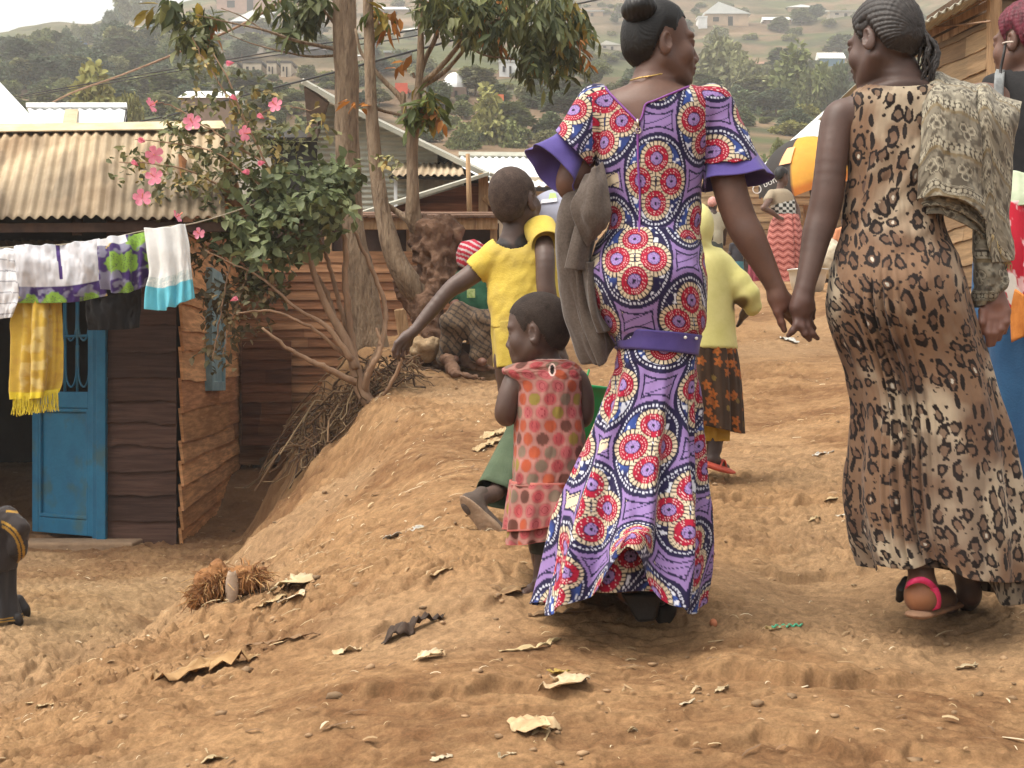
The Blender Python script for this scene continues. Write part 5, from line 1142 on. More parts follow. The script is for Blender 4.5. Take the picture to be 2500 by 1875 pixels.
        for j in range(9):
            th = 2 * math.pi * j / 9 + rr.uniform(-.2, .2); o_ = np.array((math.cos(th), math.sin(th), 0)); sd_ = np.array((-o_[1], o_[0], 0)); rows = []; up = rr.uniform(.35, .62)
            for a_ in np.linspace(0, 1, 8):
                c = p + np.array((0, 0, H * .42)) + o_ * H * .55 * a_ ** 1.1 * (1.1 - up * .8) + np.array((0, 0, H * (up * 1.5 * a_ - .75 * a_ ** 2.2 * (1.1 - up)))); w = H * .075 * math.sin(math.pi * min(1, .08 + a_ * .92)) ** .6 + .01
                rows.append([c - sd_ * w + (0, 0, w * .4), c, c + sd_ * w + (0, 0, w * .4)])
            mb.add(np.array(rows), grid_faces(8, 3))
        mb.build('frond', Mb, t, smooth=True)

def build_wires():
    Mw = mat('cable', (.012, .012, .012), (.02, .02, .02), rough=.6, bump=0)
    def wire(rows, r, name, label, cat, m=Mw):
        q = spline(np.array(rows, float), 50); mb = MB(); mb.tube([P(a_, b_, c_) for a_, b_, c_ in q], r, 6); o = mb.build(name, m, smooth=True); tag(o, label, cat)
    wire([(-300, 300, 30), (60, 232, 27), (300, 190, 24), (560, 145, 21), (760, 110, 18), (1000, 75, 16), (1500, -30, 12), (1900, -140, 9)], .010, 'power_cable', 'upper black power cable crossing behind the straight tree', 'cable')
    wire([(-300, 300, 29), (60, 236, 26), (300, 197, 23), (560, 152, 20.5), (760, 122, 18), (1000, 90, 16), (1500, -10, 12), (1900, -110, 9)], .008, 'power_cable', 'second black cable hanging just under the upper one', 'cable')
    wire([(140, 345, 20), (240, 315, 19), (400, 285, 18), (600, 232, 16.5), (780, 186, 15), (950, 140, 14), (1150, 85, 13), (1330, 22, 12), (1500, -50, 11)], .011, 'power_cable', 'lower black cable rising from the tin roof past the tree stems', 'cable')
    wire([(90, 270, 18), (180, 225, 17), (300, 182, 16), (450, 122, 14), (600, 55, 12.5), (720, -20, 11), (900, -140, 10)], .011, 'rope', 'pale yellow rope slanting up over the white tin roof', 'rope', M_twig)
    wire([(2250, 68, 9), (2330, 62, 8.5), (2418, 52, 7.8)], .006, 'rope', 'thin pale cord strung along the timber house wall', 'rope', M_twig)
    wire([(1160, 250, 15), (1130, 275, 15), (1080, 262, 15)], .003, 'rope', 'thin cord dangling from a branch of the leaning tree', 'rope', M_twig) if False else None

# ------------------------------------------------------------------ washing line
M_cloth = mat('cotton', (.93, .93, .93), (1, 1, 1), scale=30, rough=.85, bump=.25, bscale=220, attr=True, spec=.15, sheen=.1, bdist=.002)
def wrinkle(ax, ay, amp, seed, n=3): return lambda b, a_: amp * fbm(b * ax, a_ * ay, 0, n, seed)
def build_laundry():
    D = 7.9
    pts = [(-300, 628, 0), (0, 605, 0), (120, 600, 0), (250, 585, 0), (340, 566, 0), (420, 552, 0), (470, 546, -.02), (560, 520, .3), (700, 470, .8)]
    q = spline(np.array(pts, float), 60); mb = MB(); mb.tube([P(a_, b_, D + c_) for a_, b_, c_ in q], .004, 6); o = mb.build('washing_line', mat('line_cord', (.35, .3, .22), rough=.8), smooth=True); tag(o, 'cord washing line strung in front of the plank house', 'washing line')
    def fab(V, c): return mesh
    def sheet(name, label, cat, ctrl, colf, M=70, N=70, wr=None, dd=0, th=.003):
        V, Q, s, t_, b, a_ = patch(ctrl, D + dd, M, N, wr); o = mesh(name, V, Q, M_cloth, col=colf(s, t_, b, a_)); solidify(o, th); tag(o, label, cat, 'washing on the line'); return o
    white = np.array((.70, .70, .72)); grey = np.array((.60, .60, .63))
    def stripes(s, t, b, a_):
        k = ((t + .012 * vnoise(s * 6, t * 3, 0, 3)) / .062) % 1; return mixv(np.broadcast_to(white * 1.05, (len(s), 3)), np.array((.24, .24, .27)), (k < .10) * .85)
    sheet('striped_shirt', 'white shirt with thin dark stripes at the left end of the line', 'shirt', [[(-130, 607, 0), (-60, 606, -.02), (0, 606, 0), (36, 607, -.02)], [(-130, 660, -.03), (-60, 660, -.05), (0, 660, -.04), (40, 662, -.04)], [(-130, 730, -.03), (-60, 730, -.05), (0, 728, -.05), (46, 724, -.03)], [(-130, 785, -.02), (-60, 782, -.05), (0, 778, -.03), (30, 774, -.02)]], stripes, wr=wrinkle(5, 3, .02, 4))
    PU, GN, YL = np.array((.055, .028, .13)), np.array((.22, .38, .055)), np.array((.62, .48, .10))
    def printed(s, t, b, a_):
        c = np.broadcast_to(PU, (len(s), 3)); d1, d2, i, cx, cy = worley(s / .17, t / .15 + .3, 61, .5)
        g = fbm(s * 9, t * 14, 0, 3, 62); c = mixv(c, np.array((.30, .30, .38)), sstep(.25, .5, g) * .7); c = mixv(c, np.where((i < .5)[:, None], GN, YL), sstep(.42, .34, d1 + .10 * vnoise(s * 50, t * 50, 0, 3)))
        return mixv(c, PU * .6, ((d1 < .3) & (np.abs(np.sin(s * 260 + 3 * np.sin(t * 170))) < .22)) * .8)
    def bordered(s, t, b, a_):
        c = printed(s, t, b, a_); w = np.broadcast_to(grey * 1.0, c.shape) * (1 + .05 * vnoise(s * 20, t * 20, 0, 5))[:, None]
        band = (np.abs(b - .52 - .02 * a_) < .022) & (a_ < .62); w = mixv(w, PU * 1.2, band * 1.0); return mixv(c, w, sstep(.735, .728, a_))
    sheet('wrapper_cloth', 'pale grey cloth with a purple and green printed border on the line', 'cloth', [[(36, 602, 0), (100, 598, -.03), (170, 594, -.01), (245, 584, -.02)], [(40, 640, -.03), (105, 640, -.06), (175, 636, -.03), (248, 622, -.04)], [(44, 690, -.03), (112, 690, -.05), (180, 686, -.05), (252, 672, -.04)], [(42, 740, -.02), (120, 740, -.04), (190, 736, -.03), (262, 722, -.03)]], bordered, 90, 110, wr=lambda b, a_: .016 * fbm(b * 7, a_ * 2.2, 0, 3, 7) + .010 * np.sin(b * 9 + a_ * 3))
    sheet('printed_cloth', 'purple cloth with green and yellow print bunched in folds on the line', 'cloth', [[(238, 588, -.05), (275, 578, -.09), (330, 570, -.05), (375, 562, -.06)], [(240, 620, -.07), (285, 618, -.12), (335, 610, -.07), (375, 600, -.08)], [(246, 670, -.06), (290, 672, -.11), (335, 664, -.07), (380, 650, -.07)], [(250, 705, -.05), (295, 716, -.09), (338, 706, -.06), (382, 682, -.05)]], lambda s, t, b, a_: mixv(printed(s, t, b, a_), white * .9, sstep(.17, .15, a_) * (b < .52)), 90, 90, wr=lambda b, a_: .022 * np.sin(b * 26 + 2 * a_) * (.3 + .7 * a_) + .01 * fbm(b * 6, a_ * 3, 0, 2, 8))
    TQ = np.array((.12, .45, .55))
    def dress(s, t, b, a_):
        c = np.broadcast_to(np.array((.72, .72, .70)), (len(s), 3)); lace = mixv(np.broadcast_to(np.array((.50, .56, .55)), c.shape), np.array((.66, .68, .64)), (fbm(s * 90, t * 90, 0, 2, 4) > 0) * 1.0)
        c = mixv(c, lace, sstep(.55, .56, a_)); return mixv(c, TQ * (1 + .1 * vnoise(s * 70, t * 8, 0, 3))[:, None], sstep(.685, .695, a_))
    fr_ = lambda b, a_: (.018 * np.sin(b * 30) * sstep(.1, 1, a_) + .012 * np.sin(b * 17 + 1) + .008 * fbm(b * 8, a_ * 3, 0, 2, 3))
    sheet('child_dress', 'white top with turquoise frilled skirt hung at the right end of the line', 'dress', [[(352, 556, -.10), (385, 556, -.13), (425, 551, -.12), (452, 545, -.10)], [(360, 610, -.11), (395, 612, -.15), (435, 600, -.13), (462, 592, -.11)], [(366, 665, -.11), (400, 668, -.15), (440, 652, -.14), (468, 645, -.11)], [(358, 708, -.10), (398, 714, -.16), (440, 700, -.15), (474, 690, -.11)], [(357, 755, -.10), (398, 758, -.17), (438, 742, -.17), (481, 726, -.11)]], dress, 110, 90, wr=fr_)
    def shawl(s, t, b, a_):
        c = np.broadcast_to(np.array((.55, .36, .055)), (len(s), 3)); g = fbm(s * 12, t * 20, 0, 4, 9); c = mixv(c, np.array((.62, .46, .16)), sstep(-.1, .4, g) * (np.abs(b - .5) < .32)); c = mixv(c, np.array((.40, .22, .05)), sstep(.2, .6, vnoise(s * 18, t * 40, 0, 4)) * .35)
        return mixv(c, np.array((.66, .50, .03)), sstep(.90, .92, a_))
    sh = sheet('fringed_shawl', 'long yellow fringed shawl hanging in front of the blue door', 'shawl', [[(36, 700, .06), (70, 700, .02), (110, 700, .02), (146, 700, .06)], [(34, 770, .05), (70, 770, .0), (112, 770, .01), (150, 772, .06)], [(32, 850, .04), (68, 850, -.02), (112, 850, .0), (152, 850, .06)], [(30, 920, .05), (66, 925, -.02), (110, 925, .0), (150, 925, .06)], [(32, 975, .05), (64, 975, -.01), (104, 970, .0), (140, 958, .05)]], shawl, 90, 80, wr=lambda b, a_: .022 * np.sin(b * 13 + .6) + .012 * np.sin(b * 31 + a_) + .008 * fbm(b * 5, a_ * 6, 0, 2, 2))
    mb = MB()
    for k in range(90):
        b = k / 89; u = 32 + 108 * b; v = 973 - 14 * b; p = P(u, v, D + .03 - .04 * math.sin(b * 3)); l = .085 + .02 * rnd.random(); mb.tube([p + (0, 0, .02), p + (rnd.uniform(-.006, .006), rnd.uniform(-.01, .01), -l * .5), p + (rnd.uniform(-.014, .014), rnd.uniform(-.01, .01), -l)], .0022, 4)
    mb.build('fringe', mat('fringe_thread', (.58, .44, .02), (.74, .60, .06), scale=30, rough=.8), sh)
    sheet('black_cloth', 'black cloth hanging beneath the printed cloth on the line', 'cloth', [[(208, 690, .05), (260, 690, .02), (310, 680, .03), (345, 670, .05)], [(210, 740, .05), (262, 740, .0), (312, 738, .02), (345, 730, .05)], [(212, 806, .05), (262, 806, .01), (310, 804, .02), (340, 800, .05)]], lambda s, t, b, a_: np.broadcast_to(np.array((.012, .011, .012)), (len(s), 3)), 40, 40, wr=wrinkle(6, 3, .02, 6))
# ------------------------------------------------------------------ printed fabrics, evaluated on the cloth's own coordinates (metres)
LILAC, RED, CREAM, NAVY, BLUE_ = srgb(144, 118, 172), srgb(160, 18, 50), srgb(206, 190, 162), srgb(30, 25, 60), srgb(50, 74, 142)
def wax(s, t, w=.006):
    s = s + w * vnoise(s * 9, t * 9, 0, 91) + .010 * vnoise(s * 4, t * 4, 7, 93); t = t + w * vnoise(s * 9, t * 9, 4, 92) + .012 * vnoise(s * 4, t * 4, 11, 94)
    dx, dy = .310, .164; j = np.round(t / dy); cx = (np.round(s / dx - .5 * (j % 2)) + .5 * (j % 2)) * dx; bq = np.full(s.shape, 9.); bx = cx.copy(); by = j * dy
    for dj in (-1, 0, 1):
        jj = j + dj; x0 = (np.round(s / dx - .5 * (jj % 2)) + .5 * (jj % 2)) * dx; q = np.hypot((s - x0) / .100, (t - jj * dy) / .128); m = q < bq; bq = np.where(m, q, bq); bx = np.where(m, x0, bx); by = np.where(m, jj * dy, by)
    n = s.shape; C = np.broadcast_to(LILAC, n + (3,)).copy()
    st = np.abs(((s * .35 + t + .004 * vnoise(s * 12, t * 12, 0, 3)) / .026) % 1 - .5) < .055; C[st] = NAVY * 1.4
    cream = (fbm(s * 5.3, t * 5.3, 7, 2, 5) > .42) & ~st; C[cream] = CREAM
    C[(bq < 1.16)] = NAVY; ln = (bq > 1.03) & (bq < 1.12); C[ln] = LILAC * .95
    g_ = vnoise(s * 20, t * 20, 2, 9); ins = bq < .985; fl = vnoise(s * 105, t * 105, 0, 6) + .3 * g_; g = vnoise(s * 14, t * 14, 0, 8)
    Ci = mixv(np.broadcast_to(NAVY * 1.1, n + (3,)), BLUE_, sstep(-.35, .45, g)); Ci = mixv(Ci, np.array((.66, .68, .76)), sstep(.26, .40, fl)); C[ins] = Ci[ins]
    band = (bq > .86) & (bq < .985); C[band] = NAVY; bd = band & (bq > .90) & (bq < .945) & (((np.arctan2(t - by, s - bx) * 11) % 1) < .6); C[bd] = np.array((.55, .56, .66))
    dm = np.full(n, 9.); mx_ = dm.copy(); my_ = dm.copy()
    for ox, oy in ((0, .060), (0, -.060), (.050, 0), (-.050, 0)):
        d = np.hypot(s - bx - ox, t - by - oy); m = d < dm; dm = np.where(m, d, dm); mx_ = np.where(m, s - bx - ox, mx_); my_ = np.where(m, t - by - oy, my_)
    an = np.arctan2(my_, mx_); med = dm < .0495
    k = (an / (2 * math.pi) * 24) % 1; br = mixv(np.broadcast_to(CREAM, n + (3,)), NAVY * .5, 1 - sstep(.10, .2, np.minimum(k, 1 - k)) * sstep(.0355, .0372, dm) * (1 - sstep(.0468, .0482, dm)))
    C[med] = br[med]
    rd = dm < .0355; k2 = (an / (2 * math.pi) * 30 + np.floor(dm / .0065) * .5) % 1; fr = (dm / .0065) % 1
    R_ = mixv(np.broadcast_to(RED, n + (3,)), RED * .45, (fr < .16) * .9); R_ = mixv(R_, np.array((.8, .62, .62)), ((fr > .45) & (fr < .75) & (k2 < .38)) * .85); C[rd] = R_[rd]
    lc = dm < .0172; k3 = (an / (2 * math.pi) * 20) % 1; L_ = mixv(np.broadcast_to(LILAC * 1.08, n + (3,)), NAVY, ((k3 < .17) & (dm > .006)) * .75); C[lc] = L_[lc]
    C[(dm < .0185) & (dm > .0165)] = NAVY * 1.2; C[dm < .0045] = NAVY * .8
    return C
def leopard(s, t):
    n = s.shape; s0, t0 = s, t; s = s + .007 * vnoise(s * 22, t * 22, 0, 11); t = t + .007 * vnoise(s * 22, t * 22, 5, 12)
    g = fbm(s0 * 6, t0 * 5, 0, 3, 13); C = mixv(np.broadcast_to(srgb(146, 112, 86), n + (3,)), srgb(204, 182, 154), sstep(-.15, .55, g)); C = mixv(C, srgb(108, 78, 62), sstep(.1, .6, fbm(s0 * 8, t0 * 6, 3, 3, 14)) * .6)
    x, y = s / .045, t / .058; d1, d2, i, cx, cy = worley(x, y, 15, .62); lx, ly = (x - cx), (y - cy); el = .75 + .7 * ((i * 17) % 1); rr = np.hypot(lx / (1.0 if 1 else 1), ly / np.maximum(el, .8)) * (1 + .32 * vnoise(lx * 5 + i * 40, ly * 5 + i * 20, 0, 16))
    sz = .29 + .15 * ((i * 7.3) % 1); dark = srgb(38, 27, 24); brown = srgb(114, 82, 64)
    ty = (i * 3.7) % 1
    ring = (rr < sz) & (rr > sz * .52); gap = (((np.arctan2(ly, lx) / 6.283 + i * 5) % 1) < .16) & (ty > .35) & (ty < .8)
    solid = (ty < .2) & (np.hypot(lx * 1.9, ly * .8) < .30)
    C = mixv(C, brown, ((rr < sz * .55) & (ty >= .2)) * .75); wc = (ty > .90) & (np.hypot(lx * 1.3, ly) < .12)
    m = (ring & ~gap & (ty >= .2)) | solid; C[m] = dark; C[wc] = srgb(228, 216, 196)
    C = C * np.array((.65, .68, .70))
    e1, e2, i2, ax_, ay_ = worley(s / .030 + .37, t / .030, 18, .9); sp = (e1 < .17) & (d2 - d1 < .34) & (rr > sz * 1.15) & (i2 > .35); C[sp] = dark
    return C
def dots(s, t):
    n = s.shape; p = .046; r = np.round(t / (p * .82)); c = np.round(s / p - .5 * (r % 2)); lx = s - (c + .5 * (r % 2)) * p; ly = t - r * p * .82; d = np.hypot(lx, ly); h = rand3(c.astype(int), r.astype(int), 0, 21)
    C = np.broadcast_to(srgb(160, 102, 94), n + (3,)).copy(); C = mixv(C, srgb(178, 132, 120), sstep(.019, .022, d) * .55)
    pal = np.array((srgb(164, 72, 74), srgb(140, 122, 56), srgb(100, 60, 50), srgb(166, 78, 50), srgb(122, 104, 88), srgb(172, 88, 90))); cc = pal[np.minimum((h * 6).astype(int), 5)]
    C = mixv(C, cc, 1 - sstep(.0165, .0178, d)); rg = ((h < .17) | (h > .83)) & (d > .008) & (d < .0102); C[rg] = srgb(140, 50, 58); 
    return C * (.92 + .16 * fbm(s * 22, t * 22, 0, 3, 4) - .10 * sstep(.1, .6, fbm(s * 5, t * 5, 0, 2, 6)))[:, None]
def paisley(s, t):
    n = s.shape; base = srgb(126, 119, 104); dk = srgb(68, 61, 52); lt = srgb(164, 157, 138); C = np.broadcast_to(base, n + (3,)).copy()
    C = mixv(C, lt, sstep(.05, .5, fbm(s * 70, t * 70, 0, 3, 31)) * .6); C = mixv(C, dk, sstep(.1, .55, fbm(s * 55, t * 55, 5, 3, 32)) * .75)
    b = (t / .115) % 1; lx = ((s / .085) % 1 - .5) * .085; ly = (b - .30) * .115; q = np.minimum.reduce([np.hypot(lx - ox, ly - oy) for ox, oy in ((0, .012), (.012, -.006), (-.012, -.006))])
    C = mixv(C, lt * 1.05, ((q > .009) & (q < .0125) & (b < .6)) * .9); C = mixv(C, dk, ((q < .005) & (b < .6)) * .8); C = mixv(C, dk, ((q > .0125) & (q < .0145) & (b < .6)) * .7)
    row = (b > .68) & (b < .84); C[row] = dk * 1.15; d = np.hypot(((s / .015) % 1 - .5) * .015, (b - .76) * .115); C[row & (d < .0062)] = lt
    for e in (.655, .685, .835, .865): C = mixv(C, lt, (np.abs(b - e) < .010) * .8); C = mixv(C, dk * .8, (np.abs(b - e - .018) < .007) * .9)
    C = mixv(C, srgb(120, 96, 50), ((b > .88) & (b < .97)) * .45); return C
def floral(s, t):
    C = np.broadcast_to(srgb(58, 40, 26), s.shape + (3,)).copy(); d1, d2, i, cx, cy = worley(s / .055, t / .055, 41, .8); a_ = np.arctan2(t / .055 - cy, s / .055 - cx); r = .30 * (1 + .3 * np.cos(5 * a_ + i * 9)); C[(d1 < r) & (i > .45)] = srgb(150, 82, 30); C[d1 < .07] = srgb(110, 70, 30); C[(d1 < .2) & (i < .2)] = srgb(110, 88, 40)
    return C * (1 + .2 * fbm(s * 25, t * 25, 0, 2, 3))[:, None]
def zigzag(s, t):
    C = np.broadcast_to(srgb(176, 104, 94), s.shape + (3,)).copy(); w = np.abs((s / .13) % 1 - .5) * .075; k = ((t + w) / .085) % 1; C = mixv(C, srgb(112, 36, 36), (k < .24) * .95); C = mixv(C, srgb(222, 160, 150), ((k > .55) & (k < .7)) * .6); return C
def redprint(s, t):
    C = np.broadcast_to(srgb(184, 30, 52), s.shape + (3,)).copy(); g = fbm(s * 45, t * 45, 0, 2, 51); C = mixv(C, np.array((.7, .5, .5)), sstep(.25, .4, g) * .8); d1, d2, i, _, _ = worley(s / .11, t / .13, 52); C[d1 < .24] = np.array((.72, .68, .62)); return C

# ------------------------------------------------------------------ skin, hair, hands
M_skin = mat('skin', (.86, .86, .86), (1.06, 1.05, 1.04), scale=14, rough=.50, bump=.2, bscale=140, attr=True, spec=.38, bdist=.002, sss=.06)
M_hair = mat('hair', (.005, .0045, .0045), (.010, .009, .008), scale=40, rough=.46, bump=.25, bscale=160, stretch=(1, 1, .2), spec=.32, bdist=.003)
M_stubble = mat('cropped_hair', (.70, .68, .66), (1.15, 1.12, 1.1), scale=220, rough=.85, bump=.7, bscale=420, attr=True, spec=.2, bdist=.002)
M_wool = mat('suit_cloth', (.070, .053, .043), (.098, .077, .063), scale=160, rough=.9, bump=.3, bscale=420, sheen=.2, spec=.15, bdist=.001)
M_violet = mat('violet_cloth', (.070, .050, .215), (.105, .078, .290), scale=4, rough=.75, bump=.25, bscale=180, spec=.2, sheen=.15, bdist=.002)
M_fab = mat('print_cloth', (.92, .92, .92), (1, 1, 1), scale=50, rough=.78, bump=.25, bscale=260, attr=True, spec=.2, sheen=.08, bdist=.0015)
M_rubber = mat('black_leather', (.010, .009, .009), (.022, .018, .017), scale=12, rough=.45, bump=.2)

HAIRLINE = np.array(((-.14, -.050), (-.075, -.062), (-.045, -.045), (-.030, .000), (-.012, .036), (.010, .030), (.020, -.002), (.034, .030), (.052, .066), (.075, .080), (.12, .10)))
def hair_cap(b, c, R, Sz, thick, m, parent, step=.0035, child=0.0, col=None, disp=None, line=HAIRLINE, extra=None, name='hair', soft=0.0):
    h = Body(b.D); T = lambda x, y, z: c + R @ (np.array((x, y, z)) * Sz)
    h.ell(T(0, -.011, .043), (np.array((.073 + .005 * child, .092 + .006 * child, .086 + .004 * child)) + thick) * Sz, R, .02)
    h.ell(T(0, -.040, -.005), (np.array((.058, .056, .066)) + thick) * Sz, R, .03)
    h.ell(T(0, .036, .020), (np.array((.060, .058, .066)) + thick * .8) * Sz, R, .03)
    def cut(V):
        l = (V - c) @ R / Sz; return l[:, 2] < np.interp(l[:, 1], line[:, 0], line[:, 1]) + .004 * vnoise(l[:, 0] * 90, l[:, 1] * 90, l[:, 2] * 90, 2)
    def dsp(V, n):
        l = (V - c) @ R / Sz; return n * (disp(l) * Sz)[:, None]
    V, Q = h.surf(step)
    l_ = (V - c) @ R / Sz; dd_ = l_[:, 2] - np.interp(l_[:, 1], line[:, 0], line[:, 1]); V = V - vnormals(V, Q) * (thick * Sz * .97 * (1 - sstep(-.002, .040, dd_)))[:, None]
    if disp is not None: V = V + dsp(V, vnormals(V, Q))
    keep = ~cut(V); Q = Q[keep[Q].all(1)]; V, Q = compact(V, Q)
    cc = np.ones((len(V), 3)) if col is None else np.broadcast_to(np.asarray(col, float), (len(V), 3)) * (1 + .25 * fbm(V[:, 0] * 60, V[:, 1] * 60, V[:, 2] * 60, 2, 3))[:, None]
    return mesh(name, V, Q, m, parent, col=cc)
def on_surf(V, u, v, off=0.0, D=None):
    U = V[:, 0] / V[:, 1] * F + 1250; Vv = 937.5 - (V[:, 2] - CZ) / V[:, 1] * F
    d = np.hypot(U - u, Vv - v); k = np.where(d < d.min() + 6)[0]; y = V[k, 1].min(); return P(u, v, y - off)
def facing_line(V, rows, n, r, off, m, name, parent, sm=True):
    q = spline(np.array(rows, float), n); pts = np.array([on_surf(V, a_, b_, off) for a_, b_ in q]); y = pts[:, 1].copy()
    for _ in range(3): y[1:-1] = (y[:-2] + y[1:-1] + y[2:]) / 3
    pts = np.array([P(a_, b_, yy) for (a_, b_), yy in zip(q, y)]); mb = MB(); mb.tube(pts, r, 6); return mb.build(name, m, parent, smooth=True)
def bell(c0, c1, r0, r1, D, n=90, m=18, ripple=.10, waves=7, flat=.85, name='flounce', mt=None, parent=None, tip=None, ph=0.0, colf=None):
    """open flared tube from pixel centre c0 to c1 (u, v, dd), radii in pixels"""
    a0, a1 = P(c0[0], c0[1], D + c0[2]), P(c1[0], c1[1], D + c1[2]); ax = a1 - a0; L_ = np.linalg.norm(ax); ax /= L_
    s = np.cross(ax, (0, 1, 0)); s /= np.linalg.norm(s); w = np.cross(s, ax); th = np.linspace(0, 2 * math.pi, n, endpoint=False); rows = []
    for i in range(m):
        t = i / (m - 1); r = (r0 + (r1 - r0) * t ** 1.2) * D / F * (1 + ripple * t * (np.sin(waves * th + ph) + .5 * np.sin((waves * 2 - 3) * th + 1)))
        ext = np.zeros(n) if tip is None else tip(th) * t
        rows.append(a0 + ax * (L_ * t + ext)[:, None] + s * (r * np.cos(th))[:, None] + w * (flat * r * np.sin(th))[:, None])
    V = np.array(rows).reshape(-1, 3); o = mesh(name, V, grid_faces(m, n, True), mt, parent, col=None if colf is None else colf(V)); solidify(o, .0025); return o

def build_purple():
    D = 3.85; t = empty('person', P(1570, 1515, D), 'woman in a long purple, red and cream circle-print dress with her hair in a bun', 'person')
    b = Body(D); az = math.radians(75); R = frame((math.sin(az), math.cos(az), -.02)); hc = P(1610, 117, D + .01)
    T = b.head(hc, R, .975, lip=(.085, .030, .028))
    b.chain([(1606, 150, .01, 46), (1594, 190, .0, 46), (1590, 228, -.005, 56)], .03)
    b.stack([(206, 1545, 1640, 0, .050), (222, 1496, 1692, 0, .070), (240, 1466, 1732, 0, .086), (270, 1448, 1746, 0, .100), (330, 1458, 1726, 0, .108), (400, 1472, 1708, 0, .108), (470, 1492, 1698, 0, .098), (540, 1500, 1698, 0, .094), (600, 1474, 1700, 0, .112), (680, 1452, 1712, -.01, .140), (760, 1474, 1706, 0, .118), (850, 1530, 1680, 0, .085)], .03)
    b.chain([(1742, 262, 0, 42), (1760, 350, -.01, 41), (1783, 463, -.03, 39.5), (1808, 539, -.04, 38), (1830, 580, -.05, 36.5), (1862, 640, -.05, 29), (1893, 702, -.05, 20.5)], .03, 26)
    b.chain([(1462, 264, .01, 38), (1432, 350, .02, 36), (1398, 436, -.01, 38), (1402, 460, .03, 34), (1424, 468, .12, 29), (1452, 462, .24, 21), (1470, 455, .32, 20)], .03, 26)
    # right hand, palm turned back, thumb hanging, fingers laid behind her friend's hand
    k = .006
    b.chain([(1893, 702, -.05, 20.5), (1897, 726, -.05, 22), (1904, 748, -.05, 21)], .012); b.chain([(1900, 712, -.045, 18), (1918, 738, -.035, 20), (1932, 758, -.02, 18)], .014)
    b.chain([(1892, 735, -.055, 13), (1899, 762, -.06, 10.5), (1908, 788, -.06, 9), (1915, 806, -.06, 7.2)], k)
    b.chain([(1926, 752, -.02, 12), (1950, 762, .0, 9), (1972, 770, .005, 8), (1984, 776, -.005, 7)], k); b.chain([(1930, 760, -.01, 12), (1955, 778, .01, 9), (1974, 790, .01, 8), (1988, 801, -.005, 6.5)], k)
    b.chain([(1926, 765, -.01, 11), (1948, 790, .01, 8.5), (1962, 800, .01, 7.5), (1974, 806, .0, 6.5)], k); b.chain([(1920, 768, -.01, 10), (1938, 788, .01, 7.5), (1950, 796, .01, 6.5)], k)
    # left hand, hidden under the jacket
    for j in range(4): b.chain([(1470, 452 + j * 4, .32, 11), (1490, 456 + j * 8, .36 + .004 * j, 8.5), (1500, 468 + j * 8, .38, 7.5), (1498, 480 + j * 8, .36, 6.5)], k)
    b.chain([(1466, 450, .31, 10), (1476, 438, .33, 8), (1488, 436, .35, 6.5)], k)
    # legs
    b.chain([(1562, 850, 0, 46), (1548, 1080, 0, 46), (1540, 1250, -.02, 44), (1530, 1370, -.04, 24), (1530, 1420, -.04, 22), (1532, 1448, -.05, 20)], .03, 16); b.chain([(1644, 850, 0, 46), (1630, 1080, .05, 46), (1618, 1250, .09, 44), (1610, 1390, .12, 24), (1606, 1450, .12, 22)], .03, 16)
    b.chain([(1532, 1448, -.05, 20), (1560, 1480, .05, 20)], .02); b.chain([(1606, 1450, .12, 22), (1630, 1465, .22, 18)], .02)
    b.paint.append((P(1530, 1430, D - .05), np.array((.03, .05, .035)), np.eye(3), (.23, .10, .05), .4)); b.paint.append((P(1912, 765, D - .07), np.array((.03, .05, .05)), np.eye(3), (.135, .060, .042), .6))  # heel patch painted orange, as if warm light fell on it
    b.build('body', .0036, M_skin, (.128, .066, .046), t)
    # hair: sleek cap swept into a bun
    def sleek(l):
        a_ = np.arctan2(l[:, 0], l[:, 2] - .0); d = np.hypot(l[:, 0], l[:, 2]); return .0006 * np.sin(a_ * 120 + 5 * vnoise(l[:, 0] * 20, l[:, 1] * 8, l[:, 2] * 20, 3)) - .0005
    ln = HAIRLINE.copy(); ln[:, 1] += np.array((0, 0, 0, .0, .004, .010, .034, .034, .018, .006, 0))
    hr = hair_cap(b, hc, R, .975, .0085, M_hair, t, .003, disp=sleek, line=ln)
    h = Body(D); h.ell(P(1560, 22, D - .05), (.058, .048, .038), frame((.97, .1, .14)), .01).ell(P(1576, 46, D - .02), (.045, .04, .016), None, .015)
    def bd(V, n): l = V - P(1560, 20, D + .01); return n * (.0007 * np.sin(np.arctan2(l[:, 1], l[:, 2]) * 5 + l[:, 0] * 520 + 3 * vnoise(V[:, 0] * 40, V[:, 1] * 40, V[:, 2] * 40, 3)))[:, None]
    h.build('bun', .003, M_hair, (1, 1, 1), hr, disp=bd)
    # bodice with printed sleeves
    g = Body(D)
    g.stack([(204, 1545, 1640, 0, .058), (216, 1480, 1700, 0, .075), (226, 1458, 1728, 0, .088), (250, 1440, 1752, 0, .106), (290, 1444, 1748, 0, .115), (340, 1450, 1734, 0, .119), (390, 1452, 1718, 0, .120), (440, 1466, 1713, 0, .116), (500, 1482, 1709, 0, .107), (540, 1488, 1709, 0, .104), (575, 1478, 1711, 0, .116), (592, 1462, 1714, 0, .126)], .02)
    g.chain([(1738, 256, 0, 50), (1756, 310, 0, 53), (1778, 370, -.01, 60), (1790, 440, -.02, 72)], .025, 10); g.chain([(1458, 256, 0, 50), (1434, 305, 0, 53), (1408, 348, -.01, 54), (1384, 385, -.02, 60)], .025, 10)
    NL = np.array(((1466, 150), (1474, 205), (1484, 222), (1518, 258), (1540, 280), (1556, 297), (1564, 292), (1570, 276), (1577, 254), (1600, 245), (1640, 228), (1684, 209), (1694, 150)), float)
    def uv_(V): return V[:, 0] / V[:, 1] * F + 1250, 937.5 - (V[:, 2] - CZ) / V[:, 1] * F
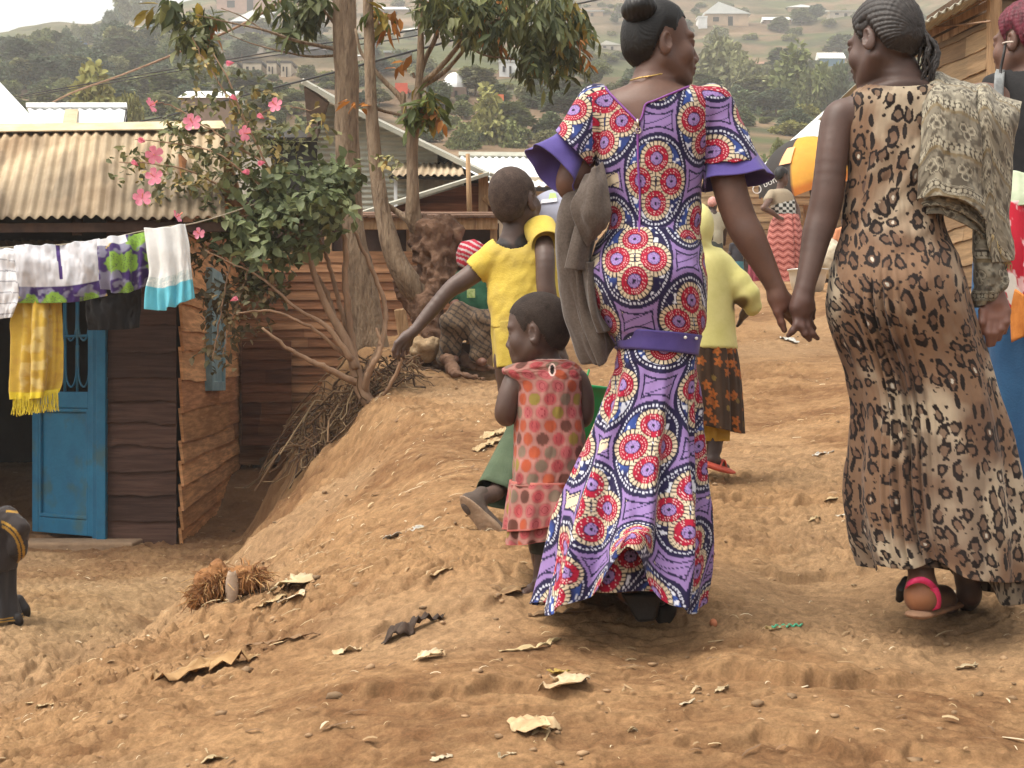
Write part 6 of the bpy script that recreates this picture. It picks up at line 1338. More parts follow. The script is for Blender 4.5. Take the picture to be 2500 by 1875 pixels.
    def cut(V):
        u, v = uv_(V); c = (v < np.interp(u, NL[:, 0], NL[:, 1], left=-99, right=-99)) | (v > 588 + 3 * np.sin(u * .05))
        c |= (u > 1722) & (v > 400 - .06 * (u - 1722) + 2 * np.sin(u * .12)); return c | ((u - 1372) * .71 - (v - 332) * .70 < -3) & (u < 1446) & (v > 300)
    def wr(V, n):
        x, y, z = V.T; u, v = uv_(V); waist = np.exp(-((v - 520) / 60) ** 2); side = sstep(40, 110, np.abs(u - 1595))
        return n * (.0030 * fbm(x * 7, y * 7, z * 30, 3, 5) * (.25 + 1.5 * waist * side) + .0022 * fbm(x * 18, y * 18, z * 9, 2, 6))[:, None]
    def colb(V):
        u, v = uv_(V); x0 = P(1592, 0, D)[0]; th = np.arctan2(V[:, 0] - x0, -(V[:, 1] - D)); s = .135 * th; tt = -(V[:, 2] - P(0, 452, D)[2])
        R_ = (u > 1722) & (v > 236); s = np.where(R_, (V[:, 0] - P(1778, 0, D)[0]) * 1.0 + .07 + .3 * (V[:, 1] - D), s); tt = np.where(R_, tt * 1.0 + .028, tt)
        L_ = (u < 1446) & (v > 236) & (v < 420); s = np.where(L_, (V[:, 0] - P(1400, 0, D)[0]) - .10, s); tt = np.where(L_, tt + .04, tt); return wax(s, tt, .003)
    V, Q = g.surf(.0027); V = V + wr(V, vnormals(V, Q)); keep = ~cut(V); Q = Q[keep[Q].all(1)]; V, Q = compact(V, Q)
    bo = mesh('dress_top', V, Q, M_fab, t, col=colb(V)); solidify(bo, .002)
    Mp = mat('purple_piping', (.17, .045, .23), (.24, .07, .31), scale=30, rough=.6)
    pl = facing_line(V, [(1478, 212), (1486, 224), (1518, 258), (1540, 280), (1556, 297)], 30, .0030, .001, Mp, 'piping', bo); facing_line(V, [(1558, 297), (1565, 290), (1570, 275), (1577, 254), (1600, 245), (1640, 228), (1682, 211)], 36, .0030, .001, Mp, 'piping', bo)
    facing_line(V, [(1557, 306), (1557, 360), (1558, 400), (1560, 440), (1562, 472), (1562, 520), (1560, 580)], 34, .0032, .0008, Mp, 'zip', bo)
    Mg = mat('zip_metal', (.45, .38, .30), (.6, .52, .42), rough=.35, metal=.8); mb = MB(); c = on_surf(V, 1558, 318, .006); mb.tube([c + (.0075 * math.cos(a_), -.001, .0085 * math.sin(a_)) for a_ in np.linspace(0, 6.283, 20)], .0016, 6, cap=False); mb.box(on_surf(V, 1557, 300, .006), (.003, .003, .010)); mb.tube([c, c + (0, 0, .008)], .0015, 5); mb.tube([c, c + (.006, 0, -.005)], .0013, 5); mb.tube([c, c + (-.006, 0, -.005)], .0013, 5); mb.build('zip_pull', Mg, bo, smooth=True)
    bell((1783, 386, -.01), (1799, 442, -.02), 63, 84, D, ripple=.07, waves=5, mt=M_violet, parent=t, ph=1.0, tip=lambda th: .012 * np.cos(th) + .006 * np.sin(3 * th), flat=.9)
    bell((1400, 352, -.01), (1346, 418, -.03), 46, 78, D, ripple=.08, waves=5, mt=M_violet, parent=t, ph=.4, tip=lambda th: .018 * np.sin(th + .6), flat=.75)
    # fine chain round the neck
    mb = MB(); mb.tube([P(1541, 192, D - .055) + (0, .02, 0), P(1560, 190, D - .062), P(1585, 186, D - .064), P(1612, 181, D - .058), P(1636, 178, D - .03)], .0022, 6); mb.build('necklace', mat('gold', (.55, .35, .10), (.75, .55, .22), scale=300, rough=.3, metal=.9, bump=.4, bscale=600), t, smooth=True)
    # skirt: tight over the hips, a band at the knee, then a wide flare trailing left
    rows = [(566, 1476, 1706, 0, .113), (600, 1456, 1712, 0, .135), (640, 1442, 1719, -.012, .154), (675, 1438, 1724, -.02, .163), (735, 1445, 1724, -.012, .158), (796, 1470, 1721, 0, .142), (820, 1490, 1709, 0, .132), (848, 1507, 1702, 0, .124)]
    hipf = lambda TH, TT: .0035 * np.sin(TH * 5 + TT * 9) * sstep(.6, 1, TT) + .0022 * fbm(np.cos(TH) * 4, np.sin(TH) * 4, TT * 9, 3, 7) + .004 * np.exp(-((TH - 4.78) / .10) ** 2) * -sstep(.1, .4, TT)
    V, Q, s, tl, th, tt = loft(rows, D, 150, 420, hipf); o = mesh('skirt', V, Q, M_fab, t, col=wax(s + .045, tl + .235, .004)); solidify(o, .002); sk = o
    V, Q, s, tl, th, tt = loft([(812, 1488, 1711, 0, .137), (830, 1497, 1706, 0, .131), (860, 1506, 1701, 0, .127)], D, 10, 160, lambda TH, TT: .003 + .0015 * np.sin(TH * 9), hem=lambda TH, TT: -.010 * np.cos(TH)); band = mesh('knee_band', V, Q, M_violet, t); solidify(band, .003)
    mb = MB()
    for u, v in ((1673, 824), (1706, 826)): ico = on_surf(V, min(u, 1700), v, .005); mb.tube([ico, ico + (0, -.005, 0)], .0045, 8)
    mb.build('button', mat('pearl', (.7, .68, .64), rough=.3), band, smooth=True)
    rows = [(846, 1508, 1700, 0, .122), (880, 1503, 1698, 0, .122), (916, 1497, 1699, 0, .128), (1027, 1460, 1700, 0, .150), (1123, 1424, 1703, -.01, .178), (1230, 1386, 1708, -.03, .215), (1320, 1358, 1708, -.04, .24), (1412, 1326, 1698, -.05, .255)]
    def fold(TH, TT):
        A = sstep(.06, .9, TT) * .034; w = np.sin(8 * TH + 1.6 * TT + .7) + .55 * np.sin(13 * TH - 1.2 * TT + 2.0) + .25 * np.sin(21 * TH + .5)
        left = np.exp(-(((TH - 3.55 + .0 * TT + math.pi) % (2 * math.pi) - math.pi) / .16) ** 2) * .03 * sstep(.35, 1, TT)
        return A * w * .72 + .004 * fbm(np.cos(TH) * 3, np.sin(TH) * 3, TT * 8, 3, 9) + left
    def hem(TH, TT):
        k = sstep(.72, 1, TT); d = (TH + math.pi / 2 + math.pi) % (2 * math.pi) - math.pi
        return k * (.125 * np.exp(-((d + .0) / .42) ** 2) - .055 * np.abs(np.cos(TH)) + .012 * np.sin(8 * TH + 1) - .02)
    V, Q, s, tl, th, tt = loft(rows, D, 260, 620, fold, hem); o = mesh('lower_skirt', V, Q, M_fab, t, col=wax(s * .92 - .01, tl + .055, .006)); solidify(o, .002)
    V, Q, s, tl, th, tt = loft([(r[0] + 6, r[1] + 22, r[2] - 14, r[3] + .02, r[4] * .82) for r in rows[3:]], D, 120, 420, lambda TH, TT: .02 * np.sin(7 * TH + 2) * TT, lambda TH, TT: -.0 * TH); o = mesh('under_skirt', V, Q, M_fab, t, col=wax(s + .05, tl + .3, .006)); solidify(o, .002)
    # shoe: tall black block heel tipping forward
    mb = MB(); n_, f_ = D - .09, D + .09
    mb.hexa([P(1513, 1448, n_), P(1612, 1452, n_), P(1600, 1516, n_), P(1556, 1520, n_)], [P(1522, 1440, D + .02), P(1618, 1440, D + .02), P(1604, 1512, D), P(1560, 1514, D)]); mb.hexa([P(1520, 1444, D - .02), P(1618, 1448, D - .02), P(1625, 1478, D - .02), P(1528, 1472, D - .02)], [P(1545, 1462, D + .17), P(1628, 1462, D + .17), P(1628, 1486, D + .17), P(1545, 1486, D + .17)])
    bevel(mb.build('shoe', M_rubber, t), .008)
    mb = MB(); p0, p1 = P(1618, 1490, D + .03), P(1640, 1468, D + .26); bb = Body(D); bb.cap(p0, p1, .036, .030, .02).cap(p0 + (0, 0, .0), p0 + (0, -.01, -.03), .03, .022, .02); bb.build('shoe', .006, M_rubber, (1, 1, 1), t)

    # jacket carried over the left forearm
    j = empty('suit_jacket', P(1430, 700, D), 'grey-brown suit jacket hanging over the purple-dressed woman\'s bent arm', 'jacket')
    fo = lambda b_, a_: .010 * np.sin(b_ * 9 + a_ * 2) + .006 * fbm(b_ * 5, a_ * 4, 0, 3, 3)
    def piece(name, ctrl, wr=fo, M=60, N=40, dd=0):
        V, Q, s, t_, b_, a_ = patch(ctrl, D + dd, M, N, wr); o = mesh(name, V, Q, M_wool, j); solidify(o, .006); return o
    piece('back_panel', [[(1386, 462, .02), (1404, 450, -.03), (1436, 440, -.06), (1466, 430, .0)], [(1366, 520, .0), (1392, 520, -.07), (1428, 520, -.08), (1464, 520, .0)], [(1360, 590, .0), (1388, 592, -.07), (1422, 592, -.07), (1452, 592, .0)], [(1366, 660, .0), (1392, 662, -.06), (1420, 662, -.06), (1446, 664, .0)], [(1380, 745, .0), (1404, 750, -.05), (1430, 752, -.05), (1456, 752, .0)], [(1402, 820, .0), (1428, 832, -.06), (1456, 832, -.06), (1486, 806, -.02)], [(1432, 882, .0), (1456, 894, -.05), (1474, 886, -.05), (1505, 842, -.02)]])
    piece('collar', [[(1432, 430, -.06), (1450, 412, -.09), (1470, 396, -.06)], [(1412, 470, -.09), (1446, 462, -.13), (1482, 450, -.10)], [(1396, 506, -.10), (1440, 520, -.14), (1490, 520, -.12)], [(1412, 556, -.10), (1446, 560, -.13), (1480, 552, -.12)], [(1434, 602, -.09), (1446, 588, -.10), (1460, 570, -.09)]], lambda b_, a_: .004 * fbm(b_ * 4, a_ * 4, 0, 2, 5), 40, 40)
    piece('lapel', [[(1404, 552, -.08), (1424, 566, -.09), (1444, 590, -.08)], [(1392, 600, -.09), (1416, 606, -.10), (1440, 616, -.08)], [(1380, 654, -.08), (1406, 660, -.10), (1436, 658, -.08)]], lambda b_, a_: .003 * np.sin(b_ * 6), 24, 24)
    piece('sleeve', [[(1420, 640, -.04), (1436, 640, -.09), (1456, 640, -.05)], [(1424, 690, -.04), (1436, 700, -.10), (1452, 700, -.06)], [(1434, 750, -.04), (1448, 765, -.10), (1466, 765, -.06)], [(1452, 800, -.04), (1470, 812, -.09), (1492, 806, -.05)]], lambda b_, a_: .004 * np.sin(b_ * 8 + a_ * 5), 40, 24)
def build_leopard():
    D = 3.85; t = empty('person', P(2280, 1505, D), 'woman in a long sleeveless leopard-print dress with cornrow braids', 'person')
    b = Body(D); az = math.radians(-36); R = frame((math.sin(az), math.cos(az), -.24), roll=-6); Sz = 1.02; hc = P(2160, 112, D + .0)
    b.head(hc, R, Sz, lip=(.060, .026, .024))
    b.chain([(2180, 150, .0, 50), (2196, 185, -.005, 49), (2205, 230, -.01, 58)], .03)
    b.stack([(198, 2150, 2262, 0, .052), (212, 2120, 2300, 0, .070), (232, 2080, 2340, .005, .070), (262, 2064, 2360, .005, .082), (330, 2080, 2340, 0, .098), (430, 2078, 2302, 0, .110), (510, 2076, 2282, 0, .104), (570, 2066, 2294, 0, .118), (627, 2050, 2322, 0, .14), (690, 2034, 2344, -.02, .165), (760, 2034, 2358, -.02, .168), (850, 2070, 2360, 0, .13)], .03)
    b.chain([(2050, 288, .012, 41), (2042, 320, .006, 40), (2031, 380, -.01, 37), (2021, 470, -.02, 38), (2008, 530, -.02, 37), (1994, 575, -.03, 34), (1979, 645, -.05, 27), (1968, 688, -.06, 23), (1963, 712, -.065, 21.5)], .03, 30)
    k = .006
    b.chain([(1963, 712, -.065, 21.5), (1958, 738, -.07, 23), (1956, 760, -.07, 22)], .012); b.chain([(1966, 720, -.06, 18), (1970, 748, -.06, 18), (1964, 776, -.06, 14)], .012); b.chain([(1950, 722, -.07, 14), (1944, 752, -.075, 15), (1947, 778, -.07, 12)], .012)
    b.chain([(1948, 776, -.075, 12), (1945, 794, -.085, 9.5), (1935, 808, -.085, 8), (1925, 819, -.08, 6)], k); b.chain([(1954, 774, -.07, 12), (1957, 798, -.085, 10), (1966, 815, -.085, 9), (1976, 829, -.075, 6.5)], k)
    b.chain([(1964, 770, -.065, 11), (1971, 797, -.075, 9), (1983, 814, -.075, 7.8), (1996, 826, -.065, 6)], k); b.chain([(1970, 762, -.05, 10), (1977, 786, -.055, 8), (1983, 798, -.05, 7), (1986, 808, -.04, 5.6)], k); b.chain([(1975, 735, -.05, 11), (1982, 756, -.045, 9), (1983, 772, -.04, 7)], k)
    b.chain([(2374, 272, 0, 46), (2400, 400, -.01, 43), (2412, 520, -.02, 38), (2424, 620, -.05, 28), (2428, 700, -.06, 21)], .03, 24)
    # right palm turned back
    b.chain([(2428, 700, -.06, 20), (2428, 740, -.065, 22)], .012)
    for u0, v0, u1, v1, u2, v2, r in ((2400, 772, 2397, 795, 2400, 812, 9), (2416, 788, 2413, 822, 2414, 842, 9.2), (2430, 790, 2428, 822, 2424, 840, 9), (2444, 784, 2444, 812, 2438, 828, 8.4), (2457, 772, 2458, 795, 2452, 812, 7.8)):
        b.chain([(2428 + (u0 - 2428) * .6, 725, -.065, 11), (u0, v0 - 12, -.075, 11)], .010); b.chain([(u0, v0 - 12, -.075, 10.5), (u1, v1 - 8, -.085, r), (u2, v2, -.075, r * .75)], .005)
    b.paint.append((P(2428, 785, D - .08), np.array((.055, .05, .09)), np.eye(3), (.17, .078, .055), .6)); b.paint.append((P(1955, 780, D - .09), np.array((.05, .05, .08)), np.eye(3), (.105, .052, .040), .7))
    b.chain([(2180, 850, 0, 86), (2205, 1100, -.03, 56), (2235, 1280, -.06, 46), (2248, 1390, -.09, 30), (2250, 1420, -.10, 31), (2248, 1458, -.10, 35)], .03, 18); b.chain([(2270, 850, 0, 86), (2320, 1100, .06, 56), (2350, 1300, .10, 44), (2362, 1420, .12, 28), (2366, 1455, .12, 28), (2350, 1480, .26, 20)], .03, 18)
    b.chain([(2252, 1455, -.10, 36), (2300, 1462, .06, 32), (2320, 1476, .14, 22)], .03)
    b.paint.append((P(2246, 1452, D - .14), np.array((.048, .06, .05)), np.eye(3), (.27, .115, .055), .5))
    b.build('body', .0036, M_skin, (.090, .052, .041), t)
    # sandal
    bb = Body(D); bb.chain([(2244, 1500, -.115, 34), (2275, 1496, -.02, 34), (2318, 1492, .14, 38)], .02)
    V, Q = bb.surf(.005); z0 = P(0, 1497, D - .1)[2]; V[:, 2] = z0 + (V[:, 2] - z0) * .34; sd = mesh('sandal', V, Q, mat('sandal_sole', (.20, .11, .065), (.30, .17, .10), scale=20, rough=.8, bump=.3), t)
    Mk = mat('pink_strap', (.55, .02, .10), (.70, .045, .15), scale=20, rough=.45, bump=.1)
    def strap(rows, w, dirn): pts = spline(np.array([P(*r) for r in rows]), 20); d = np.asarray(dirn, float) * w; o = mesh('strap', np.stack((pts - d, pts + d), 1).reshape(-1, 3), grid_faces(20, 2), Mk, sd); solidify(o, .003)
    strap([(2212, 1430, D - .12), (2222, 1422, D - .145), (2240, 1416, D - .156), (2258, 1418, D - .155), (2276, 1430, D - .145), (2291, 1450, D - .115), (2296, 1478, D - .08)], .0085, (.25, 0, .97)); strap([(2280, 1436, D - .142), (2288, 1460, D - .135), (2284, 1488, D - .125)], .010, (1, 0, .2))
    bb = Body(D + .3); bb.chain([(2196, 1462, -.25, 10), (2204, 1440, -.26, 14), (2212, 1418, -.26, 12)], .01); bb.build('sandal', .005, M_rubber, (1, 1, 1), t)
    # cornrows
    def rows_(l):
        a_ = np.arctan2(l[:, 0], l[:, 2] + .020) + .9 * (l[:, 1] + .02); p = a_ * 23 / math.pi; f = np.abs((p % 1) - .5) * 2; return .0045 * np.sqrt(np.clip(1 - f ** 2, 0, 1)) + .0004 * np.sin(l[:, 1] * 620 + np.floor(p) * 2) - .003
    Mc = mat('braided_hair', (.016, .013, .012), (.034, .027, .024), scale=60, rough=.55, bump=.5, bscale=240, bdist=.002, spec=.4)
    hr = hair_cap(b, hc, R, Sz, .012, Mc, t, .0028, disp=rows_)
    r = np.random.RandomState(3); mb = MB()
    for i in range(26):
        a_ = i / 25; u0 = 2225 + 44 * a_ + r.uniform(-6, 6); v0 = 40 + 62 * a_ + r.uniform(-8, 8); dz = r.uniform(.02, -.06); L_ = r.uniform(.75, 1.05); ex = 2244 + r.uniform(-2, 38)
        q = spline(np.array([(u0 - 16, v0 - 14, dz * .3, 4), (u0 + 14 + 6 * a_, v0 + 18, dz, 4.6), (min(2288, u0 + 24 + 8 * r.rand()), v0 + 52, dz - .01, 4.4), (ex * .5 + .5 * min(2286, u0 + 22), v0 + 85 * L_, dz - .015, 4), (ex, min(198, v0 + 125 * L_), dz - .01, 2.6)], float), 34)
        pts = np.array([P(p[0], p[1], D + p[2] - .01) for p in q]); pts[:, 0] += .0015 * np.sin(np.arange(34) * .9 + i); mb.tube(pts, q[:, 3] * D / F * .95 * (1 + .18 * np.sin(np.arange(34) * 2.1)), 7)
    mb.build('braid', Mc, hr, smooth=True)
    # dress
    rows = [(200, 2136, 2290, 0, .058), (212, 2104, 2318, 0, .086), (232, 2080, 2344, 0, .104), (262, 2070, 2360, 0, .114), (320, 2066, 2352, 0, .114), (370, 2068, 2340, 0, .118), (430, 2072, 2312, 0, .119), (510, 2068, 2292, 0, .114), (570, 2057, 2304, 0, .128), (627, 2041, 2332, -.008, .150), (690, 2025, 2352, -.02, .176), (751, 2020, 2370, -.02, .182), (811, 2033, 2387, -.01, .176), (871, 2057, 2405, 0, .168), (932, 2077, 2423, 0, .165), (1007, 2088, 2443, 0, .168), (1097, 2083, 2464, 0, .176), (1170, 2077, 2478, 0, .186), (1250, 2080, 2490, 0, .198), (1330, 2092, 2494, 0, .208), (1388, 2108, 2490, 0, .214)]
    def fold(TH, TT):
        low = sstep(.50, 1, TT); d = (TH + math.pi / 2 + math.pi) % (2 * math.pi) - math.pi
        wv = np.sin(6.0 * TH + 3.5 * TT) * .012 + np.sin(11 * TH + 4 + 2 * TT) * .007
        gather = np.exp(-((d + .62 - .25 * (1 - TT)) / .30) ** 2) * sstep(.42, .62, TT) * (.010 * np.sin(46 * TH + 8 * TT) + .004 * np.sin(83 * TH + 3)) - .028 * np.exp(-((d + .50) / .16) ** 2) * sstep(.5, .9, TT)
        return low * wv + gather + .0035 * fbm(np.cos(TH) * 5, np.sin(TH) * 5, TT * 14, 3, 19) + .006 * sstep(.18, .3, TT) * sstep(.62, .4, TT) * fbm(np.cos(TH) * 2.2, np.sin(TH) * 2.2, TT * 22 + 1.5 * np.cos(TH), 2, 20)
    def hem(TH, TT):
        k = sstep(.90, 1, TT); d = (TH + math.pi / 2 + math.pi) % (2 * math.pi) - math.pi; return k * (-.025 * np.sin(d) + .035 * np.exp(-((d + .35) / .22) ** 2) * 1.0 - .02 * (np.abs(d) > 1.2))
    V, Q, s, tl, th, tt = loft(rows, D, 560, 560, fold, hem)
    U = V[:, 0] / V[:, 1] * F + 1250; Vv = 937.5 - (V[:, 2] - CZ) / V[:, 1] * F
    cut = (Vv < 207 + .0009 * (U - 2200) ** 2 * 0 + 4 * np.sin((U - 2130) / 130 * 3.14)) & (U > 2080) & (U < 2300)
    keep = ~cut; C = leopard(s, tl); keepq = keep[Q].all(1); idx = np.cumsum(keep) - 1
    used = np.zeros(len(V), bool); used[Q[keepq].ravel()] = True; idx = np.cumsum(used) - 1; o = mesh('dress', V[used], idx[Q[keepq]], M_fab, t, col=C[used]); solidify(o, .002)
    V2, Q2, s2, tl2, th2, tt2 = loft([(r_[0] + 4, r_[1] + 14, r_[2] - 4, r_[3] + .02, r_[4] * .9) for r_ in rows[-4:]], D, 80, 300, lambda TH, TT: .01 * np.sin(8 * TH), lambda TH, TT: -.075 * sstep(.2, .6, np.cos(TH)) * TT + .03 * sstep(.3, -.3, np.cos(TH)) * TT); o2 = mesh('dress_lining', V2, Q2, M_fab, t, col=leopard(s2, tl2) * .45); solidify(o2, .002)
    # shawl folded over the far shoulder
    sh = empty('shawl', P(2370, 400, D), 'olive paisley shawl draped over the leopard-dressed woman\'s shoulder', 'shawl')
    def piece(name, ctrl, wr, M=150, N=110, off=(0, 0), dark=1.0):
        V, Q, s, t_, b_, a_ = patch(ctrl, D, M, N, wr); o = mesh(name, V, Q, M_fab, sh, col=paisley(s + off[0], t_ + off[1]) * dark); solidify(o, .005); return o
    w1 = lambda b_, a_: .006 * np.sin(b_ * 7 + a_ * 2) + .005 * fbm(b_ * 4, a_ * 5, 0, 3, 3)
    piece('front_fold', [[(2258, 214, .12), (2300, 200, .12), (2345, 205, .12), (2400, 230, .12)], [(2256, 198, .0), (2300, 184, .0), (2345, 192, -.01), (2392, 214, .0)], [(2254, 240, -.10), (2296, 236, -.13), (2340, 236, -.13), (2380, 246, -.11)], [(2252, 330, -.13), (2296, 330, -.165), (2340, 334, -.165), (2388, 345, -.13)], [(2248, 430, -.13), (2294, 428, -.17), (2345, 436, -.17), (2396, 455, -.13)], [(2246, 486, -.12), (2296, 478, -.175), (2350, 490, -.175), (2402, 540, -.13)]], w1)
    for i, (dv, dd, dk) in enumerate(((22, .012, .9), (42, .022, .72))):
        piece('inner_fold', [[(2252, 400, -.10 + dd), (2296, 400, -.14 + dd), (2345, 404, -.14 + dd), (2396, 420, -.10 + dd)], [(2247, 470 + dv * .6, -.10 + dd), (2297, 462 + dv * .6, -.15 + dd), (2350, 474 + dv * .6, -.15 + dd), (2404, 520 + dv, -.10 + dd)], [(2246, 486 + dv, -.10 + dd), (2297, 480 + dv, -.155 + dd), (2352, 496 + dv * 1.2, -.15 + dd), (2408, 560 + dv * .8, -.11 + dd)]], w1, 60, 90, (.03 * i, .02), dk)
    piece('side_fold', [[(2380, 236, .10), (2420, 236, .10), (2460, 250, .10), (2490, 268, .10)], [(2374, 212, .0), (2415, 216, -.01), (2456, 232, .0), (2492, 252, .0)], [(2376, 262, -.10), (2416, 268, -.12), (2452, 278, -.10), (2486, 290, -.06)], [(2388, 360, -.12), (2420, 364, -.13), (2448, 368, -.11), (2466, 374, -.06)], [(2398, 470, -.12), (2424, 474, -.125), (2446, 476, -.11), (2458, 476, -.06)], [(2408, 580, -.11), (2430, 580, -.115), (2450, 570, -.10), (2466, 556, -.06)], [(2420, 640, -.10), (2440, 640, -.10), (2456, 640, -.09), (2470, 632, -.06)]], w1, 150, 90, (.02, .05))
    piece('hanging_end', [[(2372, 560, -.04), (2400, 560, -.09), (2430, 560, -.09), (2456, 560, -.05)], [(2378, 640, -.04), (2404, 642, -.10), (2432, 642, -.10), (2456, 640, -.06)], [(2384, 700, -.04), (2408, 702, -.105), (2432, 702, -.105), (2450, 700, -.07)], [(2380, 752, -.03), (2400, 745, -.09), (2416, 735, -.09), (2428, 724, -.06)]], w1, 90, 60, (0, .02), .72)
    mb = MB()
    for i in range(46):
        a_ = i / 45; u, v = 2424 + 48 * a_, 566 + 74 * a_; p = P(u - 4, v, D - .115 + .05 * a_); mb.tube([p, p + (rnd.uniform(-.006, .004), -.004, -.010), p + (rnd.uniform(-.012, .004), -.003, -.026)], .0012, 4)
    mb.build('fringe', mat('shawl_fringe', (.36, .28, .13), (.48, .38, .20), scale=50, rough=.9), sh)

def build_right_woman():
    D = 4.5; t = empty('person', P(2540, 1340, D), 'woman in a black top with dark red braids and blue wrap skirt', 'person')
    b = Body(D); az = math.radians(-32); R = frame((math.sin(az), math.cos(az), -.05)); hc = P(2502, 108, D)
    b.head(hc, R, 1.0, lip=(.06, .025, .02)); b.chain([(2508, 140, 0, 40), (2512, 180, 0, 42), (2514, 210, 0, 50)], .03)
    b.stack([(190, 2470, 2560, 0, .05), (204, 2410, 2620, 0, .075), (225, 2372, 2660, 0, .09), (260, 2362, 2670, 0, .10), (330, 2384, 2646, 0, .11), (430, 2398, 2632, 0, .11), (520, 2396, 2640, 0, .12), (700, 2380, 2670, 0, .16)], .03)
    b.chain([(2388, 240, 0, 36), (2378, 340, -.02, 34), (2380, 440, -.04, 30), (2430, 520, .02, 24), (2470, 560, .10, 18)], .03, 20); b.chain([(2648, 240, 0, 38), (2670, 380, 0, 34), (2660, 520, .05, 26), (2610, 600, .12, 18)], .03, 16)
    for j in range(4): b.chain([(2470, 556 + 5 * j, .10, 10), (2488, 566 + 8 * j, .12, 7.5), (2498, 578 + 8 * j, .10, 6.5)], .005); b.chain([(2610, 596 + 4 * j, .12, 10), (2590, 606 + 8 * j, .14, 7), (2580, 616 + 8 * j, .12, 6)], .005)
    b.chain([(2472, 552, .09, 10), (2482, 540, .08, 8), (2494, 536, .07, 6)], .005)
    b.chain([(2480, 800, 0, 70), (2490, 1200, 0, 36), (2490, 1330, -.02, 22), (2500, 1345, .12, 20)], .03); b.chain([(2580, 800, 0, 70), (2580, 1200, .05, 36), (2580, 1330, .05, 22), (2585, 1345, .18, 20)], .03)
    b.build('body', .0055, M_skin, (.150, .078, .056), t)
    Mr = mat('red_braid', (.060, .006, .014), (.150, .016, .034), scale=50, rough=.6, bump=.6, bscale=120, bdist=.004); r = np.random.RandomState(5)
    ln = HAIRLINE.copy(); ln[:4, 1] += .01; hr = hair_cap(b, hc, R, 1.0, .010, Mr, t, .005, line=ln, disp=lambda l: .004 * np.abs(np.sin(np.arctan2(l[:, 0], l[:, 1] + .02) * 14)) + .001 * np.sin(l[:, 2] * 500))
    mb = MB()
    for i in range(22):
        th = r.uniform(0, 6.28); c = P(2510, 30, D); pts = [c + np.array((.055 * math.cos(th + .5 * k), .05 * math.sin(th + .5 * k), -.01 + .028 * math.sin(k * .9 + i))) for k in range(7)]; mb.tube(spline(pts, 24), .008 * (1 + .15 * np.sin(np.arange(24) * 2)), 6)
    for i in range(16):
        th = -2.6 + 2.0 * i / 15; p = hc + R @ np.array((.084 * math.cos(th), .084 * math.sin(th) - .012, .0)); mb.tube(spline([P(2510, 36, D), (p + P(2510, 40, D)) / 2 + (R @ np.array((.03 * math.cos(th), .04 * math.sin(th), .02))), p + (0, 0, .05), p + (0, 0, .0)], 20), .0065, 6)
    mb.build('braid', Mr, hr, smooth=True)
    mb = MB(); mb.tube(spline([P(2448, 106, D - .04), P(2458, 103, D - .07), P(2474, 102, D - .09)], 10), .003, 6); mb.build('glasses_arm', mat('pale_frame', (.5, .42, .36), rough=.4), t, smooth=True)
    mb = MB(); mb.tube(spline([P(2455, 106, D - .05), P(2450, 135, D - .06), P(2443, 172, D - .06), P(2446, 190, D - .09)], 16), .0045, 6); mb.build('glasses_cord', M_rubber, t, smooth=True)
    g = Body(D); g.stack([(176, 2436, 2600, 0, .06), (188, 2404, 2624, 0, .078), (215, 2396, 2636, 0, .096), (260, 2390, 2640, 0, .108), (330, 2392, 2640, 0, .118), (420, 2398, 2634, 0, .118), (520, 2390, 2640, 0, .128)], .02); Mb = mat('black_jersey', (.010, .010, .011), (.018, .017, .018), scale=30, rough=.8, bump=.2)
    g.build('black_top', .006, Mb, (1, 1, 1), t, cut=lambda V: (V[:, 2] > P(0, 184, D)[2]) & (np.abs(V[:, 0] - P(2514, 0, D)[0]) < .075))
    V, Q, s, t_, b_, a_ = patch([[(2432, 170, .0), (2454, 172, .0)], [(2428, 186, -.09), (2452, 186, -.09)], [(2428, 230, -.118), (2450, 236, -.118)], [(2436, 300, -.13), (2456, 306, -.13)]], D, 24, 6); o = mesh('strap', V, Q, mat('grey_strap', (.16, .17, .17), (.24, .25, .25), scale=60, rough=.7), t); solidify(o, .004)
    M_sk = mat('blue_cloth', (.012, .060, .150), (.022, .095, .21), scale=4, rough=.8, bump=.2, bscale=140, sheen=.1)
    V, Q, s, tl, th, tt = loft([(500, 2392, 2640, 0, .13), (700, 2378, 2660, 0, .17), (900, 2392, 2666, 0, .18), (1100, 2410, 2670, 0, .19), (1330, 2428, 2680, 0, .20)], D, 60, 160, lambda TH, TT: .012 * TT * np.sin(9 * TH) + .004 * fbm(np.cos(TH) * 4, np.sin(TH) * 4, TT * 6, 3, 4)); mesh('wrap_skirt', V, Q, M_sk, t)
    bg = empty('cloth_bundle', P(2490, 650, D - .2), 'red printed cloth bundle with orange lining carried by the woman at the right edge', 'bundle')
    V, Q, s, t_, b_, a_ = patch([[(2452, 505, -.17), (2490, 490, -.22), (2530, 480, -.22), (2580, 480, -.16)], [(2456, 600, -.18), (2490, 600, -.25), (2535, 600, -.25), (2590, 600, -.17)], [(2458, 700, -.18), (2494, 700, -.25), (2540, 700, -.25), (2590, 700, -.17)], [(2478, 812, -.18), (2502, 812, -.24), (2545, 790, -.24), (2590, 770, -.17)]], D, 70, 70, lambda b_, a_: .016 * np.sin(b_ * 9 + a_ * 3)); o = mesh('wrapper', V, Q, M_fab, bg, col=redprint(s, t_)); solidify(o, .004)
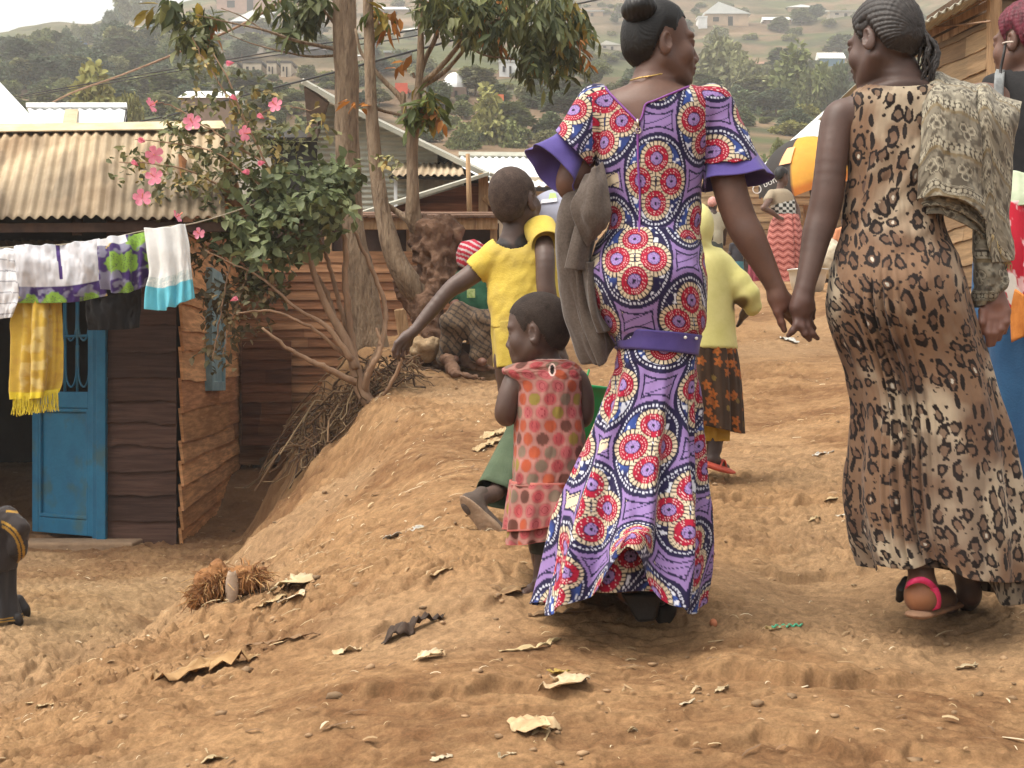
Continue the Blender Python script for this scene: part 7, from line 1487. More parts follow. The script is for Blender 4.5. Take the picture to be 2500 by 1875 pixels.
    V, Q, s, t_, b_, a_ = patch([[(2462, 700, -.185), (2480, 706, -.22), (2500, 720, -.26)], [(2466, 760, -.185), (2486, 770, -.23), (2504, 780, -.265)], [(2470, 836, -.185), (2482, 830, -.22), (2500, 822, -.25)]], D, 20, 20); o = mesh('lining', V, Q, mat('orange_lining', (.45, .14, .02), (.6, .22, .04), scale=20), bg); solidify(o, .003)
    V, Q, s, t_, b_, a_ = patch([[(2456, 420, -.14), (2490, 418, -.19), (2540, 418, -.19), (2590, 420, -.14)], [(2456, 465, -.15), (2490, 470, -.22), (2540, 465, -.22), (2590, 460, -.15)], [(2458, 512, -.16), (2490, 500, -.23), (2540, 492, -.23), (2590, 488, -.16)]], D, 30, 50, lambda b_, a_: .01 * np.sin(b_ * 11)); o = mesh('shoulder_cloth', V, Q, mat('pale_green_cloth', (.42, .50, .34), (.55, .61, .44), scale=8), bg); solidify(o, .004)

def build_boy():
    D = 4.95; t = empty('person', P(1270, 1275, D), 'boy in a yellow t-shirt with shaved head striding with one sole turned back', 'person')
    b = Body(D); az = math.radians(30); R = frame((math.sin(az), math.cos(az), .22), roll=4); hc = P(1257, 497, D)
    b.head(hc, R, 1.0, child=.35); b.chain([(1262, 535, 0, 29), (1256, 570, 0, 29), (1254, 600, 0, 38)], .03)
    b.stack([(585, 1226, 1290, 0.01, .036), (605, 1208, 1322, .01, .042), (640, 1204, 1338, 0, .062), (700, 1206, 1344, 0, .072), (800, 1212, 1345, 0, .08), (900, 1225, 1345, 0, .09)], .03)
    b.chain([(1205, 630, 0, 26), (1172, 655, 0, 25), (1130, 686, -.02, 22.5), (1098, 708, -.03, 19), (1050, 762, -.05, 16.5), (1018, 800, -.07, 12.5), (1006, 812, -.08, 11)], .025, 26)
    k = .004
    b.chain([(1006, 812, -.08, 11), (992, 822, -.085, 13), (980, 834, -.09, 12)], .01)
    b.chain([(982, 826, -.095, 9), (968, 838, -.11, 6.4), (961, 855, -.11, 5.4), (962, 872, -.10, 4.2)], k); b.chain([(984, 832, -.09, 9), (973, 848, -.105, 6.2), (971, 866, -.105, 5.4), (975, 880, -.09, 4.2)], k); b.chain([(990, 836, -.085, 9), (983, 854, -.09, 6), (983, 868, -.09, 5), (986, 876, -.08, 4)], k); b.chain([(995, 836, -.08, 8), (995, 852, -.075, 5.4), (993, 864, -.07, 4.4)], k)
    b.chain([(1004, 822, -.07, 8), (1001, 840, -.06, 6), (992, 852, -.06, 4.6)], k)
    b.chain([(1326, 588, -.03, 23), (1331, 630, -.10, 23), (1332, 690, -.115, 22), (1338, 730, -.11, 21.5), (1352, 800, -.07, 17), (1368, 856, -.01, 12)], .025, 22); b.chain([(1368, 856, -.01, 12), (1376, 875, -.01, 13)], .01)
    for j in range(4): b.chain([(1374, 872, -.02 + .013 * j, 9), (1380, 890, -.03 + .014 * j, 6), (1374, 902, -.03 + .014 * j, 5), (1366, 898, -.025 + .014 * j, 4.5)], k)
    b.chain([(1368, 866, -.03, 7), (1362, 884, -.035, 5.4), (1366, 896, -.03, 4.4)], k)
    b.chain([(1250, 880, 0, 46), (1262, 980, .08, 38), (1288, 1050, .12, 32), (1250, 1130, -.06, 28), (1214, 1198, -.20, 21), (1182, 1212, -.25, 18), (1166, 1222, -.27, 18)], .025, 20); b.chain([(1160, 1228, -.27, 17), (1186, 1264, -.27, 17), (1212, 1306, -.29, 14)], .02)
    b.chain([(1320, 880, 0, 46), (1325, 1020, .05, 36), (1325, 1130, .06, 30), (1322, 1240, .06, 19), (1322, 1262, .06, 18), (1340, 1272, .17, 14)], .025, 16)
    b.paint.append((P(1215, 600, D - .05), np.array((.055, .12, .032)), frame((.1, 1, 0), roll=-22), (.030, .025, .024), .2)); b.paint.append((P(1280, 585, D - .05), np.array((.040, .12, .022)), frame((.1, 1, 0), roll=40), (.030, .025, .024), .2))
    b.build('body', .0042, M_skin, (.098, .062, .050), t)
    hair_cap(b, hc, R, 1.0, .0012, M_stubble, t, .0045, child=.35, col=(.066, .047, .039))
    MY = mat('yellow_cotton', (.55, .40, .060), (.68, .52, .10), scale=3, rough=.85, bump=.25, bscale=160, attr=True, sheen=.1, spec=.15, c3=(.47, .35, .09), c3scale=5)
    g = Body(D); g.cap(g.pt(1212, 626), g.pt(1316, 576), g.px(33), g.px(43), .03); g.stack([(588, 1214, 1342, 0, .06), (610, 1196, 1352, 0, .080), (640, 1188, 1356, 0, .094), (690, 1188, 1366, 0, .098), (740, 1191, 1371, 0, .098), (780, 1198, 1370, 0, .100), (815, 1200, 1368, 0, .106)], .03)
    g.chain([(1208, 626, 0, 34), (1176, 650, 0, 32), (1140, 678, -.01, 27)], .025); g.chain([(1322, 572, 0, 38), (1330, 585, -.01, 32)], .025); bell((1316, 556, -.01), (1332, 592, -.085), 40, 35, D, ripple=.03, mt=MY, parent=t, name='sleeve', waves=3, colf=lambda V: np.ones((len(V), 3)))
    def cut(V):
        u = V[:, 0] / V[:, 1] * F + 1250; v = 937.5 - (V[:, 2] - CZ) / V[:, 1] * F
        c = (v > 800) | ((u < 1190) & ((u - 1144) * .77 - (v - 645) * .64 < -1.5) ) 
        a_ = math.radians(-27); du, dv = u - 1243, v - 563; x = du * math.cos(a_) - dv * math.sin(a_); y = du * math.sin(a_) + dv * math.cos(a_)
        return c | (np.hypot(x / 53, y / 41) < 1)
    def wr(V, n): x, y, z = V.T; return n * (.006 * fbm(x * 5 + z * 4, y * 5, z * 9 - x * 5, 3, 14) + .0035 * fbm(x * 22 - z * 9, y * 9, z * 13, 2, 15))[:, None]
    V, Q = g.surf(.0045); V = V + wr(V, vnormals(V, Q)); kp = ~cut(V); Q = Q[kp[Q].all(1)]; V, Q = compact(V, Q); o = mesh('t_shirt', V, Q, MY, t, col=np.ones((len(V), 3))); solidify(o, .003)
    V, Q, s, tl, th, tt = loft([(786, 1201, 1366, 0, .10), (820, 1202, 1366, 0, .108), (884, 1208, 1362, 0, .112)], D, 40, 120, lambda TH, TT: .007 * TT * np.sin(7 * TH) + .003 * fbm(np.cos(TH) * 4, np.sin(TH) * 4, TT * 3, 3, 2), lambda TH, TT: TT * .02 * np.cos(TH - .3)); o = mesh('shorts', V, Q, MY, t, col=np.full((len(V), 3), .80)); solidify(o, .003)
    MG = mat('green_trousers', (.055, .080, .045), (.085, .115, .066), scale=8, rough=.9, bump=.3, bscale=120)
    bell((1270, 960, .08), (1290, 1060, .12), 50, 50, D, ripple=.03, mt=MG, parent=t, name='trouser_leg'); bell((1296, 1038, .12), (1206, 1208, -.20), 50, 46, D, ripple=.06, mt=MG, parent=t, name='trouser_leg', waves=4); bell((1322, 900, .04), (1322, 1180, .06), 50, 36, D, ripple=.03, mt=MG, parent=t, name='trouser_leg')
    # canvas shoe seen from its sole
    f = Body(D); ax = frame(P(1238, 1332, D - .33) - P(1122, 1206, D - .30), up=(.55, .70, .45)); f.ell(P(1184, 1266, D - .29), (.036, .104, .026), ax, .01).ell(P(1152, 1232, D - .28), (.033, .04, .034), ax, .02).ell(P(1214, 1302, D - .295), (.039, .05, .024), ax, .02).chain([(1176, 1208, -.25, 21), (1162, 1226, -.27, 22)], .02)
    sl_ = Body(D); sl_.ell(P(1180, 1270, D - .312) - ax[:, 2] * .004, (.040, .112, .009), ax, .01).ell(P(1206, 1300, D - .318) - ax[:, 2] * .004, (.044, .055, .009), ax, .02); sl_.build('sole', .004, mat('worn_sole', (.21, .14, .088), (.30, .205, .135), scale=18, rough=.9, bump=.4, bscale=60), (1, 1, 1), t)
    f.build('shoe', .0045, mat('canvas_shoe', (.9, .9, .9), (1.1, 1.1, 1.1), scale=30, rough=.85, bump=.4, attr=True), (.085, .062, .05), t)
    f = Body(D); f.chain([(1322, 1262, .04, 22), (1345, 1268, .2, 19)], .02); f.build('shoe', .006, mat('canvas', (.09, .065, .05), (.13, .1, .08)), (1, 1, 1), t)
    bk = empty('bucket', P(1398, 1090, 4.72), 'bright green plastic bucket carried between the toddler and the purple dress', 'bucket')
    c = P(1404, 1095, 4.72); k_ = 4.72 / F; MGp = mat('green_plastic', (.010, .20, .055), (.014, .26, .075), scale=3, rough=.35, bump=.05); th = np.linspace(0, 2 * math.pi, 48, endpoint=False)
    prof = [(0, 0), (50, 0), (54, 6), (66, 125), (68, 148), (74, 150), (74, 158), (69, 159), (66, 148), (50, 8), (0, 6)]; Rt = np.array(((math.cos(.12), 0, math.sin(.12)), (0, 1, 0), (-math.sin(.12), 0, math.cos(.12))))
    V = np.array([Rt @ np.array((p * k_ * math.cos(a_), p * k_ * math.sin(a_), h * k_)) + c for p, h in prof for a_ in th]); mesh('pail', V, grid_faces(len(prof), 48, True), MGp, bk)
    mb = MB(); mb.tube(spline([Rt @ (np.array((74 * k_ * math.cos(a_) * .2, 74 * k_ * math.sin(a_ + 1.57), (134 + 62 * math.cos(a_)) * k_))) + c for a_ in np.linspace(-1.57, 1.57, 9)], 30), .004, 6); mb.build('handle', MGp, bk, smooth=True)

def build_toddler():
    D = 4.05; t = empty('person', P(1320, 1440, D), 'barefoot toddler in a sleeveless pink dress printed with coloured dots', 'person')
    b = Body(D); az = math.radians(-74); R = frame((math.sin(az), math.cos(az), -.12)); hc = P(1312, 818, D)
    b.head(hc, R, .915, child=1.0, lip=(.075, .034, .030)); b.chain([(1332, 858, .0, 30), (1338, 890, 0, 31), (1338, 912, 0, 42)], .03)
    b.stack([(885, 1300, 1376, 0, .04), (905, 1262, 1404, 0, .055), (940, 1258, 1412, 0, .072), (1000, 1264, 1412, 0, .08), (1100, 1262, 1414, 0, .09), (1200, 1270, 1404, 0, .095)], .025)
    b.chain([(1256, 926, 0, 25), (1242, 968, -.015, 25), (1234, 1008, -.01, 25), (1240, 1016, .04, 22), (1262, 1000, .12, 17), (1280, 985, .18, 13)], .02, 20); b.chain([(1280, 985, .18, 13), (1288, 978, .20, 13)], .01)
    b.chain([(1412, 926, 0, 24), (1428, 970, 0, 21), (1428, 1016, .01, 19), (1416, 1030, .07, 16), (1398, 1034, .13, 13)], .02, 16)
    for j in range(4):
        b.chain([(1286, 976 + j * 4, .20, 8), (1292, 968 + j * 6, .23, 5.6), (1292, 960 + j * 7, .25, 4.8)], .004); b.chain([(1398, 1032 + j * 3, .13, 8), (1388, 1036 + j * 6, .15, 5.6), (1382, 1042 + j * 6, .16, 4.6)], .004)
    b.chain([(1284, 972, .19, 7), (1276, 964, .20, 5.4)], .004); b.chain([(1400, 1026, .13, 7), (1394, 1018, .14, 5)], .004)
    b.chain([(1345, 1200, 0, 44), (1334, 1310, 0, 27), (1326, 1370, 0, 21), (1320, 1412, 0, 17), (1320, 1428, .0, 17)], .025, 16); b.chain([(1322, 1430, .0, 17), (1300, 1440, -.03, 14.5), (1280, 1450, -.05, 12)], .015)
    for j in range(5): b.chain([(1284 + j * 4, 1449 + j * .5, -.05 + .010 * j, 6), (1270 + j * 5, 1455 + j * .6, -.062 + .010 * j, 4.6 - .3 * j)], .004)
    b.chain([(1292, 1200, .02, 42), (1306, 1290, .08, 27), (1318, 1370, .13, 18), (1320, 1398, .15, 16), (1304, 1406, .12, 12)], .025, 14)
    b.build('body', .0038, M_skin, (.092, .055, .043), t)
    hair_cap(b, hc, R, .915, .0030, M_stubble, t, .0038, child=1.0, col=(.034, .025, .021))
    rows = [(878, 1292, 1384, 0, .050), (884, 1268, 1400, 0, .060), (893, 1240, 1412, 0, .068), (904, 1224, 1421, 0, .074), (916, 1232, 1424, 0, .080), (940, 1258, 1424, 0, .088), (1000, 1261, 1420, 0, .098), (1085, 1254, 1430, 0, .110), (1163, 1247, 1426, 0, .120), (1182, 1245, 1424, 0, .122)]
    V, Q, s, tl, th, tt = loft(rows, D, 170, 300, lambda TH, TT: .0035 * fbm(np.cos(TH) * 3 + TT * 3, np.sin(TH) * 3, TT * 8, 3, 5) + .006 * np.sin(4 * TH + 5 * TT) * sstep(.35, 1, TT)); c = dots(s, tl)
    U = V[:, 0] / V[:, 1] * F + 1250; Vv = 937.5 - (V[:, 2] - CZ) / V[:, 1] * F
    key = np.hypot((U - 1348) / 5.5, (Vv - 903) / 12) < 1; edge = np.hypot((U - 1348) / 9, (Vv - 903) / 16) < 1; c[edge] = srgb(225, 190, 180); top = tt < .035; c[top] = srgb(226, 190, 178); c[key & (V[:, 1] < D)] = (.02, .014, .012)
    hole = (V[:, 0] < P(1262, 0, D)[0]) & (Vv > 914) & (Vv < 962) & (np.abs(V[:, 1] - D) < .030) | (V[:, 0] > P(1418, 0, D)[0]) & (Vv > 914) & (Vv < 962) & (np.abs(V[:, 1] - D) < .030)
    kp = ~hole; Q = Q[kp[Q].all(1)]; V, Q2 = (lambda used: (V[used], (np.cumsum(used) - 1)[Q]))(np.isin(np.arange(len(V)), np.unique(Q))) ; used = None
    o = mesh('dress', V, Q2, M_fab, t, col=c[np.isin(np.arange(len(c)), np.unique(Q))]); solidify(o, .0022); dr = o
    fr_ = lambda amp, n, p: (lambda TH, TT: amp * (.3 + TT) * (np.sin(n * TH + p) + .4 * np.sin((n * 2 + 1) * TH)))
    for nm, rw, p, dk in (('frill', [(1172, 1246, 1424, 0, .124), (1230, 1238, 1418, 0, .134), (1278, 1233, 1412, 0, .142)], 0, 1.0), ('frill', [(1262, 1244, 1400, 0, .120), (1300, 1238, 1396, 0, .126), (1312, 1236, 1394, 0, .128)], 1.2, .86)):
        V, Q, s, tl, th, tt = loft(rw, D, 60, 260, fr_(.006, 9, p), lambda TH, TT: -.018 * TT * np.cos(TH - math.pi)); c = dots(s + p, tl + p * .1) * dk; c[tt > .965] = srgb(168, 92, 84); c[tt < .04] = srgb(178, 104, 94); o = mesh(nm, V, Q, M_fab, dr, col=c); solidify(o, .002)
    bell((1338, 1200, 0), (1330, 1352, 0), 46, 33, D, ripple=.03, mt=mat('grey_leggings', (.035, .038, .030), (.055, .058, .046), scale=12, rough=.95), parent=t, name='trouser_leg')
def build_girl():
    D = 5.56; t = empty('person', P(1730, 1185, D), 'girl in a pale yellow hooded top and brown flowered skirt wearing red flip-flops', 'person')
    b = Body(D); b.head(P(1694, 570, D + .03), frame((-.2, .97, -.1)), .92, child=.6); b.chain([(1696, 600, .02, 26), (1700, 640, 0, 36)], .03); b.stack([(630, 1660, 1770, 0, .07), (720, 1660, 1780, 0, .09), (900, 1650, 1780, 0, .1)], .03)
    b.chain([(1772, 660, 0, 22), (1815, 712, -.03, 20), (1832, 745, .04, 15), (1815, 770, .12, 11)], .02)
    for j in range(4): b.chain([(1815, 770, .12 + .01 * j, 8), (1806, 786 + j, .13 + .012 * j, 5), (1800, 796, .13 + .012 * j, 4)], .004)
    b.chain([(1745, 900, 0, 40), (1750, 1040, 0, 26), (1744, 1095, -.02, 17), (1738, 1122, -.04, 15), (1752, 1132, -.02, 14), (1772, 1142, -.0, 10)], .025); b.chain([(1690, 900, 0, 40), (1690, 1050, .03, 25), (1706, 1150, .05, 15), (1708, 1172, .05, 14), (1716, 1180, .12, 12)], .025)
    b.build('body', .006, M_skin, (.070, .044, .036), t)
    MH = mat('yellow_fleece', (.50, .46, .16), (.62, .57, .24), scale=5, rough=.95, bump=.12, bscale=220, attr=True, sheen=.15, spec=.1)
    g = Body(D); g.stack([(606, 1672, 1762, 0, .07), (640, 1650, 1784, 0, .096), (712, 1650, 1790, 0, .11), (800, 1642, 1795, 0, .12), (852, 1636, 1800, 0, .126)], .03); g.ell(g.pt(1698, 560), (.068, .10, .105), frame((-.2, .97, 0), roll=-6), .04)
    g.chain([(1762, 655, 0, 34), (1800, 692, -.02, 33), (1824, 722, -.03, 31), (1838, 748, -.02, 22), (1836, 756, -.01, 17)], .03); g.chain([(1660, 660, 0, 34), (1630, 740, -.02, 30), (1640, 800, .05, 22)], .03)
    g.paint.append((P(1806, 742, D - .05), np.array((.026, .09, .036)), frame((0, 1, 0), roll=-50), (.22, .14, .07), .35)); g.paint.append((P(1700, 520, D - .03), np.array((.02, .02, .02)), np.eye(3), (.4, .36, .12), .5))
    g.build('hooded_top', .006, MH, (1, 1, 1), t, vary=.03, disp=lambda V, n: n * (.006 * fbm(V[:, 0] * 5, V[:, 1] * 5, V[:, 2] * 5, 1, 5))[:, None])
    V, Q, s, tl, th, tt = loft([(830, 1652, 1788, 0, .108), (850, 1644, 1797, 0, .120), (900, 1640, 1804, 0, .128), (980, 1640, 1810, 0, .134), (1040, 1640, 1812, 0, .138)], D, 110, 240, lambda TH, TT: .010 * TT * np.sin(10 * TH + 1) + .003 * np.sin(23 * TH), lambda TH, TT: .03 * TT * -np.cos(TH)); o = mesh('skirt', V, Q, M_fab, t, col=floral(s, tl)); solidify(o, .002)
    MY = mat('ochre_trousers', (.42, .26, .035), (.54, .36, .06), scale=6, rough=.9, bump=.2)
    bell((1748, 960, 0), (1748, 1076, 0), 38, 32, D, ripple=.04, mt=MY, parent=t, name='trouser_leg'); bell((1692, 960, 0), (1700, 1084, .02), 38, 30, D, ripple=.04, mt=MY, parent=t, name='trouser_leg')
    Mr = mat('red_rubber', (.50, .075, .045), (.60, .11, .07), scale=9, rough=.6, bump=.1)
    for a0, a1, dd in (((1724, 1133), (1776, 1148), -.05), ((1704, 1186), (1722, 1184), .06)):
        f = Body(D); p0, p1 = P(*a0, D + dd - .03), P(*a1, D + dd + (.04 if dd < 0 else .12)); ax = frame(p1 - p0, up=(-.1, -.45, 1)); f.ell((p0 + p1) / 2, (.036, .105, .013), ax, .01); so_ = f.build('flip_flop', .005, Mr, (1, 1, 1), t)
        mb = MB(); m_ = p0 * .35 + p1 * .65; mb.tube(spline([p0 * .6 + p1 * .4 + ax[:, 0] * .03, m_ + ax[:, 2] * .035, p0 * .1 + p1 * .9 + ax[:, 2] * .01], 10), .004, 6); mb.tube(spline([p0 * .6 + p1 * .4 - ax[:, 0] * .03, m_ + ax[:, 2] * .035, p0 * .1 + p1 * .9 + ax[:, 2] * .01], 10), .004, 6); mb.build('strap', Mr, so_, smooth=True)

def build_zigzag():
    D = 18.6; t = empty('person', P(1922, 700, D), 'woman in a red zigzag wrap skirt standing at the top of the road', 'person')
    b = Body(D); b.head(P(1908, 432, D), frame((.80, .55, -.12)), 1.0, lip=(.06, .025, .02)); b.chain([(1906, 452, 0, 9), (1904, 470, 0, 10)], .03); b.stack([(466, 1890, 1924, 0, .07), (476, 1882, 1932, 0, .10), (500, 1884, 1938, 0, .11), (530, 1896, 1942, 0, .10), (560, 1880, 1952, 0, .13), (620, 1876, 1956, 0, .15)], .03)
    b.chain([(1884, 478, -.05, 8.5), (1872, 498, -.20, 8), (1864, 508, -.28, 7), (1884, 518, -.22, 6.5), (1900, 530, -.16, 5)], .03); b.chain([(1930, 480, .05, 8.5), (1944, 510, .12, 8), (1950, 530, .08, 6)], .03)
    for j in range(4): b.chain([(1900, 529 + j, -.16, 3), (1908, 530 + 1.6 * j, -.17, 2), (1913, 532 + 1.6 * j, -.16, 1.7)], .004)
    b.chain([(1898, 527, -.16, 2.6), (1900, 536, -.17, 1.8)], .004); b.chain([(1908, 620, 0, 20), (1910, 692, 0, 8), (1916, 696, -.1, 7)], .03); b.chain([(1935, 620, 0, 20), (1936, 692, .1, 8), (1942, 694, 0, 7)], .03)
    b.build('body', .012, M_skin, (.125, .066, .046), t); hair_cap(b, P(1908, 432, D), frame((.80, .55, -.12)), 1.0, .010, M_hair, t, .012)
    g = Body(D); g.stack([(462, 1890, 1922, 0, .08), (474, 1878, 1934, 0, .115), (500, 1880, 1942, 0, .125), (528, 1892, 1944, 0, .115)], .03); g.chain([(1884, 474, -.04, 12), (1874, 488, -.12, 11)], .03)
    def cb(V):
        v = 937.5 - (V[:, 2] - CZ) / V[:, 1] * F; C = np.broadcast_to(np.array((.32, .26, .18)), V.shape).copy(); ch = (np.floor(V[:, 0] / .045) + np.floor(V[:, 2] / .040)) % 2; m = v > 496 - .25 * (V[:, 0] / V[:, 1] * F + 1250 - 1905); C[m] = np.where((ch[m] > 0)[:, None], np.array((.6, .6, .56)), np.array((.015, .018, .015))); return C
    g.build('blouse', .012, M_fab, (1, 1, 1), t, colf=cb)
    V, Q, s, tl, th, tt = loft([(524, 1892, 1950, 0, .13), (545, 1880, 1954, 0, .16), (580, 1872, 1960, 0, .2), (630, 1872, 1962, 0, .2), (692, 1886, 1958, 0, .19)], D, 120, 200, lambda TH, TT: .014 * np.sin(5 * TH + 2) * TT - .03 * np.exp(-((TH - 5.15) / .07) ** 2)); mesh('wrap_skirt', V, Q, M_fab, t, col=zigzag(s, tl))

def small_person(label, u, v0, v1, D, top, low, skin=(.07, .042, .034), cap=None, face=(.3, .9, 0), seat=False):
    H = v1 - v0; k = H / 1.62; t = empty('person', P(u, v1, D), label, 'person'); b = Body(D); q = lambda f: v0 + H * f; w = H / 7.2
    Sz = H * D / F / 1.68; hc = P(u, q(.075), D); R = frame(face); b.head(hc, R, Sz, child=.2); b.chain([(u, q(.13), 0, .034 * H), (u, q(.18), 0, .042 * H)], .03)
    b.stack([(q(.165), u - .05 * H, u + .05 * H, 0, .05 * Sz), (q(.19), u - .105 * H, u + .105 * H, 0, .08 * Sz), (q(.30), u - .10 * H, u + .10 * H, 0, .10 * Sz), (q(.48), u - .095 * H, u + .095 * H, 0, .10 * Sz), (q(.56), u - .10 * H, u + .10 * H, 0, .11 * Sz)], .03)
    for s in (-1, 1):
        b.chain([(u + s * .105 * H, q(.215), 0, .032 * H), (u + s * .135 * H, q(.34), 0, .026 * H), (u + s * .14 * H, q(.36), .0, .025 * H), (u + s * .13 * H, q(.48), .05, .018 * H), (u + s * .13 * H, q(.53), .06, .015 * H)], .02); b.chain([(u + s * .05 * H, q(.53), 0, .055 * H), (u + s * .055 * H, q(.74), 0, .036 * H), (u + s * .055 * H, q(.95), 0, .02 * H), (u + s * .06 * H, q(.985), -.08, .018 * H)], .02)
    b.build('body', max(.008, Sz * .009), M_skin, skin, t)
    g = Body(D); g.stack([(q(.155), u - .06 * H, u + .06 * H, 0, .07 * Sz), (q(.185), u - .115 * H, u + .115 * H, 0, .1 * Sz), (q(.30), u - .115 * H, u + .115 * H, 0, .12 * Sz), (q(.54), u - .115 * H, u + .115 * H, 0, .13 * Sz)], .03)
    for s in (-1, 1): g.chain([(u + s * .105 * H, q(.21), 0, .042 * H), (u + s * .135 * H, q(.32), 0, .036 * H)], .03)
    g.build('shirt', max(.01, Sz * .01), M_fab, top, t, cut=lambda V: (V[:, 2] > P(0, q(.172), D)[2]) & (np.abs(V[:, 0] - hc[0]) < .05 * Sz), disp=lambda V, n: n * (.01 * fbm(V[:, 0] * 6, V[:, 1] * 6, V[:, 2] * 6, 2, 3))[:, None])
    V, Q, s_, tl, th, tt = loft([(q(.50), u - .115 * H, u + .115 * H, 0, .135 * Sz), (q(.7), u - .12 * H, u + .12 * H, 0, .15 * Sz), (q(.93), u - .125 * H, u + .125 * H, 0, .15 * Sz)], D, 24, 60, lambda TH, TT: .02 * TT * np.sin(7 * TH)); mesh('skirt', V, Q, M_fab, t, col=np.broadcast_to(np.array(low), V.shape))
    if cap is not None:
        h = hair_cap(b, hc, R, Sz, .012, M_fab, t, max(.008, .01 * Sz), col=cap, name='cap')
    else: hair_cap(b, hc, R, Sz, .006, M_hair, t, max(.008, .01 * Sz))
    return t

def build_seated():
    D = 9.75; t = empty('person', P(1160, 890, D), 'woman seated on the bench in a green shirt and red striped headscarf', 'person')
    b = Body(D); b.head(P(1158, 632, D - .02), frame((.55, .75, -.35)), 1.0); b.chain([(1160, 650, 0, 18), (1168, 676, 0, 22)], .03); b.stack([(662, 1150, 1186, 0, .06), (676, 1124, 1212, 0, .10), (720, 1116, 1214, 0, .12), (790, 1124, 1216, 0, .14), (825, 1122, 1220, 0, .15)], .03)
    b.chain([(1150, 806, -.06, 28), (1116, 800, -.20, 21), (1106, 800, -.28, 22), (1100, 845, -.26, 17), (1098, 872, -.25, 11), (1112, 876, -.32, 9)], .03); b.chain([(1190, 806, -.1, 28), (1176, 806, -.30, 20), (1172, 880, -.36, 12), (1180, 884, -.42, 9)], .03)
    b.chain([(1130, 690, -.02, 15), (1112, 740, -.08, 13), (1118, 770, -.2, 10)], .03); b.chain([(1206, 690, -.02, 15), (1216, 745, -.1, 13), (1190, 770, -.25, 10)], .03)
    for j in range(4): b.chain([(1118, 770, -.2, 6), (1122 + 3 * j, 780, -.23, 4), (1124 + 3 * j, 788, -.22, 3)], .004)
    b.build('body', .008, M_skin, (.16, .075, .05), t)
    g = Body(D); g.stack([(656, 1146, 1190, 0, .08), (672, 1116, 1218, 0, .125), (720, 1106, 1222, 0, .145), (770, 1112, 1224, 0, .16), (790, 1116, 1226, 0, .165)], .03); g.chain([(1128, 684, -.02, 22), (1108, 725, -.06, 20)], .03); g.chain([(1206, 684, -.02, 22), (1220, 730, -.06, 20)], .03)
    g.build('shirt', .008, mat('green_jersey', (.010, .062, .030), (.016, .090, .045), scale=10, rough=.8, bump=.3), (1, 1, 1), t, disp=lambda V, n: n * (.012 * fbm(V[:, 0] * 6, V[:, 1] * 6, V[:, 2] * 6, 3, 3))[:, None])
    mb = MB(); mb.box(P(1150, 716, D - .17), (.028, .004, .030)); mb.build('badge', mat('badge_print', (.22, .32, .08), (.45, .5, .25), scale=60, rough=.7), t)
    h = Body(D); h.ell(P(1154, 622, D - .02), (.112, .125, .100), None, .03).ell(P(1138, 640, D - .05), (.06, .06, .05), None, .03)
    def sc(V): k = ((V[:, 0] * .7 + V[:, 2] * 1.2 + .02 * vnoise(V[:, 0] * 14, V[:, 1] * 14, V[:, 2] * 14, 3)) / .05) % 1; return np.where((k < .38)[:, None], np.array((.62, .52, .52)), np.array((.50, .02, .05)))
    h.build('headscarf', .008, M_fab, (1, 1, 1), t, colf=sc, disp=lambda V, n: n * (.012 * fbm(V[:, 0] * 14, V[:, 1] * 14, V[:, 2] * 14, 2, 3))[:, None])
    s = Body(D); s.chain([(1204, 800, -.04, 40), (1150, 788, -.16, 44), (1122, 778, -.26, 38), (1112, 790, -.30, 36)], .04).chain([(1112, 800, -.29, 30), (1098, 850, -.27, 26), (1090, 872, -.24, 24)], .05).chain([(1180, 792, -.30, 40), (1172, 860, -.34, 26)], .05)
    def sk(V):
        k = np.abs(((V[:, 0] * .8 + V[:, 2] + .03 * vnoise(V[:, 0] * 9, V[:, 1] * 9, V[:, 2] * 9, 3)) / .045) % 1 - .5); k2 = np.abs(((V[:, 0] - V[:, 2] * .6) / .06) % 1 - .5); C = np.broadcast_to(np.array((.13, .085, .05)), V.shape).copy(); C[k < .14] = (.03, .022, .018); C[k2 < .08] = (.05, .034, .025); return C * (1 + .3 * fbm(V[:, 0] * 20, V[:, 1] * 20, V[:, 2] * 20, 2, 7))[:, None]
    s.build('wrap_skirt', .008, M_fab, (1, 1, 1), t, colf=sk, disp=lambda V, n: n * (.012 * np.sin(V[:, 2] * 40 + V[:, 0] * 25) * .6 + .01 * fbm(V[:, 0] * 9, V[:, 1] * 9, V[:, 2] * 9, 2, 5))[:, None])
    bn = empty('bench', P(1200, 890, 9.7), 'small plank bench under the seated woman in green', 'bench'); mb = MB(); mb.hexa([P(1138, 832, 9.55), P(1330, 832, 9.55), P(1330, 840, 9.55), P(1138, 840, 9.55)], [P(1138, 826, 9.95), P(1330, 826, 9.95), P(1330, 834, 9.95), P(1138, 834, 9.95)]); bevel(mb.build('seat', M_plank, bn), .004)
    for u, m in ((1140, 0), (1318, 0)): mb = MB(); mb.hexa([P(u - 12, 840, 9.58), P(u + 14, 840, 9.58), P(u + 14, 892, 9.58), P(u - 12, 892, 9.58)], [P(u - 12, 836, 9.92), P(u + 14, 836, 9.92), P(u + 14, 884, 9.92), P(u - 12, 884, 9.92)]); mb.build('leg', mat('bench_dark', (.05, .028, .02), (.08, .045, .03)), bn)
    mb = MB(); mb.hexa([P(1156, 841, 9.62), P(1304, 841, 9.62), P(1304, 893, 9.62), P(1156, 893, 9.62)], [P(1156, 841, 9.66), P(1304, 841, 9.66), P(1304, 893, 9.66), P(1156, 893, 9.66)]); mb.build('apron', M_plank, bn)

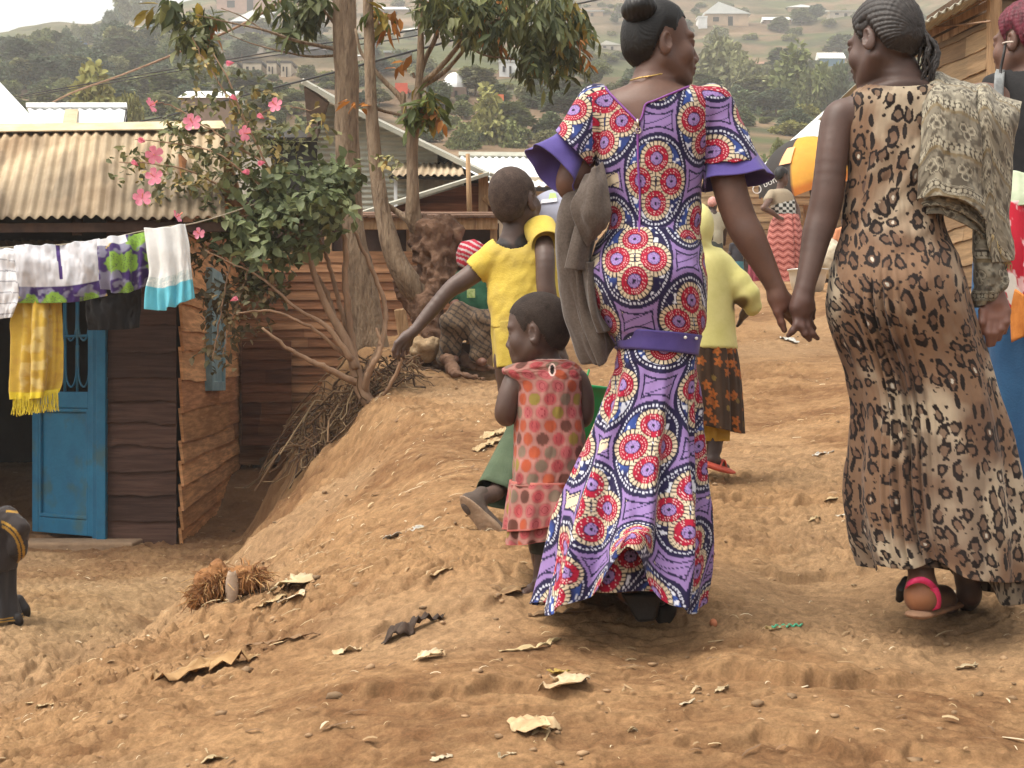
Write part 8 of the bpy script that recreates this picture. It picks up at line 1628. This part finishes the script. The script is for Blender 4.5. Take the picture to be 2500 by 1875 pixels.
def build_left_child():
    D = 5.85; t = empty('person', P(-20, 1520, D), 'small child in a dark jacket with yellow stripes stooping at the left edge', 'person')
    b = Body(D); b.head(P(-62, 1228, D), frame((-.6, .7, -.4)), .9, child=.8); b.chain([(-50, 1250, 0, 24), (-40, 1275, 0, 32)], .03); b.stack([(1255, -75, 20, 0, .07), (1300, -85, 30, 0, .09), (1390, -85, 20, 0, .1)], .03); b.chain([(25, 1275, 0, 24), (48, 1310, -.03, 21), (38, 1350, .04, 17), (10, 1370, .14, 12)], .03)
    for j in range(4): b.chain([(10, 1370, .14, 7), (2 - j, 1376 + j * 3, .17, 4.5), (-6, 1382 + j * 3, .18, 4)], .004)
    b.chain([(-10, 1380, 0, 36), (6, 1440, 0, 25), (18, 1500, -.01, 14), (44, 1514, -.02, 10)], .03); b.chain([(-60, 1380, 0, 36), (-55, 1440, .05, 25), (-50, 1495, .06, 14), (-20, 1505, .12, 10)], .03)
    b.build('body', .007, M_skin, (.08, .05, .04), t); hair_cap(b, P(-62, 1228, D), frame((-.6, .7, -.4)), .9, .003, M_stubble, t, .007, child=.8, col=(.03, .022, .02))
    g = Body(D); g.stack([(1244, -70, 20, 0, .09), (1270, -92, 36, 0, .115), (1330, -96, 40, 0, .13), (1388, -96, 38, 0, .14)], .03); g.chain([(16, 1264, -.02, 28), (44, 1292, -.05, 26), (44, 1330, -.04, 25), (24, 1356, .03, 24)], .03)
    def jc(V):
        u = V[:, 0] / V[:, 1] * F + 1250; v = 937.5 - (V[:, 2] - CZ) / V[:, 1] * F; C = np.broadcast_to(np.array((.034, .027, .026)), V.shape).copy(); d = np.hypot(u + 26, (v - 1352) * 1.0); m = ((np.abs(d - 74) < 3.2) | (np.abs(d - 84) < 3.2)) & (v < 1375) & (u > 4) | ((np.abs(v - 1248 - .1 * (u - 20)) < 3) & (u > 15)); C[m] = (.36, .20, .03); return C
    g.build('jacket', .005, M_fab, (1, 1, 1), t, colf=jc, disp=lambda V, n: n * (.010 * fbm(V[:, 0] * 12, V[:, 1] * 12, V[:, 2] * 12, 3, 4))[:, None])
    M_d = mat('dark_trousers', (.022, .020, .022), (.036, .033, .034), scale=9, rough=.9, bump=.3); V, Q, s, tl, th, tt = loft([(1376, -46, 34, 0, .09), (1440, -30, 36, 0, .085), (1488, -20, 44, -.01, .085), (1512, -18, 52, -.01, .09)], D, 40, 80, lambda TH, TT: .006 * np.sin(6 * TH + 4 * TT)); C = np.broadcast_to(np.array((.030, .027, .028)), V.shape).copy(); C[((tt > .84) & (tt < .89)) | ((tt > .94) & (tt < .98))] = (.30, .17, .03); mesh('trouser_leg', V, Q, M_fab, t, col=C)
    bell((-56, 1380, .04), (-52, 1490, .06), 40, 34, D, ripple=.04, mt=M_d, parent=t, name='trouser_leg')
    f = Body(D); f.chain([(42, 1508, -.04, 13), (46, 1518, -.04, 10), (30, 1516, .06, 12)], .02); f.build('shoe', .006, M_rubber, (1, 1, 1), t); f = Body(D + .25); f.chain([(44, 1466, 0, 15), (58, 1490, 0, 15), (66, 1500, 0, 9)], .02); f.build('shoe', .006, M_rubber, (1, 1, 1), t)

def build_others():
    small_person('market person in a pink cap and cream shirt beyond the girl in yellow', 1740, 482, 700, 13.4, (.40, .37, .27), (.06, .07, .06), cap=(.60, .30, .26))
    small_person('dark-clothed person with a teal wrap standing at the market stall', 1800, 570, 708, 19.5, (.035, .035, .045), (.06, .20, .24))
    small_person('person in a red wrap standing at the market stall', 1842, 580, 706, 19.8, (.20, .05, .07), (.30, .05, .08))
    small_person('market seller in an orange and white top behind the pale sack', 2062, 528, 700, 18.8, (.62, .25, .12), (.25, .12, .1), face=(-.3, -.9, 0))

def build_ground_things():
    HC, H2 = (.62, .46, .25), (.42, .28, .13)
    husk([(372, 1662), (440, 1658), (520, 1638), (590, 1620), (640, 1604)], (.02, .06, .085, .07, .02), 'banana_husk', 'long curled tan banana husk lying at lower left', 'husk', (.50, .31, .14), (.36, .20, .08), .06, .7, 3)
    husk([(1255, 1792), (1290, 1778), (1330, 1776), (1345, 1788)], (.05, .09, .08, .04), 'corn_husk', 'crumpled pale corn husk near the bottom centre', 'husk', (.72, .55, .32), (.58, .38, .2), .03, .3, 5); husk([(1330, 1770), (1326, 1790), (1316, 1822)], (.03, .035, .02), 'corn_husk', 'narrow pale husk strip hanging off the crumpled husk', 'husk', HC, H2, .015, .3, 6)
    husk([(1322, 1690), (1370, 1682), (1410, 1668), (1425, 1662)], (.02, .06, .06, .02), 'corn_husk', 'pale folded husk above the crumpled one', 'husk', (.74, .57, .36), (.6, .42, .24), .03, .3, 7); husk([(1352, 1655), (1374, 1650)], (.03, .03), 'paper_scrap', 'small mustard paper scrap stuck to a pale husk', 'scrap', (.50, .33, .07), (.55, .38, .1), .02, .2, 8)
    husk([(1015, 1618), (1045, 1606), (1076, 1596)], (.025, .045, .02), 'corn_husk', 'small pale husk below the dark peel', 'husk', (.74, .60, .42), HC, .02, .3, 9)
    husk([(1220, 1594), (1280, 1592), (1330, 1582), (1366, 1566)], (.010, .014, .014, .010), 'dry_stalk', 'thin curved pale stalk on the road in front of the women', 'stalk', (.66, .52, .28), HC, .012, .2, 10)
    husk([(932, 1580), (965, 1562), (1000, 1550), (1030, 1530), (1082, 1514)], (.02, .045, .05, .045, .014), 'banana_peel', 'black shrivelled banana peel on the slope', 'peel', (.055, .036, .026), (.10, .065, .045), .05, .5, 11)
    husk([(815, 1604), (845, 1598), (880, 1590)], (.03, .04, .012), 'corn_husk', 'bright scrap of husk on the slope left of the dark peel', 'husk', (.72, .58, .38), HC, .02, .3, 12); husk([(600, 1578), (680, 1572), (740, 1556), (790, 1548)], (.01, .03, .02, .006), 'dry_stalk', 'brown flattened leaf stalk lying across the slope', 'stalk', (.32, .19, .09), (.22, .12, .06), .015, .3, 13)
    husk([(1046, 1408), (1080, 1400), (1112, 1386)], (.02, .04, .015), 'corn_husk', 'tan husk flake left of the boy\'s raised foot', 'husk', (.64, .47, .27), H2, .02, .3, 14); husk([(940, 1320), (975, 1308)], (.03, .05), 'paper_scrap', 'white paper scrap on the slope', 'scrap', (.62, .60, .55), (.5, .47, .4), .015, .3, 15); husk([(1008, 1300), (1026, 1290)], (.02, .03), 'paper_scrap', 'smaller white scrap uphill of the larger one', 'scrap', (.64, .62, .56), (.5, .47, .4), .015, .3, 16)
    for i, (u, v) in enumerate(((1180, 1075), (1212, 1064), (1195, 1090), (1160, 1105))): husk([(u, v), (u + 22, v - 10), (u + 46, v - 14)], (.03, .06, .02), 'corn_husk', ['pale husk heap piece nearest the boy\'s knee', 'husk flake at the upper end of the small heap', 'husk flake in the middle of the small heap', 'husk flake at the lower end of the small heap'][i], 'husk', (.66, .50, .28), H2, .03, .3, 17 + i, 'pale husks heaped behind the toddler')
    husk([(1205, 1462), (1240, 1452), (1275, 1440), (1300, 1432)], (.02, .05, .04, .01), 'bark_strip', 'strip of brown bark beside the toddler\'s bare foot', 'bark', (.36, .23, .11), (.26, .15, .07), .02, .4, 23); husk([(1290, 1508), (1340, 1504), (1420, 1498), (1500, 1486)], (.006, .025, .02, .006), 'bark_strip', 'flat brown strip under the trailing purple hem', 'bark', (.30, .185, .095), (.2, .115, .055), .012, .4, 24)
    husk([(1870, 1540), (1900, 1538), (1925, 1532)], (.012, .02, .008), 'dry_stalk', 'yellowish stalk under the green string on the right of the road', 'stalk', (.55, .42, .18), H2, .01, .3, 25)
    mb = MB(); pts = np.array([ground_at(1885 + i * 3.2, 1536 - .12 * i + 3 * math.sin(i * 1.3)) + (0, 0, .008) for i in range(24)]); mb.tube(spline(pts, 70), .0030, 5); o = mb.build('string', mat('green_string', (.06, .32, .18), (.10, .42, .25), rough=.6), smooth=True); tag(o, 'short frayed green string on the right side of the road', 'string')
    b = Body(4.0); p = ground_at(1742, 1528) + np.array((0, 0, .008)); b.ell(p, (.012, .010, .012), frame((1, .4, .3)), .01); o = b.build('brick_chip', .003, mat('chip', (.45, .14, .06), (.52, .2, .1), scale=60), (1, 1, 1)); tag(o, 'small orange brick chip on the road between the women', 'chip')
    # fibrous orange clump
    r = np.random.RandomState(8); c = ground_at(530, 1480) + np.array((0, .1, .03)); t = empty('coconut_husk', c, 'shaggy orange-brown fibrous husk clump at the foot of the bank', 'husk clump'); b = Body(6.3); b.ell(c + (-.02, 0, .03), (.055, .065, .058), k=.03).ell(c + (.075, .03, .04), (.055, .06, .045), k=.04).ell(c + (-.065, 0, -.02), (.042, .05, .03), k=.03)
    b.build('core', .008, mat('fibre_core', (.20, .085, .03), (.33, .16, .06), scale=12, rough=.95, bump=1, bscale=40, bdist=.02), (1, 1, 1), t, disp=lambda V, n: n * (.022 * fbm(V[:, 0] * 22, V[:, 1] * 22, V[:, 2] * 22, 3, 3))[:, None]); mb = MB()
    for i in range(900):
        d = randdir(1, r)[0]; d[2] = abs(d[2]) * .9 - .15; o_ = (c + (-.02, 0, .03), c + (.075, .03, .04), c + (-.065, 0, -.02))[r.choice(3, p=(.45, .33, .22))]; p = o_ + d * np.array((.050, .060, .048)); L_ = r.uniform(.012, .042); q = d * L_ + r.normal(size=3) * .02 + (0, 0, -.012); mb.tube([p, p + q * .55 + r.normal(size=3) * .006, p + q + (0, 0, -.012)], (.0022, .0018, .0008), 3, np.array(((.34, .15, .045), (.45, .27, .11), (.24, .105, .04))[r.randint(3)]) * r.uniform(.8, 1.2), cap=False)
    mb.build('fibre', M_straw, t, smooth=True, col=True)
    for dx, dz, w in ((.04, .025, .020),):
        V = []; base = c + np.array((dx, -.055, dz))
        for a_ in np.linspace(-1, 1, 9): V.append([base + np.array((w * math.sin(th) * (1 - .5 * a_ * a_), -.02 * math.cos(th), .055 * a_)) for th in np.linspace(-2.3, 2.3, 11)])
        o = mesh('shell', np.array(V).reshape(-1, 3), grid_faces(9, 11), mat('pale_shell', (.30, .21, .14), (.46, .35, .26), scale=20, rough=.7), t); solidify(o, .004)
    husk([(660, 1455), (690, 1440), (730, 1428), (745, 1410)], (.03, .08, .08, .03), 'corn_husk', 'pale shredded husk right of the orange clump', 'husk', (.66, .55, .36), HC, .04, .3, 31); husk([(618, 1490), (660, 1476), (700, 1456)], (.02, .05, .02), 'corn_husk', 'flattened straw husk under the orange clump', 'husk', HC, H2, .02, .3, 32); husk([(690, 1480), (720, 1466), (745, 1450)], (.03, .05, .03), 'corn_husk', 'scrap of white husk at the crest by the orange clump', 'husk', (.70, .60, .44), HC, .02, .3, 33)
    husk([(1908, 826), (1925, 832), (1950, 838)], (.02, .10, .02), 'paper_scrap', 'white paper lying uphill below the joined hands', 'scrap', (.66, .65, .60), (.6, .58, .52), .03, .2, 34)
    for i, (u, v, w, c_) in enumerate(((2060, 1262, .05, (.7, .62, .48)), (1985, 1272, .04, HC), (2010, 1110, .06, (.70, .66, .58)), (2025, 1222, .05, HC), (1700, 1690, .03, (.66, .5, .3)), (1756, 1690, .05, (.64, .5, .3)), (2360, 1632, .06, (.66, .52, .32)), (1240, 1850, .05, (.7, .56, .36)), (1080, 1858, .06, (.7, .58, .4)), (1545, 1790, .03, HC), (520, 1858, .09, (.6, .46, .26)), (110, 1730, .05, HC), (60, 1725, .05, HC), (1680, 1722, .04, (.68, .56, .38)))):
        pts_ = [(u - w * 420, v + 6), (u, v), (u + w * 420, v - 6)]; husk(pts_, (w * .2, w * .45, w * .15), 'husk_scrap', ['pale husk scrap left of the leopard skirt', 'straw scrap on the road mid-way between the skirts', 'white triangular scrap uphill of the leopard skirt', 'long straw scrap left of the leopard skirt', 'tiny husk scrap below the purple dress', 'torn husk chip with ribs lower right of centre', 'torn husk on the crusted ledge at right', 'flat pale chip at the bottom edge', 'pale chip at the bottom edge left of centre', 'small straw chip near the bottom centre', 'long husk strip at the bottom left edge', 'small pale flake at lower left', 'pale flake near the left edge', 'white curled scrap right of centre on the road'][i], 'scrap', c_, np.array(c_) * .75, .014, .3, 40 + i)
    # stones and stump by the trees
    b = Body(9.6); b.ell(P(1042, 850, 9.6), (.10, .10, .085), k=.03).ell(P(1015, 858, 9.6), (.07, .08, .06), k=.04); o = b.build('rock', .008, mat('tan_rock', (.26, .17, .09), (.42, .30, .18), scale=9, rough=.95, bump=.8, bscale=30, bdist=.02), (1, 1, 1), disp=lambda V, n: n * (.022 * fbm(V[:, 0] * 12, V[:, 1] * 12, V[:, 2] * 12, 3, 3))[:, None]); tag(o, 'tan rock at the foot of the gnarled root', 'rock')
    mb = MB(); mb.hexa([P(962, 756, 10.2), P(990, 752, 10.2), P(1004, 832, 10.2), P(974, 836, 10.2)], [P(962, 756, 10.32), P(990, 752, 10.32), P(1004, 832, 10.32), P(974, 836, 10.32)]); o = bevel(mb.build('stump_post', M_plank), .01); tag(o, 'short sawn wooden post between the two tree trunks', 'post')
# ------------------------------------------------------------------ the hazy air
def build_haze():
    mb = MB(); mb.box((0, 205, 62), (330, 225, 64.5)); o = mb.build('haze', None)
    m = bpy.data.materials.new('haze_air'); m.use_nodes = True; nt = m.node_tree; nt.nodes.remove(nt.nodes['Principled BSDF']); v = nt.nodes.new('ShaderNodeVolumePrincipled')
    v.inputs['Color'].default_value = (.95, .96, .97, 1); v.inputs['Density'].default_value = .0016; v.inputs['Anisotropy'].default_value = .2; nt.links.new(v.outputs[0], nt.nodes['Material Output'].inputs['Volume']); o.data.materials.append(m); tag(o, kind='stuff')
# ------------------------------------------------------------------ assemble
build_ground(); build_hill()
build_plank_house(); build_back_houses(); build_timber_house()
build_market(); build_far_houses(); build_far_trees(); build_wires()
build_trees(); build_bush(); build_undergrowth(); build_laundry()
build_litter()
build_purple(); build_leopard(); build_right_woman(); build_boy(); build_toddler(); build_girl()
build_zigzag(); build_seated(); build_left_child(); build_others(); build_ground_things()
build_haze()
